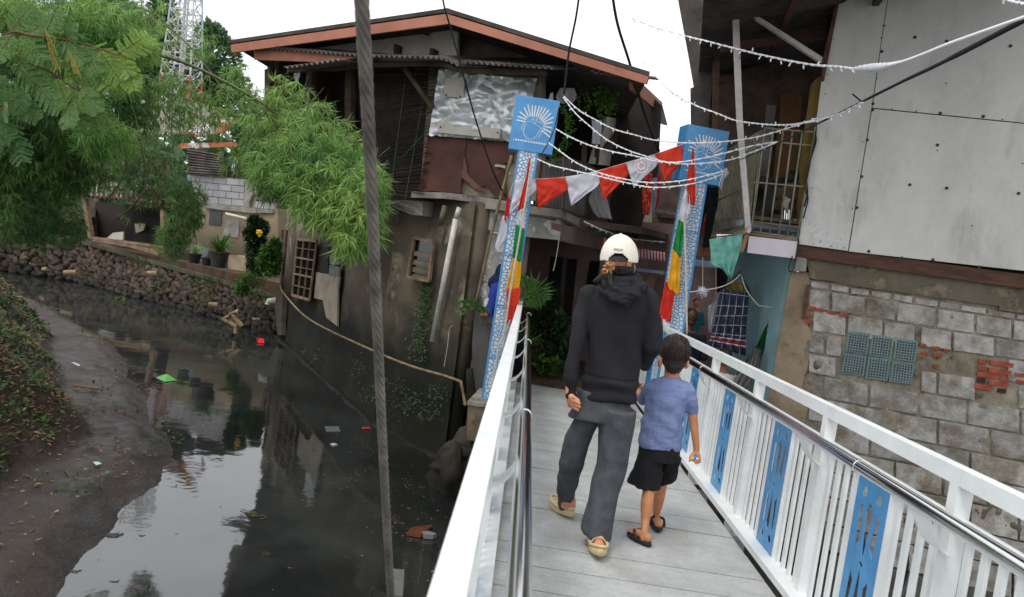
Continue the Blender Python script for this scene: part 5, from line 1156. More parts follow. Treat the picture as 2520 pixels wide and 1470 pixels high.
clothpx('cloth', rows('C', (945, 165, 1025, 165), (920, 220, 1040, 215), (950, 255, 1020, 250)), 9.3, M('greyish_plastic', (176, 172, 174), (150, 148, 150), rough=.4, transl=.3), 'grey translucent plastic hung at the top of the vine', 'plastic sheet', .02, 2)
clothpx('shirt', rows('K', (478, 390, 522, 400), (460, 440, 520, 460), (456, 468, 508, 482), (490, 500, 515, 540)), 15.2, M('orange_rag', (196, 84, 30), (150, 44, 24)), 'orange and red garment hanging beside the casement window', 'garment', .04, 2)
# brick wall and lean-to deeper in the alley
AL = W2(1560, 600, 14.5, 1760, 600, 14.0)
al = T('alley_house', 'small dark house deep in the alley with brown boards and white block panel', 'house', AL.hit(1650, 900))
mb = MB(); mb.wp(px('C', 1380, 640, 1500, 560, 1620, 640, 1800, 660, 1800, 1700, 1380, 1700), AL, .2); mb.build('board_wall', m_dark, al)
mb = MB(); mb.wp(px('C', 1480, 960, 1560, 970, 1550, 1110, 1480, 1100), AL, .05, .06); mb.build('white_blocks', m_panelwhite, al)
mb = MB()
for k in range(4): 
    a_, c_ = px('C', 1478, 985+k*32, 1562, 992+k*32); mb.beam(AL.hit(*a_, .065), AL.hit(*c_, .065), .012, .03, AL.n)
for x in (1500, 1530): a_, c_ = px('C', x, 962, x-4, 1106); mb.beam(AL.hit(*a_, .066), AL.hit(*c_, .066), .012, .02, AL.n)
mb.build('block_joints', m_conc, al)
mb = MB(); p, q = AL.hit(*px('C', 1500, 880)[0], .1), AL.hit(*px('C', 1610, 900)[0], .1); corr(mb, p, q, q+V((0, 1, .5)), p+V((0, 1, .5)), 9, .03); mb.build('lean_to_roof', m_corr, al, recalc=False)
# ================================================================== people
TMP = bpy.data.scenes.new('workbench')
def organic(name, mb, m, parent, voxel=.006, smooth=6, fn=None, label=None, fac=.5, sub=False, **kw):
    o = mb.build('tmp_shape', m, None); c = WL.pop(o); COL.objects.unlink(o); TMP.collection.objects.link(o)
    r = o.modifiers.new('r', 'REMESH'); r.mode = 'VOXEL'; r.voxel_size = voxel; r.use_smooth_shade = True
    s = o.modifiers.new('s', 'SMOOTH'); s.factor = fac; s.iterations = smooth
    with bpy.context.temp_override(scene=TMP, view_layer=TMP.view_layers[0]): dg = bpy.context.evaluated_depsgraph_get()
    me = bpy.data.meshes.new_from_object(o.evaluated_get(dg))
    bpy.data.objects.remove(o)
    if fn:
        nn_ = [v.normal.copy() for v in me.vertices]; cc_ = [v.co.copy() for v in me.vertices]; fl_ = []
        for q_, n_ in zip(cc_, nn_): fl_ += list(q_+n_*fn(q_+c, n_))
        me.vertices.foreach_set('co', fl_)
    me.name = name; me.polygons.foreach_set('use_smooth', [True]*len(me.polygons)); me.update()
    me.materials.clear(); me.materials.append(m)
    zs = min(v.co.z for v in me.vertices) if len(me.vertices) else 0
    ob = bpy.data.objects.new(name, me); COL.objects.link(ob); WL[ob] = c
    if parent: ob.parent = parent; ob.location = c-WL[parent]
    else: ob.location = c
    return tag(ob, label, kw.get('cat'), kw.get('group'))
def chain(mb, pts, n=14):
    for i in range(len(pts)-1): mb.cap(pts[i][0], pts[i][1], pts[i+1][0], pts[i+1][1], n)
def rr(k, L, Y): return L*CROPS[k][2]*Y/FPX
RT = CR.copy(); UPV = V((0, 0, 1))
def fold(p, fr, ax, amp, seed):
    q = V((p.x*fr*(1 if ax else .35), p.y*fr*.8, p.z*fr*(.3 if ax else 1))); n_ = noise.fractal(q+V((seed, 0, 0)), .9, 2, 4); return amp*(abs(n_)*2-.55)
# ---- the woman
Yw = 4.3
K = lambda k, x, y, Y=Yw: at(*px(k, x, y)[0], Y)
wm = T('person', 'adult in cream cap, black hoodie and charcoal trousers walking away along the bridge deck', 'person', bplane(*px('H', 340, 1130)[0]))
lean = (K('G', 668, 470)-K('G', 570, 1330)).normalized(); lx = V((1, .0, .0)); lx = (lx-lean*lx.dot(lean)).normalized(); ly = V((0, 1, 0))
mb = MB(); rings = []
for x, y, hw, dp in ((672, 440, 60, .05), (668, 480, 100, .07), (658, 530, 195, .085), (648, 590, 245, .1), (640, 680, 246, .11), (630, 800, 224, .112), (615, 930, 208, .108), (602, 1080, 208, .11), (586, 1200, 214, .118), (574, 1300, 216, .122), (570, 1345, 212, .122), (569, 1352, 190, .105)):
    rings.append((K('G', x, y), lx*rr('G', hw, Yw), ly*dp))
mb.loft(rings, 28)
la = [(K('G', 425, 560), .056), (K('G', 375, 700), .049), (K('G', 335, 890, 4.25), .043), (K('G', 300, 1090, 4.22), .038), (K('G', 276, 1240, 4.2), .031), (K('G', 290, 1320, 4.2), .028)]
chain(mb, la)
ra = [(K('G', 868, 600), .06), (K('G', 888, 760), .058), (K('G', 905, 950, 4.28), .052), (K('G', 870, 1040, 4.42), .042), (K('G', 850, 1085, 4.56), .036)]
chain(mb, ra); mb.cap(K('G', 600, 570), .09, K('G', 730, 590), .09)
def hood_fn(p, nr):
    u = (p-K('G', 640, 900)); sx_ = u.dot(lx); 
    o = .002+fold(p, 5, True, .005, 3)+.0035*sin((sx_*.7+u.z)*46+3*noise.noise(p*4))*max(0, noise.noise(p*3+V((2, 0, 0)))*2.2)
    d = sx_*.8+u.z*.6; o += .006*sin(d*34)*max(0, 1-abs(u.z+.1)*2.2)
    if abs(sx_) > .2: o += .0025*sin(u.z*44+3*sin(p.x*14))*max(0, min(1, 1.3-abs(u.z)*1.5))
    if u.z < -.2: o += .006*sin(u.z*75+3*noise.noise(p*5))
    return o
organic('hoodie', mb, m_hoodie, wm, .006, 12, hood_fn)
mb = MB()
arc = [(K('G', 545, 455, 4.24), .04), (K('G', 560, 505, 4.2), .045), (K('G', 620, 560, 4.17), .044), (K('G', 690, 580, 4.165), .045), (K('G', 760, 550, 4.17), .043), (K('G', 808, 500, 4.22), .038), (K('G', 790, 450, 4.3), .036)]
chain(mb, arc)
arc = [(K('G', 560, 430, 4.24), .036), (K('G', 620, 480, 4.2), .046), (K('G', 690, 500, 4.19), .047), (K('G', 750, 460, 4.22), .04), (K('G', 775, 430, 4.3), .03)]
chain(mb, arc); mb.ell(K('G', 665, 470, 4.28), (.1, .075, .055))
organic('hood', mb, m_hoodie, wm, .005, 5, lambda p, nr: fold(p, 16, False, .011, 1)+.006*sin(p.z*95+p.x*30))
Yl = 4.45
mb = MB()
mb.loft([(K('H', 458, 100), lx*rr('H', 170, Yw), ly*.105), (K('H', 462, 175), lx*rr('H', 186, Yw), ly*.112), (K('H', 452, 245), lx*rr('H', 206, Yw), ly*.122), (K('H', 430, 290), lx*rr('H', 215, Yw), ly*.12)], 26)
chain(mb, [(K('H', 348, 310, 4.33), rr('H', 84, Yw)), (K('H', 290, 430, 4.36), rr('H', 92, Yw)), (K('H', 250, 590, 4.4), rr('H', 86, Yw)), (K('H', 222, 730, 4.5), rr('H', 74, Yl)), (K('H', 208, 840, 4.58), rr('H', 50, Yl)), (K('H', 208, 880, 4.6), rr('H', 36, Yl))])
mb.loft([(K('H', 562, 220, 4.27), lx*rr('H', 126, Yw), ly*.13), (K('H', 545, 400, 4.26), lx*rr('H', 118, Yw), ly*.115), (K('H', 515, 600, 4.24), lx*rr('H', 104, Yw), ly*.1), (K('H', 470, 780, 4.2), lx*rr('H', 98, Yw), ly*.095), (K('H', 432, 940, 4.16), lx*rr('H', 100, Yw), ly*.105), (K('H', 414, 1030, 4.14), lx*rr('H', 106, Yw)+V((0, 0, -.012)), ly*.105), (K('H', 414, 1062, 4.14), lx*rr('H', 102, Yw)+V((0, 0, -.014)), ly*.1)], 26)
def tr_fn(p, nr):
    u = p-K('H', 450, 200); o = fold(p, 4, True, .004, 6)
    if u.x < -.03 and u.z < -.35: o += .003*sin(u.z*50+3*noise.noise(p*4))
    if u.x > -.02 and u.z < -.1: o += .0035*sin(u.x*70+u.z*9+2*noise.noise(p*3))
    return o
organic('trousers', mb, m_trous, wm, .006, 12, tr_fn)
# body (one surface: head, neck, arms, hands, legs, feet)
mb = MB(); hc = K('G', 650, 300)
mb.ell(hc, (.076, .096, .112), 20, 14); mb.ell(hc+V((.03, .07, -.055)), (.045, .045, .05)); mb.cap(hc+V((0, .0, -.06)), .052, K('G', 668, 500), .052)
mb.ell(hc+V((.035, .104, -.03)), (.012, .018, .02)); mb.ell(hc+V((-.078, .01, -.02)), (.01, .022, .032)); mb.ell(hc+V((.08, .0, -.022)), (.01, .022, .032)); mb.cap(hc+V((.06, .045, -.07)), .022, hc+V((.04, .075, -.09)), .022)
mb.loft([(K('G', 660, 540), lx*.07, ly*.04), (K('G', 645, 640), lx*.11, ly*.06), (K('G', 620, 900), lx*.1, ly*.06), (K('G', 580, 1300), lx*.09, ly*.05)], 18)
chain(mb, [(p, r*.5) for p, r in la[:-1]]); chain(mb, [(p, r*.5) for p, r in ra])
wr = K('G', 272, 1285, 4.2); pm = K('G', 292, 1372, 4.2)
chain(mb, [(la[-2][0], .02), (wr, .021), (K('G', 280, 1330, 4.2), .024), (pm, .026)])
mb.cap(K('G', 290, 1335, 4.18), .019, K('G', 308, 1400, 4.18), .017); mb.cap(K('G', 270, 1340, 4.22), .018, K('G', 285, 1395, 4.22), .018)
def finger(mb, P, r): chain(mb, [(K(*q[:3], q[3]), r*(1-.1*i)) for i, q in enumerate(P)], 10)
finger(mb, [('G', 292, 1330, 4.175), ('G', 322, 1345, 4.15), ('G', 345, 1362, 4.15), ('G', 334, 1378, 4.165)], .0095)
finger(mb, [('G', 296, 1362, 4.172), ('G', 324, 1372, 4.145), ('G', 351, 1384, 4.145), ('G', 338, 1398, 4.165)], .0098)
finger(mb, [('G', 298, 1388, 4.175), ('G', 326, 1400, 4.15), ('G', 352, 1412, 4.15), ('G', 338, 1420, 4.165)], .0092)
finger(mb, [('G', 298, 1410, 4.18), ('G', 318, 1424, 4.16), ('G', 340, 1438, 4.16), ('G', 330, 1432, 4.17)], .0082)
finger(mb, [('G', 285, 1320, 4.22), ('G', 312, 1350, 4.24), ('G', 330, 1385, 4.24)], .0105)
dk = lambda k, x, y, lift=0: bplane(*px(k, x, y)[0])+V((0, 0, lift))
S1 = dk('H', 192, 925)+V((0, .04, .004)); D1 = Matrix.Rotation(radians(24), 3, 'Z') @ V((0, 1, 0)); fl = S1-D1*.085+V((0, 0, .066))
chain(mb, [(K('H', 330, 300, 4.34), .05), (K('H', 250, 590, 4.4), .05), (K('H', 212, 850, fl.y), .034), (fl+V((0, .01, .03)), .032), (fl, .033)])
mb.cap(fl, .031, fl+D1*.11+V((0, 0, -.01)), .028); mb.ell(fl+D1*.14+V((0, 0, -.018)), (.033, .045, .016))
chain(mb, [(K('H', 545, 300, 4.3), .05), (K('H', 515, 600, 4.24), .055), (K('H', 425, 1040, 4.1), .036), (K('H', 430, 1090, 4.06), .034), (K('H', 433, 1128, 4.05), .037)])
fr_ = K('H', 433, 1130, 4.05); mb.cap(fr_, .034, fr_+V((-.005, .11, -.04)), .028); mb.ell(fr_+V((-.006, .14, -.055)), (.036, .04, .016))
def blush(p, nr): return 0
organic('body', mb, m_skin, wm, .004, 4)
# cap: domed crown with a back opening, strap and peak
mb = MB(); cc = K('G', 650, 300)+V((0, .005, .01)); R3 = Matrix.Rotation(radians(-9), 3, 'Z') @ Matrix.Rotation(radians(-4), 3, 'Y')
nu, nv = 48, 20; vs = []; rc = (.099, .114, .128)
for j in range(nv+1):
    t = pi*.54*j/nv
    for i in range(nu):
        a = 2*pi*i/nu; q = V((rc[0]*sin(t)*cos(a), rc[1]*sin(t)*sin(a), rc[2]*cos(t))); pn = 1+.006*abs(sin(3*a)); vs.append(cc+R3 @ (q*pn+V((0, 0, .0))))
fs = []
for j in range(nv):
    for i in range(nu):
        t = pi*.54*(j+.5)/nv; a = 2*pi*(i+.5)/nu; da = (a-1.5*pi)*rc[0]; dz = rc[2]*cos(t)
        if (da/.058)**2+((dz+.02)/.045)**2 < 1 and dz < .03: continue
        fs.append((j*nu+i, (j+1)*nu+i, (j+1)*nu+(i+1) % nu, j*nu+(i+1) % nu))
mb.add(vs, fs); cp = mb.build('cap', m_capc, wm, smooth=True, recalc=False); sm = cp.modifiers.new('s', 'SOLIDIFY'); sm.thickness = .004; sm.offset = 1; ss = cp.modifiers.new('b', 'SUBSURF'); ss.levels = ss.render_levels = 1
mb = MB(); mb.ell(cc+R3 @ V((0, 0, .131)), (.009, .009, .006)); mb.build('button', m_capc, cp, smooth=True)
mb = MB(); ar = [cc+R3 @ V((sin(a)*.098, -cos(a)*.118, -.022-.004*cos(a*2))) for a in [radians(-38+76*i/12) for i in range(13)]]
for i in range(12): 
    n_ = V((0, -.003, 0)); z_ = V((0, 0, .0095)); mb.prism([ar[i]-z_+n_, ar[i+1]-z_+n_, ar[i+1]+z_+n_, ar[i]+z_+n_], [ar[i]-z_, ar[i+1]-z_, ar[i+1]+z_, ar[i]+z_])
mb.build('strap', m_leather, cp)
mb = MB(); mb.box(cc+R3 @ V((.058, -.107, -.024)), V((.013, .006, 0)), V((0, .003, 0)), V((0, 0, .012))); mb.build('buckle', M('brass_buckle', (150, 110, 66), metal=.6, rough=.4), cp)
mb = MB(); vs = []
pk = [cc+R3 @ V((sin(a)*.095, cos(a)*.108, -.012)) for a in [radians(-60+120*i/12) for i in range(13)]]; pk2 = [cc+R3 @ V((sin(a)*.09, cos(a)*.108+.075*max(0, cos(a*1.45)), -.03)) for a in [radians(-60+120*i/12) for i in range(13)]]
for i in range(12): mb.prism([pk[i], pk[i+1], pk2[i+1], pk2[i]], [p-V((0, 0, .004)) for p in (pk[i], pk[i+1], pk2[i+1], pk2[i])])
mb.build('peak', m_capc, cp)
fc = bpy.data.curves.new('lettering', 'FONT'); fc.body = 'POLO'; fc.size = .0165; fc.extrude = .0008; fc.offset = .0004; fc.align_x = 'CENTER'; fc.space_character = 1.15
fo = bpy.data.objects.new('tmp_text', fc); COL.objects.link(fo); dg = bpy.context.evaluated_depsgraph_get(); tm = bpy.data.meshes.new_from_object(fo.evaluated_get(dg)); bpy.data.objects.remove(fo)
for v in tm.vertices:
    a = v.co.x/.1-radians(2); zz = .042+v.co.y; t_ = math.acos(max(-1, min(1, zz/.128))); r_x, r_y = .099*sin(t_), .114*sin(t_)
    v.co = R3 @ V((sin(a)*(r_x+.005+v.co.z), -cos(a)*(r_y+.0055+v.co.z), zz))
tm.materials.append(M('navy_thread', (92, 92, 116), rough=.8)); to = bpy.data.objects.new('lettering', tm); COL.objects.link(to); to.parent = cp; to.location = cc-WL[cp]
# hair
mb = MB(); hh = K('G', 640, 345)
mb.ell(hh+V((-.004, -.012, .012)), (.094, .1, .098), 20, 14); mb.ell(hh+V((.02, -.01, -.06)), (.075, .078, .05)); mb.cap(K('G', 570, 375, 4.2), .035, K('G', 530, 420, 4.19), .026); mb.cap(K('G', 530, 420, 4.19), .024, K('G', 470, 455, 4.2), .012); mb.cap(K('G', 530, 420, 4.19), .02, K('G', 540, 500, 4.17), .01); mb.cap(K('G', 560, 400, 4.18), .022, K('G', 590, 480, 4.16), .012)
organic('hair', mb, m_hair, wm, .0045, 3, lambda p, nr: .0015*sin(p.x*240+p.z*60)+.004*noise.noise(p*30))
mb = MB(); r_ = random.Random(2); c = K('G', 568, 355, 4.15)
for q in range(7):
    a = q*.9; d = V((cos(a), -.25, sin(a))).normalized(); P = [c+d*.006, c+d*.017+V((0, -.016, 0)), c+d*.028+V((0, -.006, -.004)), c+d*.03+V((0, .012, -.008))]
    mb.tube(arcpts(P, 4), .0042, 6)
for q in range(9): torus(mb, c+V((r_.uniform(-.02, .02), -.012, r_.uniform(-.02, .02))), .011, .0035, V((r_.uniform(-.4, .4), -1, r_.uniform(-.4, .4))).normalized(), 14, 6)
mb.build('hair_clip', m_clip, wm, smooth=True)
mb = MB(); mb.tube(arcpts([hc+V((.088, -.0, -.02)), hc+V((.092, .04, -.05)), hc+V((.07, .085, -.07))], 4), .004, 6); mb.ell(hc+V((.05, .1, -.06)), (.042, .03, .035)); mb.build('face_mask', m_panelwhite, wm, smooth=True)
# slippers
def slipper(c, yaw, pitch, L, Wd, m_, kind, parent):
    R = Matrix.Rotation(yaw, 3, 'Z') @ Matrix.Rotation(pitch, 3, 'X')
    n_ = 28; ol = []
    for i in range(n_):
        a = 2*pi*i/n_; y = cos(a)*L/2; x = sin(a)*Wd/2*(.84+.16*cos(a)) ; ol.append((x*(1.05 if abs(sin(a)) > .5 else 1), y))
    mb = MB(); vs = []
    lv = ((.0, .92), (.006, 1.0), (.024, 1.02), (.031, .96)) if kind == 'slide' else ((.0, .94), (.004, 1.0), (.017, 1.0), (.021, .97))
    for z, s_ in lv: vs += [c+R @ V((x*s_, y*s_, z+(.012*(max(0, -y/L*2-.3)) if z > 0 and kind == 'slide' else 0))) for x, y in ol]
    m__ = len(lv); fs = [(j*n_+i, j*n_+(i+1) % n_, (j+1)*n_+(i+1) % n_, (j+1)*n_+i) for j in range(m__-1) for i in range(n_)]+[tuple(range(n_))[::-1], tuple(range((m__-1)*n_, m__*n_))]
    mb.add(vs, fs); so = mb.build('slipper' if kind == 'slide' else 'sandal', m_, parent, smooth=True)
    mb = MB()
    if kind == 'slide':
        P = [c+R @ V((x*.96, y*.96, .036+.014*max(0, -y/L*2)+.03*max(0, y/L*2+.1))) for x, y in ol if True]
        mb.tube(P+[P[0]], .0085, 8, cap=False)
        nu, nv = 16, 10; vs = []
        for j in range(nv+1):
            yy = L*(-.02+.5*j/nv)
            for i in range(nu+1):
                a = pi*i/nu; hw_ = Wd/2*(.86+.14*yy/(L/2))*sqrt(max(.02, 1-(yy/(L/2*1.01))**2))**.7*1.0; vs.append(c+R @ V((-cos(a)*hw_*1.0, yy, .026+sin(a)*(.052-.03*j/nv)*sqrt(max(.03, 1-(yy/(L/2))**4)))))
        mb.add(vs, [(j*(nu+1)+i, j*(nu+1)+i+1, (j+1)*(nu+1)+i+1, (j+1)*(nu+1)+i) for j in range(nv) for i in range(nu)])
        st = mb.build('upper', m_, so, smooth=True, recalc=False); sm = st.modifiers.new('s', 'SOLIDIFY'); sm.thickness = .006
    else:
        tp = c+R @ V((0, L*.24, .034)); 
        for sg in (-1, 1): mb.tube(arcpts([c+R @ V((sg*Wd*.46, -L*.12, .016)), c+R @ V((sg*Wd*.42, L*.03, .05)), c+R @ V((sg*Wd*.15, L*.17, .052)), tp], 4), .0075, 7)
        mb.tube([tp, c+R @ V((0, L*.26, .015))], .005, 6); mb.build('strap', m_, so, smooth=True)
    return so
slipper(S1, radians(24), radians(-6), .27, .105, m_foam, 'slide', wm)
slipper(dk('H', 430, 1212)+V((0, .045, .014)), radians(-3), radians(-12), .275, .108, m_foam, 'slide', wm)
# ---- the boy
Yb = 4.5
boy = T('person', 'small child in lilac-blue T-shirt and black shorts walking beside the adult', 'person', bplane(*px('H', 790, 1090)[0]))
B_ = lambda k, x, y, Y=Yb: at(*px(k, x, y)[0], Y)
blean = (B_('H', 905, 0)-B_('H', 838, 470)).normalized(); bx = (V((1, 0, 0))-blean*blean.x).normalized()
mb = MB(); R_ = lambda L, Y=Yb: rr('H', L, Y)
mb.loft([(B_('H', 925, 2), bx*R_(50), ly*.045), (B_('H', 918, 22), bx*R_(80), ly*.055), (B_('H', 910, 48), bx*R_(128), ly*.068), (B_('H', 900, 85), bx*R_(152), ly*.078), (B_('H', 884, 160), bx*R_(142), ly*.088), (B_('H', 868, 250), bx*R_(134), ly*.09), (B_('H', 852, 350), bx*R_(142), ly*.095), (B_('H', 840, 450), bx*R_(150), ly*.1), (B_('H', 838, 478), bx*R_(148), ly*.1)], 24)
chain(mb, [(B_('H', 1022, 90), .038), (B_('H', 1046, 160), .042), (B_('H', 1054, 236), .036)]); chain(mb, [(B_('H', 775, 85), .038), (B_('H', 742, 120, 4.56), .036), (B_('H', 722, 160, 4.62), .034)])
organic('shirt', mb, m_tee, boy, .006, 7, lambda p, nr: fold(p, 8, True, .008, 4)+fold(p, 17, False, .004, 8)+.0035*sin((p.x*.6+p.z)*62)*max(0, 1-abs((p-B_('H', 930, 330)).z)*4))
mb = MB()
mb.loft([(B_('H', 842, 445), bx*R_(135), ly*.09), (B_('H', 838, 500), bx*R_(142), ly*.1), (B_('H', 830, 560), bx*R_(140), ly*.1)], 22)
mb.loft([(B_('H', 775, 530), bx*R_(85), ly*.085), (B_('H', 755, 640), bx*R_(98), ly*.09), (B_('H', 732, 735), bx*R_(110)+V((0, 0, -.01)), ly*.095)], 20)
mb.loft([(B_('H', 895, 530, 4.56), bx*R_(80), ly*.085), (B_('H', 888, 620, 4.6), bx*R_(70), ly*.085), (B_('H', 876, 700, 4.62), bx*R_(62)+V((0, 0, .02)), ly*.085)], 20)
organic('shorts', mb, m_black, boy, .006, 6, lambda p, nr: fold(p, 8, True, .012, 5))
mb = MB(); hb = B_('G', 1072, 1005)
mb.ell(hb, (.076, .09, .098), 20, 14); mb.ell(hb+V((0, .06, -.05)), (.05, .04, .045)); mb.ell(hb+V((0, .094, -.02)), (.01, .014, .016)); mb.ell(B_('G', 962, 1072, 4.47), (.012, .02, .032)); mb.ell(B_('G', 1165, 1085, 4.48), (.014, .022, .03))
mb.cap(hb+V((0, -.005, -.06)), .046, B_('G', 1046, 1195), .042)
mb.loft([(B_('H', 912, 35), bx*.09, ly*.045), (B_('H', 890, 120), bx*.105, ly*.06), (B_('H', 845, 440), bx*.1, ly*.07), (B_('H', 838, 560), bx*.1, ly*.07)], 18)
chain(mb, [(B_('H', 1040, 150), .028), (B_('H', 1056, 270), .0275), (B_('H', 1068, 370), .0235), (B_('H', 1078, 460), .0195), (B_('H', 1080, 500), .0175), (B_('H', 1074, 530), .0225), (B_('H', 1074, 552), .022)])
tc = B_('H', 1064, 550, 4.455)
mb.cap(B_('H', 1090, 530, 4.49), .015, B_('H', 1094, 560, 4.49), .014)
for k in range(4):
    z_ = 520+k*15; chain(mb, [(B_('H', 1096, z_+2, 4.485), .0085), (B_('H', 1104-k, z_+8, 4.455), .0085), (B_('H', 1092-k*2, z_+14, 4.432), .008), (B_('H', 1072, z_+16, 4.43), .0072)] if k > 1 else [(B_('H', 1090, z_+2, 4.49), .0085), (B_('H', 1062, z_-2, 4.49), .0082), (B_('H', 1044, z_+10, 4.47), .0078), (B_('H', 1040, z_+26, 4.45), .007)], 10)
chain(mb, [(B_('H', 1066, 520, 4.47), .0105), (B_('H', 1042, 540, 4.45), .0095), (B_('H', 1038, 566, 4.44), .0085)], 10)
chain(mb, [(B_('H', 775, 95), .028), (B_('H', 722, 165, 4.62), .024), (B_('H', 705, 120, 4.72), .02), (B_('H', 700, 95, 4.76), .024)])
for k in range(4): chain(mb, [(B_('H', 692+k*7, 92, 4.76), .0075), (B_('H', 690+k*8, 66, 4.75), .007), (B_('H', 694+k*8, 56, 4.72), .0065)], 8)
chain(mb, [(B_('H', 706, 90, 4.74), .008), (B_('H', 715, 75, 4.72), .007)], 8)
rY = lambda L, Y: rr('Y', L, Y)
chain(mb, [(B_('Y', 535, 640, 4.5), rY(72, 4.5)), (B_('Y', 528, 800, 4.45), rY(52, 4.45)), (B_('Y', 514, 900, 4.4), rY(54, 4.4)), (B_('Y', 502, 1040, 4.36), rY(38, 4.36)), (B_('Y', 494, 1130, 4.31), rY(29, 4.33)), (B_('Y', 490, 1185, 4.28), rY(33, 4.31))])
S2 = dk('Y', 458, 1232)+V((0, .035, .004)); D2 = Matrix.Rotation(radians(28), 3, 'Z') @ V((0, 1, 0)); f1 = S2-D2*.066+V((0, 0, .045)); mb.cap(f1, .026, f1+D2*.09+V((0, 0, -.008)), .022); mb.ell(f1+D2*.12+V((0, 0, -.014)), (.03, .034, .013))
for k in range(5): mb.ell(S2+D2*(.078+.005*(2-abs(k-2)))+D2.cross(V((0, 0, 1)))*(k-2)*.0145+V((0, 0, .028)), (.008, .012, .009), 8, 6)
chain(mb, [(B_('Y', 640, 640, 4.58), rY(62, 4.6)), (B_('Y', 630, 760, 4.62), rY(50, 4.6)), (B_('Y', 612, 860, 4.64), rY(50, 4.6)), (B_('Y', 594, 970, 4.66), rY(34, 4.6)), (B_('Y', 590, 1040, 4.66), rY(28, 4.6)), (B_('Y', 592, 1078, 4.66), rY(32, 4.6))])
S3 = dk('Y', 602, 1118)+V((0, .03, .006)); f2 = S3+V((-.006, -.066, .045)); mb.cap(f2, .025, f2+V((.008, .09, -.008)), .022); mb.ell(f2+V((.01, .12, -.014)), (.03, .034, .013))
organic('body', mb, m_skinb, boy, .004, 4)
slipper(S2, radians(28), radians(-3), .205, .088, m_rubber, 'flip', boy)
slipper(S3, radians(-6), radians(-4), .205, .086, m_rubber, 'flip', boy)
mb = MB(); mb.ell(hb+V((0, -.012, .022)), (.085, .092, .09), 22, 16); mb.ell(hb+V((0, -.03, -.04)), (.068, .058, .062)); mb.ell(hb+V((0, -.03, -.075)), (.05, .04, .04)); mb.ell(hb+V((.0, .045, .05)), (.072, .05, .05))
organic('hair', mb, m_boyhair, boy, .0042, 2, lambda p, nr: .004*noise.noise(V((p.x*60, p.y*60, p.z*18)))+.005*noise.noise(p*22)+.0015*sin(p.x*330+12*noise.noise(p*12)))
mb = MB(); r_ = random.Random(6)
for q in range(700):
    d = V((r_.gauss(0, 1), r_.gauss(-.4, 1), r_.gauss(.3, .9))).normalized(); p = hb+V((0, -.012, .022))+V((d.x*.083, d.y*.09, d.z*.088))
    if p.z < hb.z-.02: continue
    tg = V((d.x*.3+r_.gauss(0, .25), d.y*.3, -1+.9*(d.z > .75)*r_.random())); tg = (tg-d*tg.dot(d)*.8).normalized(); L = r_.uniform(.018, .032)
    mb.tube([p, p+tg*L*.5+d*.004, p+tg*L+d*.002], [.0016, .0013, .0004], 4, cap=False)
mb.build('hair_strands', m_boyhair, boy, smooth=True, kind='stuff')
toy = T('toy', 'small blue and yellow toy egg in the hand of the child', 'toy', tc)
mb = MB(); mb.ell(tc, (.027, .02, .019), 14, 10); mb.build('shell', M('toy_blue', (40, 120, 190), rough=.25), toy, smooth=True)
mb = MB(); mb.ell(tc+V((-.012, -.012, 0)), (.011, .011, .013), 10, 8); mb.build('yellow_patch', M('toy_yellow', (220, 170, 40), rough=.3), toy, smooth=True)
mb = MB(); mb.ell(tc+V((.014, -.012, .002)), (.009, .009, .009), 10, 8); mb.build('silver_dot', m_chrome, toy, smooth=True)
# ---- half seen people
def bust(lab, hp, Y, hr, skin, cloth_m, body, hair=True, extra=None, face=-1, arms=None):
    p = at(*hp, Y); o = T('person', lab, 'person', p-V((0, 0, 1.4)))
    mb = MB(); mb.ell(p, (hr*.72, hr*.85, hr), 16, 12); mb.cap(p-V((0, 0, hr*.8)), hr*.45, p-V((0, 0, hr*1.6)), hr*.5)
    mb.ell(p+V((0, face*hr*.85, -.01)), (hr*.13, hr*.16, hr*.2)); mb.ell(p+V((hr*.72, 0, 0)), (hr*.1, hr*.2, hr*.28)); mb.ell(p+V((-hr*.72, 0, 0)), (hr*.1, hr*.2, hr*.28)); mb.ell(p+V((0, face*hr*.75, -hr*.5)), (hr*.32, hr*.15, hr*.1))
    mb.loft([(p-V((0, 0, 1.5*hr)), V((hr, 0, 0)), V((0, hr*.7, 0))), (p-V((0, 0, 3*hr)), V((hr*1.4, 0, 0)), V((0, hr*.8, 0))), (p-V((0, 0, 6*hr)), V((hr*1.2, 0, 0)), V((0, hr*.8, 0)))], 14)
    if arms: chain(mb, arms)
    organic('body', mb, skin, o, .01, 3)
    mb = MB(); mb.loft([(p-V((0, 0, 1.55*hr)), V((hr*.7, 0, 0)), V((0, hr*.6, 0))), (p-V((0, 0, 1.9*hr)), V((hr*1.5, 0, 0)), V((0, hr*.85, 0))), (p-V((0, 0, 3*hr)), V((hr*1.85, 0, 0)), V((0, hr*1.05, 0))), (p-V((0, 0, body)), V((hr*1.6, 0, 0)), V((0, hr*1.1, 0)))], 18)
    for sg in (-1, 1): mb.cap(p+V((sg*hr*1.6, 0, -hr*2.2)), hr*.5, p+V((sg*hr*2.0, face*.05, -hr*4.2)), hr*.42)
    organic('shirt', mb, cloth_m, o, .012, 4, lambda q, nr: fold(q, 9, True, .01, 5))
    if hair:
        mb = MB(); mb.ell(p+V((0, -face*hr*.15, hr*.2)), (hr*.8, hr*.85, hr*.92), 14, 10); organic('hair', mb, m_hair, o, .01, 1)
    return o, p
m_dim = M('dark_blue_shirt', (40, 44, 58), (30, 34, 46), rough=.9)
o, p = bust('older person in dark shirt and glasses watching from the dark passage', px('R', 182, 752)[0], 10.2, .115, m_skind, m_dim, .8)
mb = MB()
for sg in (-1, 1): torus(mb, p+V((sg*.036, -.103, .015)), .026, .004, V((0, 1, 0)), 16, 6)
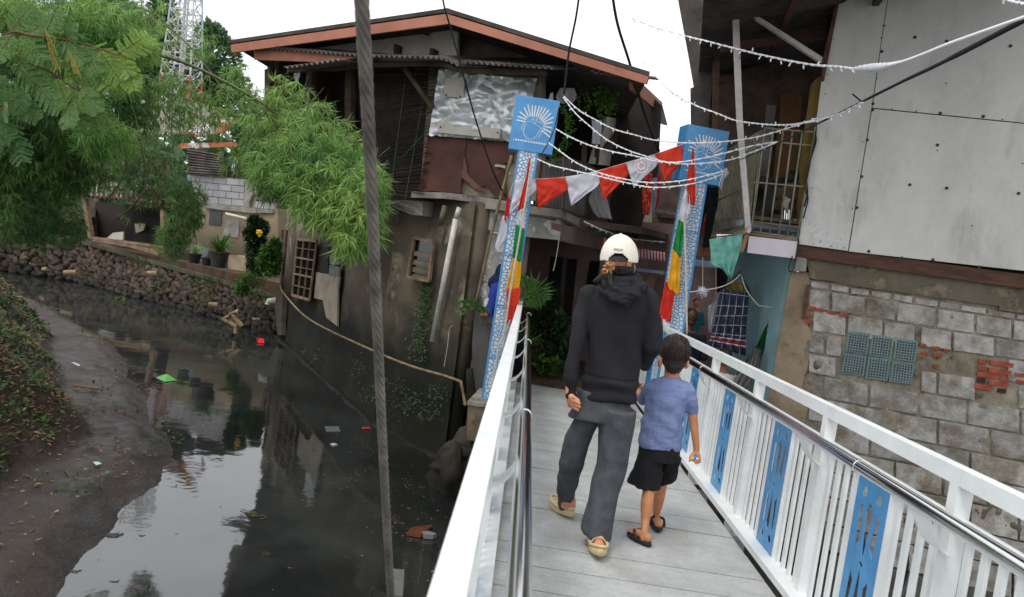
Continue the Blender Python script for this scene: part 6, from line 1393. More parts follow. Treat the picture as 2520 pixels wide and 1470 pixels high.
mb.tube([p+V((-.01, -.104, .018)), p+V((.01, -.104, .018))], .004, 5); mb.build('glasses', m_cable, o)
bust('person in dark clothes half hidden beside the older one in glasses', px('R', 112, 775)[0], 10.4, .11, m_skind, m_black, .7)
bust('person in teal T-shirt standing far back in the passage, seen from the side', px('R', 232, 618)[0], 10.9, .062, m_skinb, M('teal_shirt', (40, 110, 130), (30, 92, 112), rough=.8), .5)
o, p = bust('person in pale grey T-shirt seated below the sarong behind the right railing', px('R', 490, 1120)[0], 8.6, .1, m_skind, M('pale_tee', (190, 186, 190), (170, 166, 170), rough=.9), .6, face=1)
# person in royal blue behind the left gate post
bl = T('person', 'person in royal blue top leaning on the grey parapet behind the left gate post', 'person', K('W', 270, 480, 9.3))
mb = MB(); c = lambda x, y, Y=9.3: K('W', x, y, Y)
chain(mb, [(c(330, 110), .1), (c(320, 260), .115), (c(300, 400), .12), (c(285, 440), .1)]); chain(mb, [(c(310, 130, 9.15), .06), (c(262, 300, 9.1), .055), (c(240, 390, 9.05), .045)]); mb.cap(c(225, 300, 9.2), .035, c(215, 390, 9.1), .03)
organic('top', mb, M('royal_blue_cloth', (38, 58, 150), (28, 46, 128), sc=5, rough=.85), bl, .012, 4, lambda q, nr: fold(q, 8, True, .014, 5))
mb = MB(); chain(mb, [(c(320, 300), .07), (c(330, 130), .07), (c(350, 60), .05), (c(365, 0), .06)]); mb.ell(c(372, -30), (.08, .09, .11), 14, 10); chain(mb, [(c(240, 390, 9.05), .026), (c(205, 400, 9.04), .022), (c(185, 396, 9.03), .02)])
for k in range(4): chain(mb, [(c(182, 391+k*5, 9.03+.01*k), .009), (c(160, 389+k*4, 9.03), .008), (c(143, 392+k*4, 9.02), .007)], 8)
chain(mb, [(c(195, 402, 9.0), .01), (c(176, 406, 8.98), .009)], 8)
organic('body', mb, m_skinb, bl, .008, 3)
mb = MB(); mb.ell(c(376, -36), (.09, .1, .12), 14, 10); mb.cap(c(300, 70, 9.35), .09, c(345, 40, 9.3), .1); organic('headscarf', mb, M('navy_scarf', (30, 36, 66), (22, 28, 52), rough=.9), bl, .012, 3)
mb = MB(); mb.cap(c(225, 260, 9.25), .045, c(212, 310, 9.2), .04); organic('white_sleeve', mb, m_wcloth, bl, .012, 3)

bpy.data.scenes.remove(TMP)
# ================================================================== bunting, pennants, ropes, lights
m_tipw = m_wcloth
bt = T('bunting', 'string of red and white pennants between the two blue gate posts', 'bunting', at(*px('C', 1160, 640)[0], 8.45))
pens = [(m_wcloth, (690, 692, 806, 690, 690, 895), 0), (m_orange, (806, 688, 975, 675, 820, 856), 1), (m_wcloth, (975, 675, 1155, 641, 1008, 840), 2), (m_orange, (1155, 641, 1320, 594, 1190, 806), 3), (m_wcloth, (1320, 593, 1487, 545, 1366, 738), 4), (m_orange, (1488, 544, 1645, 489, 1545, 702), 5)]
ends = [(810, 765), (985, 745), (1168, 715), (1335, 660), (1503, 600), (1642, 590)]
for (m_, q, k), e_ in zip(pens, ends):
    a, b, t = px('C', *q); e2 = px('C', *e_)[0]; Y0, Y1 = 8.45, 8.45
    mb = MB(); rws = []
    if k == 0: a, t = px('C', 690, 692, 652, 892); e2 = px('C', 812, 742)[0]
    for s_ in (0, .33, .66, 1):                  # left edge falls to the tip, right edge short then slants to the tip
        l = (a[0]+(t[0]-a[0])*s_, a[1]+(t[1]-a[1])*s_)
        r = (b[0]+(e2[0]-b[0])*min(1, s_/.33), b[1]+(e2[1]-b[1])*min(1, s_/.33)) if s_ <= .33 else (e2[0]+(t[0]+1.5-e2[0])*((s_-.33)/.67), e2[1]+(t[1]-e2[1])*((s_-.33)/.67))
        rws.append((at(*l, 8.45), at(*r, 8.45)))
    cloth(mb, rws, .012, 1.6, nv=7, nu=16, ph=k*1.7, crump=.02); mb.build('pennant', m_, bt, smooth=True, recalc=False)
    if k == 4:
        mb = MB(); c = at(*px('C', 1410, 612)[0], 8.38); torus(mb, c, .07, .006, V((0, 1, 0)), 20, 4, .3); torus(mb, c, .035, .01, V((0, 1, 0)), 16, 4, .3); mb.build('faded_badge', M('faded_pink', (222, 196, 200), rough=.9), bt)
mb = MB(); mb.tube(arcpts([at(x, y, 8.46) for x, y in px('C', 655, 790, 690, 692, 806, 688, 975, 675, 1155, 641, 1320, 594, 1487, 545, 1648, 488)], 3), .004, 5); mb.build('cord', m_rope, bt, smooth=True)
clothpx('pennant', rows('C', (640, 800, 660, 780), (628, 880, 652, 880), (618, 900, 650, 960)), 8.5, m_red, None, None, .01, 1, parent=bt)
clothpx('pennant', rows('C', (618, 895, 642, 900), (590, 1000, 640, 1010), (572, 1075, 605, 1080), (590, 1100, 604, 1108)), 8.5, m_wcloth, None, None, .01, 1, parent=bt)
def flagstrip(name, lab, Y, parts, kw=None):
    r = T('flag', lab, 'flag', at(*px(parts[0][1], parts[0][2][0][0], parts[0][2][0][1])[0], Y), 'long striped flags on the gate posts')
    for m_, k, q in parts:
        clothpx('stripe', rows(k, *q), Y, m_, None, None, .014, 1.6, parent=r, ph=q[0][0]*.01, nu=16, nv=5, crump=.012)
    return r
flagstrip('flag', 'long red, white, green and yellow flag hanging on the left gate post', 8.36, [
    (m_orange, 'O', [(283, 402, 297, 408), (262, 520, 283, 520), (232, 640, 266, 640), (212, 728, 252, 700)]),
    (m_wcloth, 'O', [(214, 728, 252, 700), (208, 770, 256, 780), (205, 802, 257, 832)]),
    (m_green, 'O', [(205, 802, 257, 832), (190, 920, 246, 930), (184, 1000, 232, 1030)]),
    (m_yellow, 'O', [(184, 1000, 234, 1026), (165, 1100, 232, 1120), (140, 1200, 224, 1185)]),
    (m_orange, 'O', [(150, 1185, 232, 1180), (145, 1290, 220, 1280), (138, 1390, 208, 1345), (145, 1410, 165, 1415)]),
    (m_wcloth, 'W', [(445, 450, 490, 440), (400, 560, 470, 540), (360, 730, 400, 740), (340, 830, 385, 800)])])
flagstrip('flag', 'long red, white, green and yellow flag hanging on the right gate post', 8.36, [
    (m_orange, 'P', [(304, 200, 310, 200), (275, 340, 318, 340), (262, 450, 322, 480), (275, 580, 318, 590)]),
    (m_wcloth, 'P', [(258, 450, 282, 520), (225, 570, 286, 612), (210, 660, 262, 680), (208, 682, 248, 712)]),
    (m_green, 'P', [(208, 682, 247, 712), (185, 800, 238, 820), (168, 880, 222, 944)]),
    (m_yellow, 'P', [(168, 880, 222, 944), (150, 1010, 220, 1060), (135, 1120, 216, 1190), (150, 1160, 205, 1188)]),
    (m_red, 'P', [(120, 1095, 182, 1180), (98, 1210, 170, 1260), (78, 1310, 160, 1330), (88, 1370, 152, 1378)]),
    (m_wcloth, 'P', [(78, 1310, 100, 1350), (70, 1400, 150, 1390), (60, 1440, 140, 1440)])])
def rope(pts, Y, r, m_, lab, cat, name='rope', group=None, n=6):
    Ys = Y if isinstance(Y, (list, tuple)) else [Y]*len(pts)
    P = arcpts([at(pts[i][0], pts[i][1], Ys[i]) for i in range(len(pts))], n); mb = MB(); mb.tube(P, r, 7); return mb.build(name, m_, label=lab, cat=cat, group=group, smooth=True)
rope(px('O', 300, 410, 262, 660, 225, 880, 170, 1200, 130, 1470)+px('W', 340, 700, 300, 960, 265, 1150), 8.3, .011, m_rope, 'pale rope hanging down the front of the left gate post', 'rope')
rope(px('P', 246, 680, 250, 760, 258, 1050, 264, 1460), 8.3, .011, m_rope, 'pale rope hanging down beside the right gate post', 'rope')
# strings of lights
r_ = random.Random(21)
def lights(pts, Ys, lab, sp=.15, r=.0046, bl=.029):
    P = arcpts([at(pts[i][0], pts[i][1], Ys[i]) for i in range(len(pts))], 10); root = T('light_string', lab, 'light string', P[0], 'strings of white lights over the bridge')
    mb = MB(); P2 = [p+V((0, 0, .004*sin(i*2.1))) for i, p in enumerate(P)]; mb.tube(P2, r, 6)
    for k in range(2): mb.tube([p+V((.006*sin(i*1.3+k*3), 0, .006*cos(i*1.3+k*3))) for i, p in enumerate(P)], r*.7, 5)
    mb.build('wire', m_wire, root, smooth=True)
    d = 0
    for i in range(len(P)-1):
        d += (P[i+1]-P[i]).length
        if d > sp:
            d = 0; s_ = P[i].y/8.5; dr = V((r_.gauss(0, .5), r_.gauss(0, .3), -1 if r_.random() < .75 else .9)).normalized(); mb = MB(); mb.tube([P[i], P[i]+dr*bl*.45, P[i]+dr*bl*.5, P[i]+dr*bl], [.0032, .0036, .0058, .0042], 6); mb.build('bulb', m_bulb, root, smooth=True)
Dp = lambda *q: [(q[i], q[i+1]) for i in range(0, len(q), 2)]
lights(Dp(1388, 238, 1425, 272, 1470, 298, 1510, 318, 1560, 332, 1610, 345, 1680, 352, 1770, 350, 1850, 340, 1920, 322, 2010, 292), [8.4, 8.4, 8.4, 8.4, 8.4, 8.4, 8.3, 8.1, 7.8, 7.4, 6.9], 'topmost light string from the upright cable loop across to the right sign box')
lights(Dp(1386, 240, 1415, 278, 1450, 310, 1490, 342, 1535, 366, 1580, 382, 1650, 400, 1740, 388, 1850, 360, 1912, 350), [8.4]*7+[8.2, 7.8, 7.4], 'light string sagging steeply from the cable loop behind the white pennant')
lights(Dp(1368, 318, 1400, 336, 1445, 356, 1500, 372, 1560, 384, 1620, 398, 1700, 404, 1790, 395, 1850, 375, 1908, 352), [8.35]*7+[8.1, 7.8, 7.4], 'light string starting at the right edge of the left sign box')
lights(Dp(1350, 352, 1385, 378, 1420, 402, 1470, 424, 1530, 440, 1600, 450, 1680, 445, 1740, 432, 1788, 420), [8.35]*7+[8.2, 8.0], 'light string passing over the red and white pennants in the middle')
lights(Dp(1322, 392, 1360, 408, 1410, 420, 1480, 436, 1540, 450, 1610, 462, 1690, 455, 1750, 440, 1790, 422), [8.35]*7+[8.2, 8.0], 'lowest light string between the gate posts')
E_ = px('E', 208, 550, 350, 605, 440, 640, 530, 655, 630, 664, 720, 665, 800, 655, 890, 640, 1000, 605, 1120, 545)
lights(Dp(1560, 120, 1640, 215)+E_, [9.5, 8.8]+[8.0, 7.6, 7.4, 7.2, 7.0, 6.8, 6.6, 6.4, 6.0, 5.6], 'light string crossing the white post just above the cage top')
lights(Dp(1500, 20, 1590, 60)+px('E', 170, 190, 300, 222, 440, 258, 570, 290, 700, 318, 850, 345, 980, 355, 1080, 368, 1160, 372), [9.4, 8.8, 7.6, 7.2, 6.8, 6.4, 6.0, 5.6, 5.3, 5.0, 4.8], 'highest light string reaching the white taped joint', bl=.04, r=.0055)
lights(px('E', 1700, -60, 1820, -25, 1880, 0, 1978, 22, 2100, 40), [4.4, 4.2, 4.1, 4.0, 3.9], 'short end of a light string in the top right corner', sp=.1)
lights(px('T', 600, 5, 780, 90, 900, 130, 1050, 180, 1200, 205, 1480, 232), [9.3, 9.5, 9.8, 10.1, 10.4, 10.8], 'light string fixed along the curved balcony slab of the house', r=.005)
mb = MB(); mb.tube(arcpts([at(*q, Y) for q, Y in zip(px('E', 1150, 372, 1320, 332, 1450, 285, 1600, 225, 1978, 92, 2200, 20), (4.8, 4.5, 4.3, 4.1, 3.7, 3.5))], 6), .0085, 8); mb.build('white_cable', m_wire, label='thick white twisted cable rising to the right edge from the taped joint', cat='cable', smooth=True)
mb = MB(); P = [at(*q, Y) for q, Y in zip(px('E', 1075, 368, 1130, 362, 1170, 362, 1215, 358, 1270, 348, 1325, 332), (4.9, 4.82, 4.78, 4.7, 4.6, 4.5))]; mb.tube(arcpts(P, 5), [.006]+[.012+.012*sin(pi*i/24)+.004*sin(i*3) for i in range(1, 25)]+[.006], 9); mb.build('taped_joint', m_wcloth, label='bulging white taped joint in the cable in front of the pale boards', cat='cable joint', smooth=True)
mb = MB(); ks = [.022, .017, .013, .011, .009, .008, .006, .005]; P = [at(*q, Y) for q, Y in zip(px('E', 2200, -5, 1978, 108, 1560, 325, 1330, 435, 1120, 540, 890, 655, 700, 748, 470, 850), (3.6, 4.0, 4.6, 5.1, 5.7, 6.4, 7.2, 7.9))]
A = arcpts(P, 6); mb.tube(A, [ks[min(7, i//6)]*.85 for i in range(len(A))], 8); mb.tube([at(*q, 5.7) for q in px('E', 1065, 500, 1120, 545)], .006, 5); mb.build('black_cable', m_cable, label='thick black cable swooping from the right edge down to the cage', cat='cable', smooth=True)
rope(px('B', 1285, -40, 1300, 40, 1340, 180, 1400, 400, 1480, 690, 1580, 985, 1665, 1155), [7.5, 7.6, 7.8, 8.0, 8.4, 8.8, 9.2], .0085, m_cable, 'thin black cable crossing the roof ridge and the foil sheet', 'cable', 'black_cable')
rope(Dp(1432, -60, 1418, 40, 1400, 130, 1388, 232), [8.0, 8.1, 8.3, 8.4], .011, m_cable, 'black twisted cable dropping to the start of the light strings', 'cable', 'black_cable')
rope(Dp(1506, -20, 1520, 60, 1548, 150, 1562, 200, 1590, 290, 1622, 372), [8.2, 8.4, 8.8, 9.0, 9.4, 9.8], .015, m_cable, 'thick black cable bundle passing the right eave of the house', 'cable', 'black_cable')
rope(px('S', 1165, 370, 1120, 600, 1080, 780, 1000, 1000, 900, 1200, 780, 1400), 8.42, .006, m_cable, 'thin dark wire running down the right side of the left sign box', 'wire', 'wire')
# steel suspension cable close to the camera
mb = MB(); P = arcpts([at(x, y, Y) for x, y, Y in ((884, -120, 1.47), (890, 0, 1.55), (908, 330, 1.75), (927, 760, 2.1), (942, 1100, 2.38), (962, 1470, 2.72), (975, 1700, 2.95))], 26)
for k in range(6):
    x = None; Q = []
    L = 0
    for i, p in enumerate(P):
        d = (P[min(i+1, len(P)-1)]-P[max(0, i-1)]).normalized(); L += (P[i]-P[max(0, i-1)]).length
        ax_ = d.cross(V((0, 1, 0))).normalized(); ay_ = d.cross(ax_); a = -L*2*pi/.19+k*pi/3; Q.append(p+(ax_*cos(a)+ay_*sin(a))*.0088)
    mb.tube(Q, .0062, 8)
mb.build('suspension_cable', m_steel, label='thick twisted steel cable close to the camera, slanting down through the picture', cat='cable', smooth=True)
# small red and white flags under the balcony
gr = T('bunting', 'row of tiny red and white flags strung behind the cap', 'bunting', at(*px('G', 880, 220)[0], 10.2))
for k in range(9):
    t = k/8; x0 = 785+t*190; y0 = 208+t*28
    if k == 0: pass
    for i, m_ in enumerate((m_red, m_wcloth)): clothpx('small_flag', rows('G', (x0+i*11, y0, x0+i*11+13, y0+2), (x0+i*11+4, y0+75, x0+i*11+16, y0+76)), 10.2, m_, None, None, .015, 1, parent=gr, nu=5, nv=3)
for i, m_ in enumerate((m_red, m_wcloth, m_red)): clothpx('small_flag', rows('G', (512+i*20, 120+i*3, 534+i*20, 124+i*3), (520+i*20, 215, 540+i*18, 205)), 10.1, m_, None, None, .015, 1, parent=gr, nu=5, nv=3)
# ================================================================== litter and small things on the water
def lone(name, k, q, z, m_, lab, cat, t=.006, bend=0):
    P = [gz(*p, z) for p in px(k, *q)]; mb = MB(); mb.prism([p+V((0, 0, t)) for p in P], P); return mb.build(name, m_, label=lab, cat=cat)
mb = MB(); a = [gz(*p, WZ+.01) for p in px('J', 672, 522, 700, 512, 722, 508, 742, 520, 765, 534, 740, 537, 712, 541, 692, 532)]; c = sum(a, V())/8+V((0, 0, .07))
mb.add(a+[c], [(i, (i+1) % 8, 8) for i in range(8)]+[tuple(range(8))[::-1]]); mb.build('green_leaf', M('vivid_green_leaf', (84, 170, 54), (60, 146, 44), rough=.4), label='bright green curled leaf floating on the dark water', cat='leaf')
mb = MB(); cloth(mb, [(gz(*px('J', 1108, 362)[0], WZ+.02)+V((0, 0, .06)), gz(*px('J', 1138, 366)[0], WZ+.02)+V((0, 0, .05))), (gz(*px('J', 1110, 372)[0], WZ+.01), gz(*px('J', 1140, 374)[0], WZ+.01))], .03, 2, crump=.03); mb.build('plastic_bag', M('red_plastic', (214, 40, 40), rough=.4), label='scrap of red plastic at the foot of the house wall', cat='plastic', recalc=False)
lone('plastic_tray', 'K', (500, 1425, 580, 1425, 592, 1455, 512, 1455), WZ+.004, M('clear_tray', (120, 124, 126), rough=.2, spec=.8), 'clear plastic tray half sunk beside the house wall', 'tray')
lone('packet', 'K', (712, 1430, 755, 1428, 764, 1438, 720, 1441), WZ+.006, M('red_packet', (190, 60, 60), rough=.4), 'small red and white packet floating near the house wall', 'packet')
lone('paper_scrap', 'J', (1425, 810, 1440, 806, 1458, 812, 1440, 818), WZ+.006, m_wcloth, 'small pale paper scrap floating right of the steel cable', 'paper')
lone('packet', 'J', (402, 888, 425, 888, 438, 896, 415, 902), -1.12, M('mint_paper', (176, 206, 184), rough=.6), 'mint coloured wrapper lying on the mud bank', 'packet')
lone('packet', 'J', (308, 458, 322, 458, 348, 470, 340, 474), -1.1, m_wcloth, 'thin white wrapper strip on the upper mud bank', 'packet')
lone('paper_scrap', 'J', (512, 770, 528, 755, 545, 775, 550, 790, 530, 792), -1.2, m_cream, 'crumpled pale scrap near the edge of the mud bank', 'paper')
lone('bark_piece', 'L', (313, 1095, 340, 1062, 460, 1048, 455, 1062, 395, 1110), WZ+.006, M('wet_red_bark', (120, 66, 44), (84, 48, 34), rough=.35), 'reddish brown slab of bark floating beside the bridge', 'bark', .03)
lone('plastic_cup', 'L', (400, 1098, 440, 1092, 490, 1108, 470, 1118, 420, 1115), WZ+.006, M('cloudy_plastic', (120, 118, 118), rough=.3), 'squashed cloudy plastic cup beside the reddish bark', 'cup', .04)
mb = MB(); r2 = random.Random(4)
for q in range(26):
    t = r2.random(); p = gz(*px('J', 1035+100*t+r2.gauss(0, 5), 1090+48*t+r2.gauss(0, 5))[0], WZ+.008); a = r2.uniform(-.5, .6); leafquad(mb, p, V((cos(a-.5), sin(a-.5), .1)).normalized(), V((0, 0, 1)), r2.uniform(.04, .09), .018)
mb.build('floating_twig', M('dead_olive_leaf', (96, 92, 48), (66, 62, 36), rough=.6), label='drab leafy twig drifting in the open water', cat='twig', recalc=False)
mb = MB(); mb.crag(gz(*px('J', 1148, 1296)[0], WZ-.01), (.055, .04, .04), 3); mb.build('submerged_rock', m_gap, label='dark lump just breaking the water in the foreground', cat='rock')
mb = MB(); P = [gz(*q, WZ+.02) for q in px('J', 175, 1185, 205, 1178, 240, 1188, 262, 1196)]; mb.tube(P, [.004, .02, .02, .003], 6, fl=.3); mb.build('brown_leaf', m_dry, label='long curled brown leaf at the edge of the shallows', cat='leaf')
mb = MB(); a, b = px('L', 262, 1310, 250, 1470); mb.beam(gz(*a, WZ+.01), gz(*b, WZ+.01), .09, .03); mb.build('plank', M('wet_plank', (112, 112, 110), (88, 88, 86), rough=.5), label='grey plank end in the water beside the steel cable', cat='plank')
mb = MB(); a, b = px('J', 318, 555, 425, 572); mb.beam(gz(*a, -1.08), gz(*b, -1.08), .035, .02); mb.build('stick', m_dry, label='straight brown stick lying on the upper mud bank', cat='stick')
mb = MB(); mb.tube([gz(*q, WZ+.02) for q in px('N', 1060, 930, 1110, 905, 1138, 935)], .03, 6, fl=.4); mb.build('leaf_blade', m_leafy, label='folded pale green leaf blade near the far stones', cat='leaf')
# ================================================================== small houses behind the embankment
SH = W2(470, 500, 20.6, 690, 520, 19.0)
sh = T('house', 'small house of white blocks over a stained tan wall, rusty tin roof, behind the embankment', 'house', SH.hit(560, 660))
mb = MB(); mb.wp(px('X', 60, 560, 240, 560, 330, 570, 760, 632, 860, 640, 1140, 640, 1140, 1330, 60, 1210), SH, .3); mb.build('lower_wall', M('tan_render', (150, 134, 108), (112, 98, 80), sc=1.6, rough=.95, bump=.8, bsc=8, c3=(124, 120, 114), m3=.6, sc3=.9, moss=((58, 52, 38), -.1, 1.0)), sh)
mb = MB(); mb.wp(px('X', 330, 575, 760, 622, 860, 632, 1080, 650, 1080, 690, 850, 690, 560, 660, 340, 630), SH, .2, .06); mb.build('ledge', m_conc, sh)
mb = MB(); mb.wp(px('X', 395, 655, 530, 668, 515, 830, 380, 815), SH, .05, .02); mb.build('window', M('slate_shutter', (70, 68, 70), (54, 52, 55)), sh)
mb = MB(); mb.wp(px('X', 560, 765, 720, 775, 700, 965, 535, 930), SH, .03, .02); mb.build('cement_patch', m_conc, sh)
mb = MB(); mb.wp(px('X', 200, 275, 910, 330, 905, 560, 1080, 560, 1075, 650, 330, 575, 200, 560), SH, .15, -.02); mb.build('joint_mortar', m_conc, sh)
mb = MB(); r_ = random.Random(3)
for r in range(4):
    x = 150+(r % 2)*60
    while x < 780:
        w_ = 142 if x+142 < 770 else 775-x
        if w_ > 30:
            f = lambda xx, rr_: (283, 352, 425, 500, 575)[rr_]+(xx-300)*.095
            mb.wp(px('X', x, f(x, r)+4, x+w_-7, f(x+w_, r)+4, x+w_-10, f(x+w_, r+1)-4, x-3, f(x, r+1)-4), SH, .1, .015+r_.uniform(-.01, .01))
        x += 142
for q in ((870, 330, 905, 335, 905, 400, 862, 400), (862, 410, 905, 410, 905, 480, 855, 480), (895, 560, 980, 575, 975, 640, 890, 628), (990, 578, 1070, 590, 1070, 645, 985, 640)): mb.wp(px('X', *q), SH, .1, .015)
mb.build('block_courses', M('white_aerated_block', (166, 164, 165), (146, 144, 146), sc=2, rough=.9, bump=.3, isl=.05), sh)
mb = MB(); mb.wp(px('X', 785, 318, 868, 325, 862, 480, 825, 560, 822, 640, 760, 622, 772, 480), SH, .12, .06); mb.build('pillar', m_conc, sh)
mb = MB(); a, b, c, d = [SH.hit(*q, .12) for q in px('X', 150, -10, 545, 60, 535, 286, 150, 268)]; corr(mb, d, a, b, c, 9, .035); mb.build('corrugated_wall', m_corr, sh, recalc=False)
mb = MB(); mb.wp(px('X', 545, 40, 850, 60, 850, 330, 545, 290), SH, .1, -.4); mb.build('dark_opening', m_void, sh)
mb = MB(); q = [at(*p, Y) for p, Y in zip(px('A', 690, 600, 790, 542, 1010, 690, 900, 718), (24, 26, 21.5, 21))]; corr(mb, at(*px('A', 905, 716)[0], 20.5), at(*px('A', 1200, 640)[0], 20.2), at(*px('A', 1130, 560)[0], 27), at(*px('A', 790, 540)[0], 27), 26, .03); corr(mb, at(*px('A', 650, 700)[0], 21.5), at(*px('A', 905, 716)[0], 20.5), at(*px('A', 790, 540)[0], 27), at(*px('A', 690, 570)[0], 27), 14, .03)
mb.build('roof', M('pale_roof_sheet', (176, 170, 152), (140, 132, 118), sc=.8, rough=.8, c3=(112, 98, 80), m3=.62), sh, recalc=False)
mb = MB()
for q, Y in (((930, 790, 1260, 780, 1250, 757, 960, 762), 19.7), ((1020, 735, 1200, 700, 1260, 640, 1180, 650, 1060, 700), 19.9)): 
    w_ = W2(*px('A', q[0], q[1])[0], Y, *px('A', q[4], q[5])[0], Y); mb.wp(px('A', *q), w_, .05)
mb.build('rusty_roof_edge', M('orange_rust', (186, 112, 70), (120, 70, 48), sc=3, rough=.8, c3=(196, 196, 192), m3=.55, sc3=2), sh)
clothpx('cloth', rows('X', (655, 85, 705, 90), (640, 150, 690, 150), (630, 235, 650, 235)), 18.6, m_wcloth, 'pale pink and grey laundry hanging under the rusty roof edge', 'laundry', .04, 2)
mb = MB(); mb.tube([SH.hit(*q, .15) for q in px('X', 572, 698, 780, 748, 945, 820)], .035, 8); mb.build('white_pipe', m_pvc, sh)
# shed
SD = W2(190, 600, 21.8, 420, 600, 20.6)
sd_ = T('shed', 'low open shed with sagging rusty roof edge and dark back wall on the embankment', 'shed', SD.hit(300, 620))
mb = MB(); mb.wp(px('A', 505, 1075, 900, 1100, 1000, 1110, 1000, 1330, 890, 1310, 505, 1275), SD, .1, -1.4); mb.build('back_wall', M('dark_shed_wall', (60, 54, 48), (40, 36, 33), sc=1.5, rough=.95, bump=.5), sd_)  # plain dark brown back wall, mottled
mb = MB(); a = [SD.hit(*q, .1) for q in px('A', 420, 1042, 660, 1062, 875, 1105)]; 
for i in range(2): corr(mb, a[i], a[i+1], a[i+1]-SD.n*1.9+V((0, 0, .25)), a[i]-SD.n*1.9+V((0, 0, .25)), 10, .03)
mb.build('roof', m_rust, sd_, recalc=False)
for q in ((452, 1062, 484, 1255), (868, 1105, 876, 1300)): mb = MB(); a, b = px('A', *q); mb.beam(SD.hit(*a), SD.hit(*b), .12, .12, SD.n); mb.build('post', m_oldwood, sd_)
mb = MB(); mb.wp(px('A', 560, 1272, 600, 1238, 655, 1232, 652, 1275), SD, .04, -.3); mb.build('leaning_board', m_cream, sd_); mb = MB(); mb.wp(px('A', 715, 1190, 770, 1190, 760, 1225, 722, 1240), SD, .04, -1.2); mb.build('leaning_board', m_cream, sd_)
mb = MB(); 
for q in ((470, 1262, 900, 1318), (500, 1275, 880, 1340), (560, 1272, 850, 1350)): a, b = px('A', *q); mb.beam(SD.hit(*a, .3), SD.hit(*b, .4), .1, .07)
mb.build('planks', m_oldwood, label='weathered planks lying on the embankment in front of the shed', cat='planks')
# fenced upper part
mb = MB(); mb.wp(px('A', 550, 800, 890, 820, 890, 1090, 550, 1050), SD, .1, -2.2); mb.build('pinkish_house_wall', M('pinkish_boards', (150, 124, 112), (112, 90, 80), sc=2), label='brownish pink boarded wall above the shed roof, mostly behind bamboo', cat='house wall')
mb = MB()
for k in range(14): a, b = px('A', 470+k*26, 840, 462+k*26, 1040+k*5); mb.tube([SD.hit(*a, -.2), SD.hit(*b, -.2)], .025, 5)
mb.build('grille', m_cream, label='row of upright bars standing above the shed roof', cat='grille')
mb = MB(); q = [at(*p, Y) for p, Y in zip(px('A', 300, 1190, 505, 1150, 530, 890, 320, 900), (22, 22.5, 30, 30))]; corr(mb, *q, 22, .04); o = mb.build('roof', M('asbestos_roof', (128, 120, 108), (96, 90, 80), sc=1, rough=.95), label='grey cement sheet roof sloping behind the left bamboo', cat='roof', recalc=False)
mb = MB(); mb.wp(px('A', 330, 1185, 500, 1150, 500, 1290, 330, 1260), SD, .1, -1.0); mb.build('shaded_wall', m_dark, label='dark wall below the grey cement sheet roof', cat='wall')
mb = MB(); q = px('A', 280, 850, 520, 880, 520, 905, 300, 885); mb.wp(q, W2(130, 400, 27, 250, 400, 27), .1); mb.build('roof_edge', M('rust_white_edge', (176, 150, 140), (130, 84, 66), sc=2), label='thin rusty white roof edge left of the upright bars', cat='roof edge')
mb = MB(); r_ = random.Random(11)
for q in range(9): 
    x = -200+q*60; w_ = W2(x, 400, 34+q % 3, x+120, 400, 34+q % 3)
    if q < 0: mb.wp([(x, 470), (x+100, 480), (x+100, 640), (x, 640)], w_, 2)
# ================================================================== pots and shrubs
def blades(mb, c, n, L, Wd, seed, spread=1.0):
    r = random.Random(seed)
    for i in range(n):
        a = r.uniform(0, 6.283); e = r.uniform(.35, 1.3); d = V((cos(a)*cos(e)*spread, sin(a)*cos(e)*spread, sin(e))).normalized(); l = L*r.uniform(.6, 1); s = d.cross(V((0, 0, 1))).normalized()*Wd/2
        P = [c, c+d*l*.4, c+d*l*.75-V((0, 0, .08*l)), c+d*l-V((0, 0, .3*l))]; mb.add([P[0]-s*.6, P[0]+s*.6, P[1]+s, P[1]-s, P[2]+s*.7, P[2]-s*.7, P[3]], [(0, 1, 2, 3), (3, 2, 4, 5), (5, 4, 6)])
def leafball(mb, c, rad, n, L, Wd, seed, down=.0):
    r = random.Random(seed); c = V(c)
    for i in range(n):
        d = V((r.gauss(0, 1), r.gauss(0, 1), r.gauss(0, 1))).normalized(); q = c+V((d.x*rad[0], d.y*rad[1], d.z*rad[2]))*(r.random()**.45)
        dd = (d+V((r.gauss(0, .6), r.gauss(0, .6), r.gauss(-down, .6)))).normalized(); up = V((r.gauss(0, .6), r.gauss(0, .6), 1)).normalized(); l = L*r.uniform(.6, 1.15)
        leafquad(mb, q, dd, up, l, Wd*r.uniform(.7, 1.1))
def pot(c, r, h, m_, par): mb = MB(); mb.tube([c, c+V((0, 0, h*.9)), c+V((0, 0, h*.92)), c+V((0, 0, h))], [r*.72, r, r*1.08, r*1.08], 16); mb.build('pot', m_, par, smooth=False)
m_potb = M('shaded_black_pot', (36, 34, 33), (26, 25, 24), rough=.6); m_potg = M('shaded_grey_pot', (60, 56, 52), (44, 42, 38), rough=.8, bump=.4)  # darkened colours: shade of the trees is put into the pots
def potplant(lab, base, r, h, kind, m_, mp, seed, L=.35, n=50):
    t = T('potted_plant', lab, 'potted plant', base); pot(V(base), r, h, mp, t); mb = MB()
    if kind == 'blade': blades(mb, V(base)+V((0, 0, h*.9)), n, L, .03, seed)
    else: leafball(mb, V(base)+V((0, 0, h+L*.6)), (L*.7, L*.7, L*.8), n, L*.28, L*.11, seed)
    mb.build('leaves', m_, t, recalc=False); return t
potplant('small black pot with spiky pale plant on the embankment coping', at(*px('X', 222, 1238)[0], 18.0), .15, .22, 'blade', m_leafy, m_potb, 1, .45, 26)
potplant('small empty looking black pot between two plants on the coping', at(*px('X', 362, 1265)[0], 17.6), .13, .18, 'blade', m_leafp, m_potb, 2, .12, 8)
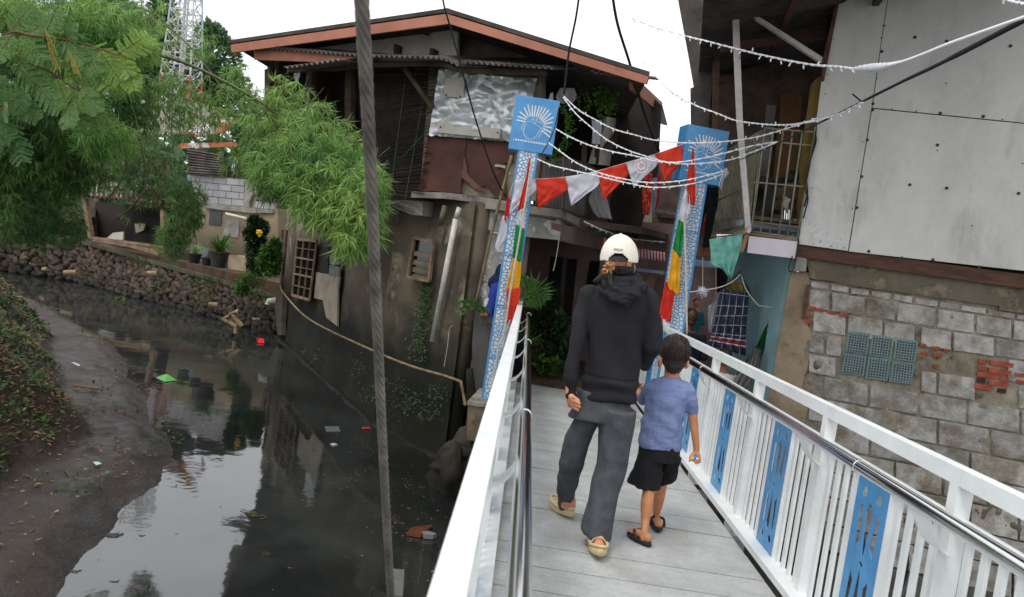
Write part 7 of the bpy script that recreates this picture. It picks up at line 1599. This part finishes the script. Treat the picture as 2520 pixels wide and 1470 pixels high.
potplant('large grey pot with bushy bright green strap leaves on the coping', at(*px('X', 485, 1285)[0], 17.2), .2, .34, 'blade', m_leafg, m_potg, 3, .75, 90)
mb = MB(); mb.wp(px('X', 600, 1150, 700, 1150, 790, 1190, 785, 1330, 590, 1300), W2(560, 640, 17.0, 610, 640, 16.6), .5); mb.build('stone_block', m_plaster, label='broken concrete block standing on the coping right of the large pot', cat='block')
mb = MB(); mb.wp(px('X', 190, 1030, 385, 1080, 350, 1210, 255, 1235, 170, 1180), W2(470, 620, 18.6, 520, 620, 18.4), .02); mb.build('glass_sheet', M('dull_glass', (96, 110, 100), (80, 92, 84), rough=.3), label='dull greenish glass sheet leaning behind the small pots', cat='glass sheet')
def shrub(lab, k, blobs, Y, m_, n, L, Wd, seed, name='shrub', cat='shrub', stems=True, down=0):
    t = T(name, lab, cat, at(*px(k, blobs[-1][0], blobs[-1][1]+blobs[-1][3])[0], Y)); mb = MB()
    for i, (x, y, rx, ry) in enumerate(blobs): leafball(mb, at(*px(k, x, y)[0], Y), (rr(k, rx, Y), rr(k, (rx+ry)/2, Y)*.7, rr(k, ry, Y)), n, L, Wd, seed+i, down)
    mb.build('foliage', m_, t, recalc=False)
    if stems:
        mb = MB(); b0 = at(*px(k, blobs[-1][0], blobs[-1][1]+blobs[-1][3])[0], Y)
        for x, y, rx, ry in blobs: mb.tube(arcpts([b0, b0.lerp(at(*px(k, x, y)[0], Y), .5)+V((.03, 0, .04)), at(*px(k, x, y)[0], Y)], 3), [.018]*3+[.012]*3+[.006], 5)
        mb.build('stem', m_bark, t)
    return t
ys = shrub('tall dark upright shrub with yellow flowers beside the house corner', 'X', [(880, 790, 60, 60), (960, 850, 70, 70), (850, 920, 70, 90), (930, 980, 70, 90), (870, 1090, 80, 110), (900, 1230, 90, 100)], 16.4, m_leafp, 420, .11, .05, 31)
mb = MB(); r_ = random.Random(1)
for q in range(26): c = at(*px('X', 935+r_.gauss(0, 11), 905+r_.gauss(0, 14))[0], 16.2); mb.rock(c, (.045, .045, .03), q)
mb.build('flowers', M('yellow_flower', (214, 180, 40), (200, 160, 30), isl=.2), ys)
shrub('bright green leafy shrub at the foot of the house corner', 'X', [(1110, 1030, 50, 60), (1040, 1110, 80, 70), (1100, 1180, 70, 90), (980, 1230, 80, 70), (1060, 1310, 90, 60)], 16.0, m_leafg, 420, .1, .05, 51)
shrub('patch of green weeds growing out of the stones near the house', 'J', [(1060, 110, 40, 30), (1100, 95, 50, 40), (1040, 150, 30, 20)], 16.6, m_leafg, 260, .1, .035, 61, 'weeds', 'weeds', False)
shrub('thin weeds on the coping in front of the shed', 'A', [(830, 1285, 20, 20)], 19.6, m_leafg, 60, .12, .05, 62, 'weeds', 'weeds', False)
mb = MB(); r_ = random.Random(77)
for q in range(2600):
    t = r_.random(); v = r_.random()**1.6; p0 = along(SWL, t); p1 = along(cop, t); p = p1.lerp(p0, v*.8)
    if noise.noise(p*1.1) < -.02+.25*v: continue
    d = V((r_.gauss(0, .5), -1, r_.gauss(.3, .6))).normalized(); leafquad(mb, p+V((0, -.12, .04)), d, V((r_.gauss(0, .5), 0, 1)).normalized(), r_.uniform(.05, .14), .03)
mb.build('moss_and_weeds', m_leafg, kind='stuff', label='moss and small weeds spread over the stone embankment', cat='weeds', recalc=False)
# trailing plants low on the river wall and the vertical strip of moss
mb = MB(); r_ = random.Random(78)
for q in range(3600):
    if q < 1500:
        x, y = px('K', 1085+r_.gauss(0, 22)-(q % 900)*.055, 600+(q % 900)*.5)[0]; Wl, o = LW1, .05
        if r_.random() < .35: continue
    else:
        c = r_.choice([(700, 1090), (440, 1020), (950, 1320), (1100, 1340), (900, 1180), (560, 1250), (1160, 1230), (1010, 1260), (760, 1240)]); x, y = px('K', c[0]+r_.gauss(0, 38), c[1]+r_.gauss(0, 34))[0]; Wl, o = (LW1, .08) if x > 915 else (LW2, .1)
        if r_.random() < .7: continue
    p = Wl.hit(x, y, o); d = (Wl.n+V((r_.gauss(0, 1), r_.gauss(0, 1), r_.gauss(-.3, 1)))).normalized(); leafquad(mb, p, d, (Wl.n+V((0, 0, .4))).normalized(), r_.uniform(.015, .045), r_.uniform(.012, .028))
mb.build('wall_plants', m_wallplant, kind='stuff', label='small creeping plants rooted on the wet river wall', cat='plants', recalc=False)
# vine on the balcony
vn = T('vine', 'leafy hanging vine with heart shaped leaves below the right eave of the house', 'vine', at(*px('C', 1150, 300)[0], 9.2)); mb = MB(); ms = MB(); r_ = random.Random(15)
for q in range(26):
    x = r_.choice([r_.uniform(1020, 1260), r_.uniform(1140, 1260)]); y = r_.uniform(150, 230); L = r_.uniform(40, 130) if x > 1080 else r_.uniform(60, 300)
    P = [at(*px('C', x+r_.gauss(0, 6)-(18 if x < 1080 else 0)*s_, y+L*s_)[0], 9.2+.15*r_.random()) for s_ in (0, .3, .6, 1)]
    P = arcpts(P, 5); ms.tube(P, .003, 4)
    for p in P:
        for k in range(1): d = V((r_.gauss(0, 1), -.6+r_.gauss(0, .5), -.5+r_.gauss(0, .5))).normalized(); leafquad(mb, p+V((r_.gauss(0, .02), 0, r_.gauss(0, .02))), d, V((0, -.7, .7)), r_.uniform(.03, .05), r_.uniform(.028, .045))
for q in range(60):
    t = q/60; p = at(*px('C', 960+40*sin(t*5), 260+360*t)[0], 9.0)
    for k in range(2): leafquad(mb, p+V((r_.gauss(0, .03), 0, 0)), V((r_.gauss(0, 1), -.6, -.6)).normalized(), V((0, -.7, .7)), .04, .035)
mb.build('leaves', m_leafg, vn, recalc=False); ms.build('stem', m_culm, vn)
# porch plants and palm fronds
shrub('dark leafy potted shrub standing in the porch beyond the deck end', 'G', [(60, 520, 60, 50), (120, 600, 80, 90), (60, 700, 90, 120), (180, 780, 70, 70), (100, 880, 120, 130), (200, 960, 60, 90), (80, 1080, 110, 90)], 10.4, m_leafp, 520, .09, .025, 81)
shrub('rubbery broad leaved plant at the foot of the porch shrub', 'G', [(200, 760, 50, 40), (220, 850, 40, 60), (170, 1000, 60, 50)], 10.0, m_leafp, 70, .13, .045, 91, 'plant', 'plant', False)
shrub('low light green plant beside the handrail in the porch', 'G', [(40, 1070, 60, 50), (100, 1120, 50, 40), (150, 1090, 50, 30)], 9.9, m_leafg, 90, .1, .03, 95, 'plant', 'plant', False)
def frond(mb, P, n, L, Wd, seed, droop=.2):
    r = random.Random(seed); A = arcpts(P, 8)
    mb.tube(A, [.008*(1-.8*i/len(A)) for i in range(len(A))], 5)
    for i in range(3, len(A)-1, 2):
        d = (A[i+1]-A[i-1]).normalized(); s = d.cross(V((0, -1, .3))).normalized(); l = L*sin(pi*(.25+.7*i/len(A)))
        for sg in (-1, 1): q = (s*sg+d*.5-V((0, 0, droop))).normalized(); leafquad(mb, A[i], q, V((0, -1, .3)), l*r.uniform(.85, 1.1), Wd)
mb = MB(); frond(mb, [at(*q, 9.2) for q in px('W', 540, 330, 600, 220, 700, 130, 770, 150, 830, 240)], 0, .26, .03, 1); frond(mb, [at(*q, 9.25) for q in px('W', 560, 250, 600, 150, 640, 60, 655, 20)], 0, .22, .03, 2); frond(mb, [at(*q, 9.2) for q in px('W', 560, 240, 640, 210, 740, 200, 815, 245)], 0, .2, .028, 3)
mb.build('palm_frond', m_leafg, label='fan of young palm leaflets rising behind the far end of the left handrail', cat='palm', recalc=False)
mb = MB(); r_ = random.Random(5)
for q in range(16): 
    a, b = px('K', r_.uniform(1370, 1430), 760, r_.uniform(1250, 1300) if q % 2 else r_.uniform(1380, 1450), r_.uniform(700, 790)); P = [at(*a, 9.0), at((a[0]+b[0])/2, min(a[1], b[1])-6, 8.95), at(*b, 8.9)]; A = arcpts(P, 4)
    for i in range(len(A)-1): s = V((0, 0, .016)); mb.add([A[i]-s, A[i+1]-s*.7, A[i+1]+s*.7, A[i]+s], [(0, 1, 2, 3)])
mb.build('strap_leaf_plant', m_leafg, label='arching strap leaves left of the dark parapet block', cat='plant', recalc=False)
potplant('dark potted plant squeezed behind the left railing near the gate', at(*px('W', 590, 900)[0], 9.8), .14, .2, 'blade', m_leafg, m_potb, 7, .5, 40)
# ================================================================== lattice tower
tw = T('lattice_tower', 'white and red steel lattice mast rising behind the trees', 'tower', at(440, 420, 36))
Yt = 36; seg = [(-80, 462, 26), (30, 458, 30), (110, 452, 34), (190, 446, 38), (260, 440, 42), (325, 435, 45)]
mw, mr = MB(), MB()
for i in range(len(seg)-1):
    (y0, x0, h0), (y1, x1, h1) = seg[i], seg[i+1]; B = mr if i >= 3 else mw
    def cr(x, y, h): 
        c = at(x, y, Yt); m_ = h*Yt/FPX; return [c+V((sx_*m_, sy*m_, 0)) for sx_, sy in ((-1, -.7), (1, -1), (1, .8), (-1, 1))]
    n_ = 3
    for s_ in range(n_):
        a = cr(x0+(x1-x0)*s_/n_, y0+(y1-y0)*s_/n_, h0+(h1-h0)*s_/n_); b = cr(x0+(x1-x0)*(s_+1)/n_, y0+(y1-y0)*(s_+1)/n_, h0+(h1-h0)*(s_+1)/n_)
        for k in range(4):
            B.tube([a[k], b[k]], .04, 5)
            k2 = (k+1) % 4; mid = (b[k]+b[k2])/2; BB = mw
            BB.tube([a[k], mid], .025, 4); BB.tube([a[k2], mid], .025, 4); B.tube([b[k], b[k2]], .03, 4)
    c = at((x0+x1)/2, (y0+y1)/2, Yt)
mw.tube([at(462, -80, Yt), at(432, 330, Yt)], .07, 6); mw.tube([at(470, -80, Yt), at(440, 330, Yt)], .05, 6)
mw.build('white_lattice', M('galvanised', (196, 198, 200), (176, 178, 180), rough=.5), tw); mr.build('red_lattice', M('tower_red', (176, 84, 62), (160, 74, 54), rough=.6), tw)
# ================================================================== trees
def spray(mb, p, d, n, L, Wd, r):
    """fan of bamboo leaves at a twig tip"""
    for k in range(n):
        a = (k-(n-1)/2)/(n/2)*1.25+r.gauss(0, .15); s = d.cross(V((r.gauss(0, .5), -1, r.gauss(0, .5)))).normalized()
        q = (d*cos(a)+s*sin(a)+V((r.gauss(0, .15), r.gauss(0, .25), r.gauss(-.12, .15)))).normalized(); up = V((r.gauss(0, .4), -.6+r.gauss(0, .4), .8)).normalized()
        l = L*r.uniform(.65, 1.15); sd = q.cross(up).normalized()*Wd*.5*r.uniform(.8, 1.2); dr = V((0, 0, -.06*l))
        mb.add([p, p+q*l*.3+sd, p+q*l+dr, p+q*l*.3-sd], [(0, 1, 2, 3)])
def clump(mb, ml, blobs, n, L, Wd, seed, mt=None, nl=7, drift=V((0, -.25, -.75)), dens=1.0):
    r = random.Random(seed); tot = sum(b[3]*b[4] for b in blobs)
    for (x, y, Y, rx, ry, dp) in blobs:
        c = at(x, y, Y); k = int(n*rx*ry/tot); Rx, Rz = rx*Y/FPX, ry*Y/FPX
        for i in range(k):
            d = V((r.gauss(0, 1), r.gauss(0, 1), r.gauss(0, 1))).normalized(); s = r.random()**.42; q = c+CR*(d.x*Rx*s)+V((0, d.y*dp*s, 0))+CU*(d.z*Rz*s)
            cl = noise.noise(q*1.9+V((seed, 0, 0)))
            if cl < -.18*dens and s > .5: continue
            dd = (V((d.x*.7, d.y*.4, d.z*.35))+drift+V((r.gauss(0, .45), r.gauss(0, .4), r.gauss(0, .35)))).normalized()
            spray(mb, q, dd, nl, L, Wd, r)
            if mt is not None and r.random() < .3: mt.tube([q-dd*L*1.2+V((0, 0, .04)), q], [.0028, .0014], 4, cap=False)
# right hand bamboo clump: bright, arching in front of the house
bb = T('bamboo', 'bright green feathery bamboo drooping in front of the house wall', 'bamboo', at(-260, 900, 8.0), 'bamboos leaning over the river')
mb, mt = MB(), MB()
clump(mb, None, [(700, 240, 8.0, 55, 55, .4), (735, 300, 7.8, 95, 70, .5), (790, 360, 7.6, 105, 75, .5), (720, 400, 7.8, 110, 80, .6), (845, 420, 7.3, 90, 80, .5), (890, 500, 7.0, 62, 80, .4), (810, 500, 7.2, 95, 70, .5), (870, 580, 7.0, 60, 65, .35), (660, 330, 8.2, 60, 70, .5), (680, 450, 7.8, 70, 50, .5), (925, 440, 6.9, 24, 50, .25), (915, 560, 6.9, 26, 50, .25), (770, 450, 7.4, 90, 70, .5)], 2200, .14, .012, 5, mt, dens=1.6)
mb.build('foliage', m_leafb, bb, recalc=False)
def culm(mt, pts, r0, r1):
    A = arcpts([at(*q) for q in pts], 8); mt.tube(A, [r0+(r1-r0)*i/len(A) for i in range(len(A))], 8)
    for i in range(4, len(A)-1, 4): mt.tube([A[i]-(A[i+1]-A[i]).normalized()*.01, A[i]+(A[i+1]-A[i]).normalized()*.01], (r0+(r1-r0)*i/len(A))*1.3, 8)
    return A
A = culm(mt, [(-260, 900, 8.6), (-180, 500, 8.6), (0, 180, 8.5), (150, 110, 8.4), (310, 120, 8.3), (440, 150, 8.2), (560, 205, 8.0), (660, 265, 7.9), (760, 350, 7.6), (860, 470, 7.2), (900, 600, 7.0)], .03, .004)
r_ = random.Random(17)
for q in range(40):
    i = r_.randrange(len(A)//2, len(A)-2); p = A[i]; e = p+V((r_.gauss(0, .3), r_.gauss(0, .2), -abs(r_.gauss(.25, .25)))); mt.tube(arcpts([p, p.lerp(e, .5)+V((0, 0, .08)), e], 3), [.004]*3+[.003]*3+[.0015], 4)
mt.build('culm', m_culm, bb, smooth=True)
# thin veil of leaves around the long culm between the tower and the house
bv = T('bamboo', 'sparse bamboo spray veiling the tin roof and the lattice mast', 'bamboo', at(-300, 950, 9.2), 'bamboos leaning over the river')
mb, mt = MB(), MB()
clump(mb, None, [(430, 190, 9.0, 80, 60, .5), (520, 240, 8.8, 90, 60, .5), (600, 250, 8.6, 60, 60, .4), (480, 300, 9.0, 90, 60, .5), (400, 260, 9.0, 80, 80, .5), (600, 400, 8.6, 60, 45, .4), (500, 120, 9.2, 40, 60, .3), (400, 60, 9.2, 40, 70, .3), (345, 30, 9.2, 40, 60, .3), (590, 180, 8.8, 40, 40, .3), (640, 380, 8.4, 40, 80, .3)], 850, .12, .0105, 6, mt, dens=1.8)
mb.build('foliage', m_leafb, bv, recalc=False)
culm(mt, [(-300, 950, 9.2), (-200, 500, 9.2), (100, 60, 9.2), (330, 20, 9.1), (430, 80, 9.0), (520, 180, 8.9), (600, 320, 8.7), (640, 430, 8.4)], .02, .003)
mt.build('culm', m_culm, bv, smooth=True)
# hanging clump in the middle
bm_ = T('bamboo', 'dense hanging bamboo tail in front of the shed, reaching almost to the coping', 'bamboo', at(-200, 1000, 10.0), 'bamboos leaning over the river')
mb, mt = MB(), MB()
clump(mb, None, [(360, 380, 10.0, 75, 70, .6), (310, 420, 10, 80, 70, .6), (420, 450, 9.8, 60, 70, .5), (375, 480, 9.8, 90, 70, .6), (440, 530, 9.6, 50, 75, .4), (425, 590, 9.6, 34, 45, .3), (300, 340, 10.2, 90, 80, .6), (470, 500, 9.6, 30, 70, .3)], 2500, .105, .0095, 8, mt)
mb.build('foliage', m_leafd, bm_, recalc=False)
culm(mt, [(-200, 1000, 10), (-150, 500, 10), (80, 200, 10), (240, 260, 10), (350, 360, 10), (430, 500, 9.7), (440, 620, 9.6)], .025, .003); mt.build('culm', m_culm, bm_, smooth=True)
# big left mass
bl_ = T('bamboo', 'huge dark bamboo mass filling the left edge down to the stones', 'bamboo', at(-320, 1000, 9.0), 'bamboos leaning over the river')
mb, mt = MB(), MB()
clump(mb, None, [(40, 60, 7.0, 130, 110, .8), (180, 60, 7.4, 130, 100, .8), (280, 90, 7.8, 90, 110, .6), (250, 30, 8, 90, 60, .6), (300, 190, 7.8, 70, 90, .6), (120, 250, 7.6, 140, 120, .8), (240, 300, 7.8, 90, 80, .7), (40, 380, 7.8, 120, 130, .8), (150, 380, 8, 110, 90, .8), (60, 500, 8.2, 110, 90, .8), (120, 560, 8.2, 60, 50, .6), (210, 420, 8.2, 60, 60, .6), (-60, 300, 7.4, 120, 300, .8), (330, 260, 8, 40, 60, .5), (-30, 560, 8.4, 90, 60, .6)], 7200, .12, .0115, 9, mt)
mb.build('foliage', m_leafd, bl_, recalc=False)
for k in range(7): culm(mt, [(-320-k*20, 1000, 9.0+.2*k), (-220+k*10, 500, 8.6), (-60+k*45, 60+k*10, 8.0), (60+k*50, 120+k*50, 7.8), (110+k*30, 300+k*40, 7.9)], .028, .006)
mt.build('culm', m_culm, bl_, smooth=True)
# brighter tips of the same mass
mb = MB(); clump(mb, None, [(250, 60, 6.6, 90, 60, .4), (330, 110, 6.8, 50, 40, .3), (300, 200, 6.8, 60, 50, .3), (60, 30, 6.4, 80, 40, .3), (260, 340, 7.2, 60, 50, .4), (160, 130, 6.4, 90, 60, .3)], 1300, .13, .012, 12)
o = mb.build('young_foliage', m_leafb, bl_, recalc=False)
# feathery branch close to the camera on the left
lf = T('feathery_tree', 'feathery leaved branch with twice divided leaflets reaching in from the left edge', 'tree', at(-250, 500, 4.6)); mb, mt, my = MB(), MB(), MB(); r_ = random.Random(33)
def bip(mb, p, d, L, r, npin=9):
    s = d.cross(V((0, -1, .25))).normalized(); e = p+d*L+V((0, 0, -.12*L)); mt.tube([p, (p+e)/2+V((0, 0, .02*L)), e], [.0022, .0018, .001], 4, cap=False)
    for k in range(npin):
        t = .12+.86*k/npin; q = p.lerp(e, t); pl_ = L*.42*sin(pi*(.22+.68*t))
        for sg in (-1, 1):
            dd = (s*sg*.9+d*.45+V((0, 0, -.22))+V((r.gauss(0, .06), r.gauss(0, .1), r.gauss(0, .06)))).normalized(); nn = dd.cross(s).normalized() if abs(dd.dot(s)) < .99 else d
            st = dd.cross(V((0, -1, .2))).normalized(); m_ = 11
            for j in range(m_):
                u = (j+.5)/m_; c = q+dd*pl_*u; ll = .011*(1-.4*u)
                for s2 in (-1, 1): w_ = dd*.0032; mb.add([c-w_, c+w_, c+w_*.6+st*s2*ll, c-w_*.6+st*s2*ll], [(0, 1, 2, 3)])
brs = [[(-250, 500, 4.8), (-80, 250, 4.7), (10, 92, 4.6), (80, 88, 4.6), (170, 100, 4.6), (240, 118, 4.6), (330, 150, 4.6)], [(-250, 520, 4.8), (-100, 200, 4.7), (0, 130, 4.7), (110, 170, 4.7), (180, 215, 4.7), (230, 240, 4.7)], [(-260, 540, 4.8), (-120, 260, 4.7), (-30, 240, 4.6), (20, 300, 4.6)]]
for bi, b_ in enumerate(brs):
    A = arcpts([at(*q) for q in b_], 6); mt.tube(A, [.011*(1-.75*i/len(A)) for i in range(len(A))], 6)
    for i in range(12, len(A)-1, 1):
        if r_.random() < .25: continue
        d = (A[i+1]-A[i]).normalized(); sg = r_.choice((-1, 1, -1)); q = (d*.6+V((0, 0, sg*.75 if sg > 0 else -.75))+V((r_.gauss(0, .25), r_.gauss(0, .3), r_.gauss(0, .2)))).normalized()
        bip(my if (bi == 0 and i > len(A)-10) or r_.random() < .12 else mb, A[i], q, r_.uniform(.16, .26), r_)
for x, y in ((60, 190), (110, 240), (190, 285), (0, 200), (-10, 310), (60, 265), (220, 235), (310, 160)): bip(mb if x < 250 else my, at(x-20, y-25, 4.6+r_.uniform(-.1, .1)), V((.7+r_.gauss(0, .2), r_.gauss(0, .2), -.5+r_.gauss(0, .2))).normalized(), r_.uniform(.16, .23), r_)
mb.build('leaves', m_leafl, lf, recalc=False); my.build('young_leaves', m_leafy, lf, recalc=False); mt.build('branch', M('reddish_twig', (104, 66, 46), (80, 50, 36)), lf)
mb = MB()
for x, y in ((110, 68), (118, 108), (168, 122)):
    P = [at(x, y, 4.5), at(x+8, y+22, 4.5), at(x+20, y+58, 4.5)]
    for k in range(3): mb.tube(arcpts([p+V((.008*k+.006*j*(k-1), 0, -.012*k)) for j, p in enumerate(P)], 3), .0028, 4)
mb.build('seed_pods', M('yellow_pod', (140, 124, 48), (110, 92, 34)), lf)
# broad leaved trees beyond the roofs
def tree(lab, base, blobs, n, L, seed, m_=m_leaft, name='broadleaf_tree'):
    t = T(name, lab, 'tree', at(*base)); mb = MB(); r = random.Random(seed)
    for x, y, Y, rx, ry in blobs:
        c = at(x, y, Y); Rx, Rz = rx*Y/FPX, ry*Y/FPX; k = int(n*rx*ry/2500)
        for i in range(k):
            d = V((r.gauss(0, 1), r.gauss(0, 1), r.gauss(0, 1))).normalized(); s = r.random()**.35; q = c+V((d.x*Rx*s, d.y*Rx*.8*s, d.z*Rz*s))
            if noise.noise(q*.5+V((seed, 0, 0))) < -.12: continue
            dd = (d+V((r.gauss(0, .6), r.gauss(0, .6), r.gauss(-.2, .5)))).normalized(); leafquad(mb, q, dd, V((r.gauss(0, .6), r.gauss(0, .6), 1)).normalized(), L*r.uniform(.6, 1.2), L*.55)
    mb.build('crown', m_, t, recalc=False); mb = MB(); b0 = at(*base); c0 = at(*blobs[0][:3])
    mb.tube(arcpts([b0, b0.lerp(c0, .5)+V((.3, 0, 0)), c0], 4), [.45, .42, .4, .37, .33, .3, .25, .2, .12], 8)
    for x, y, Y, rx, ry in blobs[1:]: mb.tube(arcpts([b0.lerp(c0, .55), at(x, y+ry*.3, Y), at(x, y-ry*.3, Y)], 4), [.2]*4+[.12]*4+[.05], 6)
    mb.build('trunk', m_bark, t, smooth=True)
tree('large dark green tree crown behind the mast on its left', (360, 430, 44), [(370, 90, 44, 70, 70), (340, 170, 44, 70, 70), (310, 60, 44, 60, 70), (420, 160, 46, 60, 80), (400, 40, 44, 50, 40), (380, 250, 44, 90, 60)], 760, .5, 3)
tree('rounded tree crown showing just right of the mast', (520, 430, 52), [(515, 110, 52, 45, 50), (540, 160, 52, 50, 60), (500, 190, 50, 60, 70), (560, 230, 52, 60, 55), (520, 75, 52, 25, 16), (600, 280, 52, 60, 45), (480, 260, 50, 60, 50)], 760, .5, 4)
tree('dark tree filling the gap behind the left bamboo', (60, 560, 24), [(40, 420, 24, 110, 90), (100, 300, 26, 110, 90), (-60, 380, 24, 110, 110), (200, 250, 28, 90, 90), (60, 520, 23, 100, 60), (-80, 520, 22, 100, 80), (130, 470, 24, 50, 50)], 1100, .3, 6)
tree('far tree low on the skyline between tin roof and house', (640, 470, 60), [(620, 330, 60, 50, 30), (560, 350, 60, 60, 30), (680, 350, 60, 50, 30)], 800, .6, 7)
mb = MB(); r_ = random.Random(8)
for q in range(5200):
    x = r_.uniform(-600, 760); Y = r_.uniform(48, 90); p = at(x, 400+.13*(x-400), Y); p.z = r_.uniform(TZ, 5.5+1.5*noise.noise(V((x/60, Y/20, 0))))
    leafquad(mb, p, V((r_.gauss(0, 1), r_.gauss(0, 1), r_.gauss(0, .6))).normalized(), V((r_.gauss(0, .5), r_.gauss(0, .5), 1)).normalized(), 1.3, .8)
mb.build('distant_woods', m_leaft, kind='stuff', label='far band of greenery along the skyline', cat='woods', recalc=False)
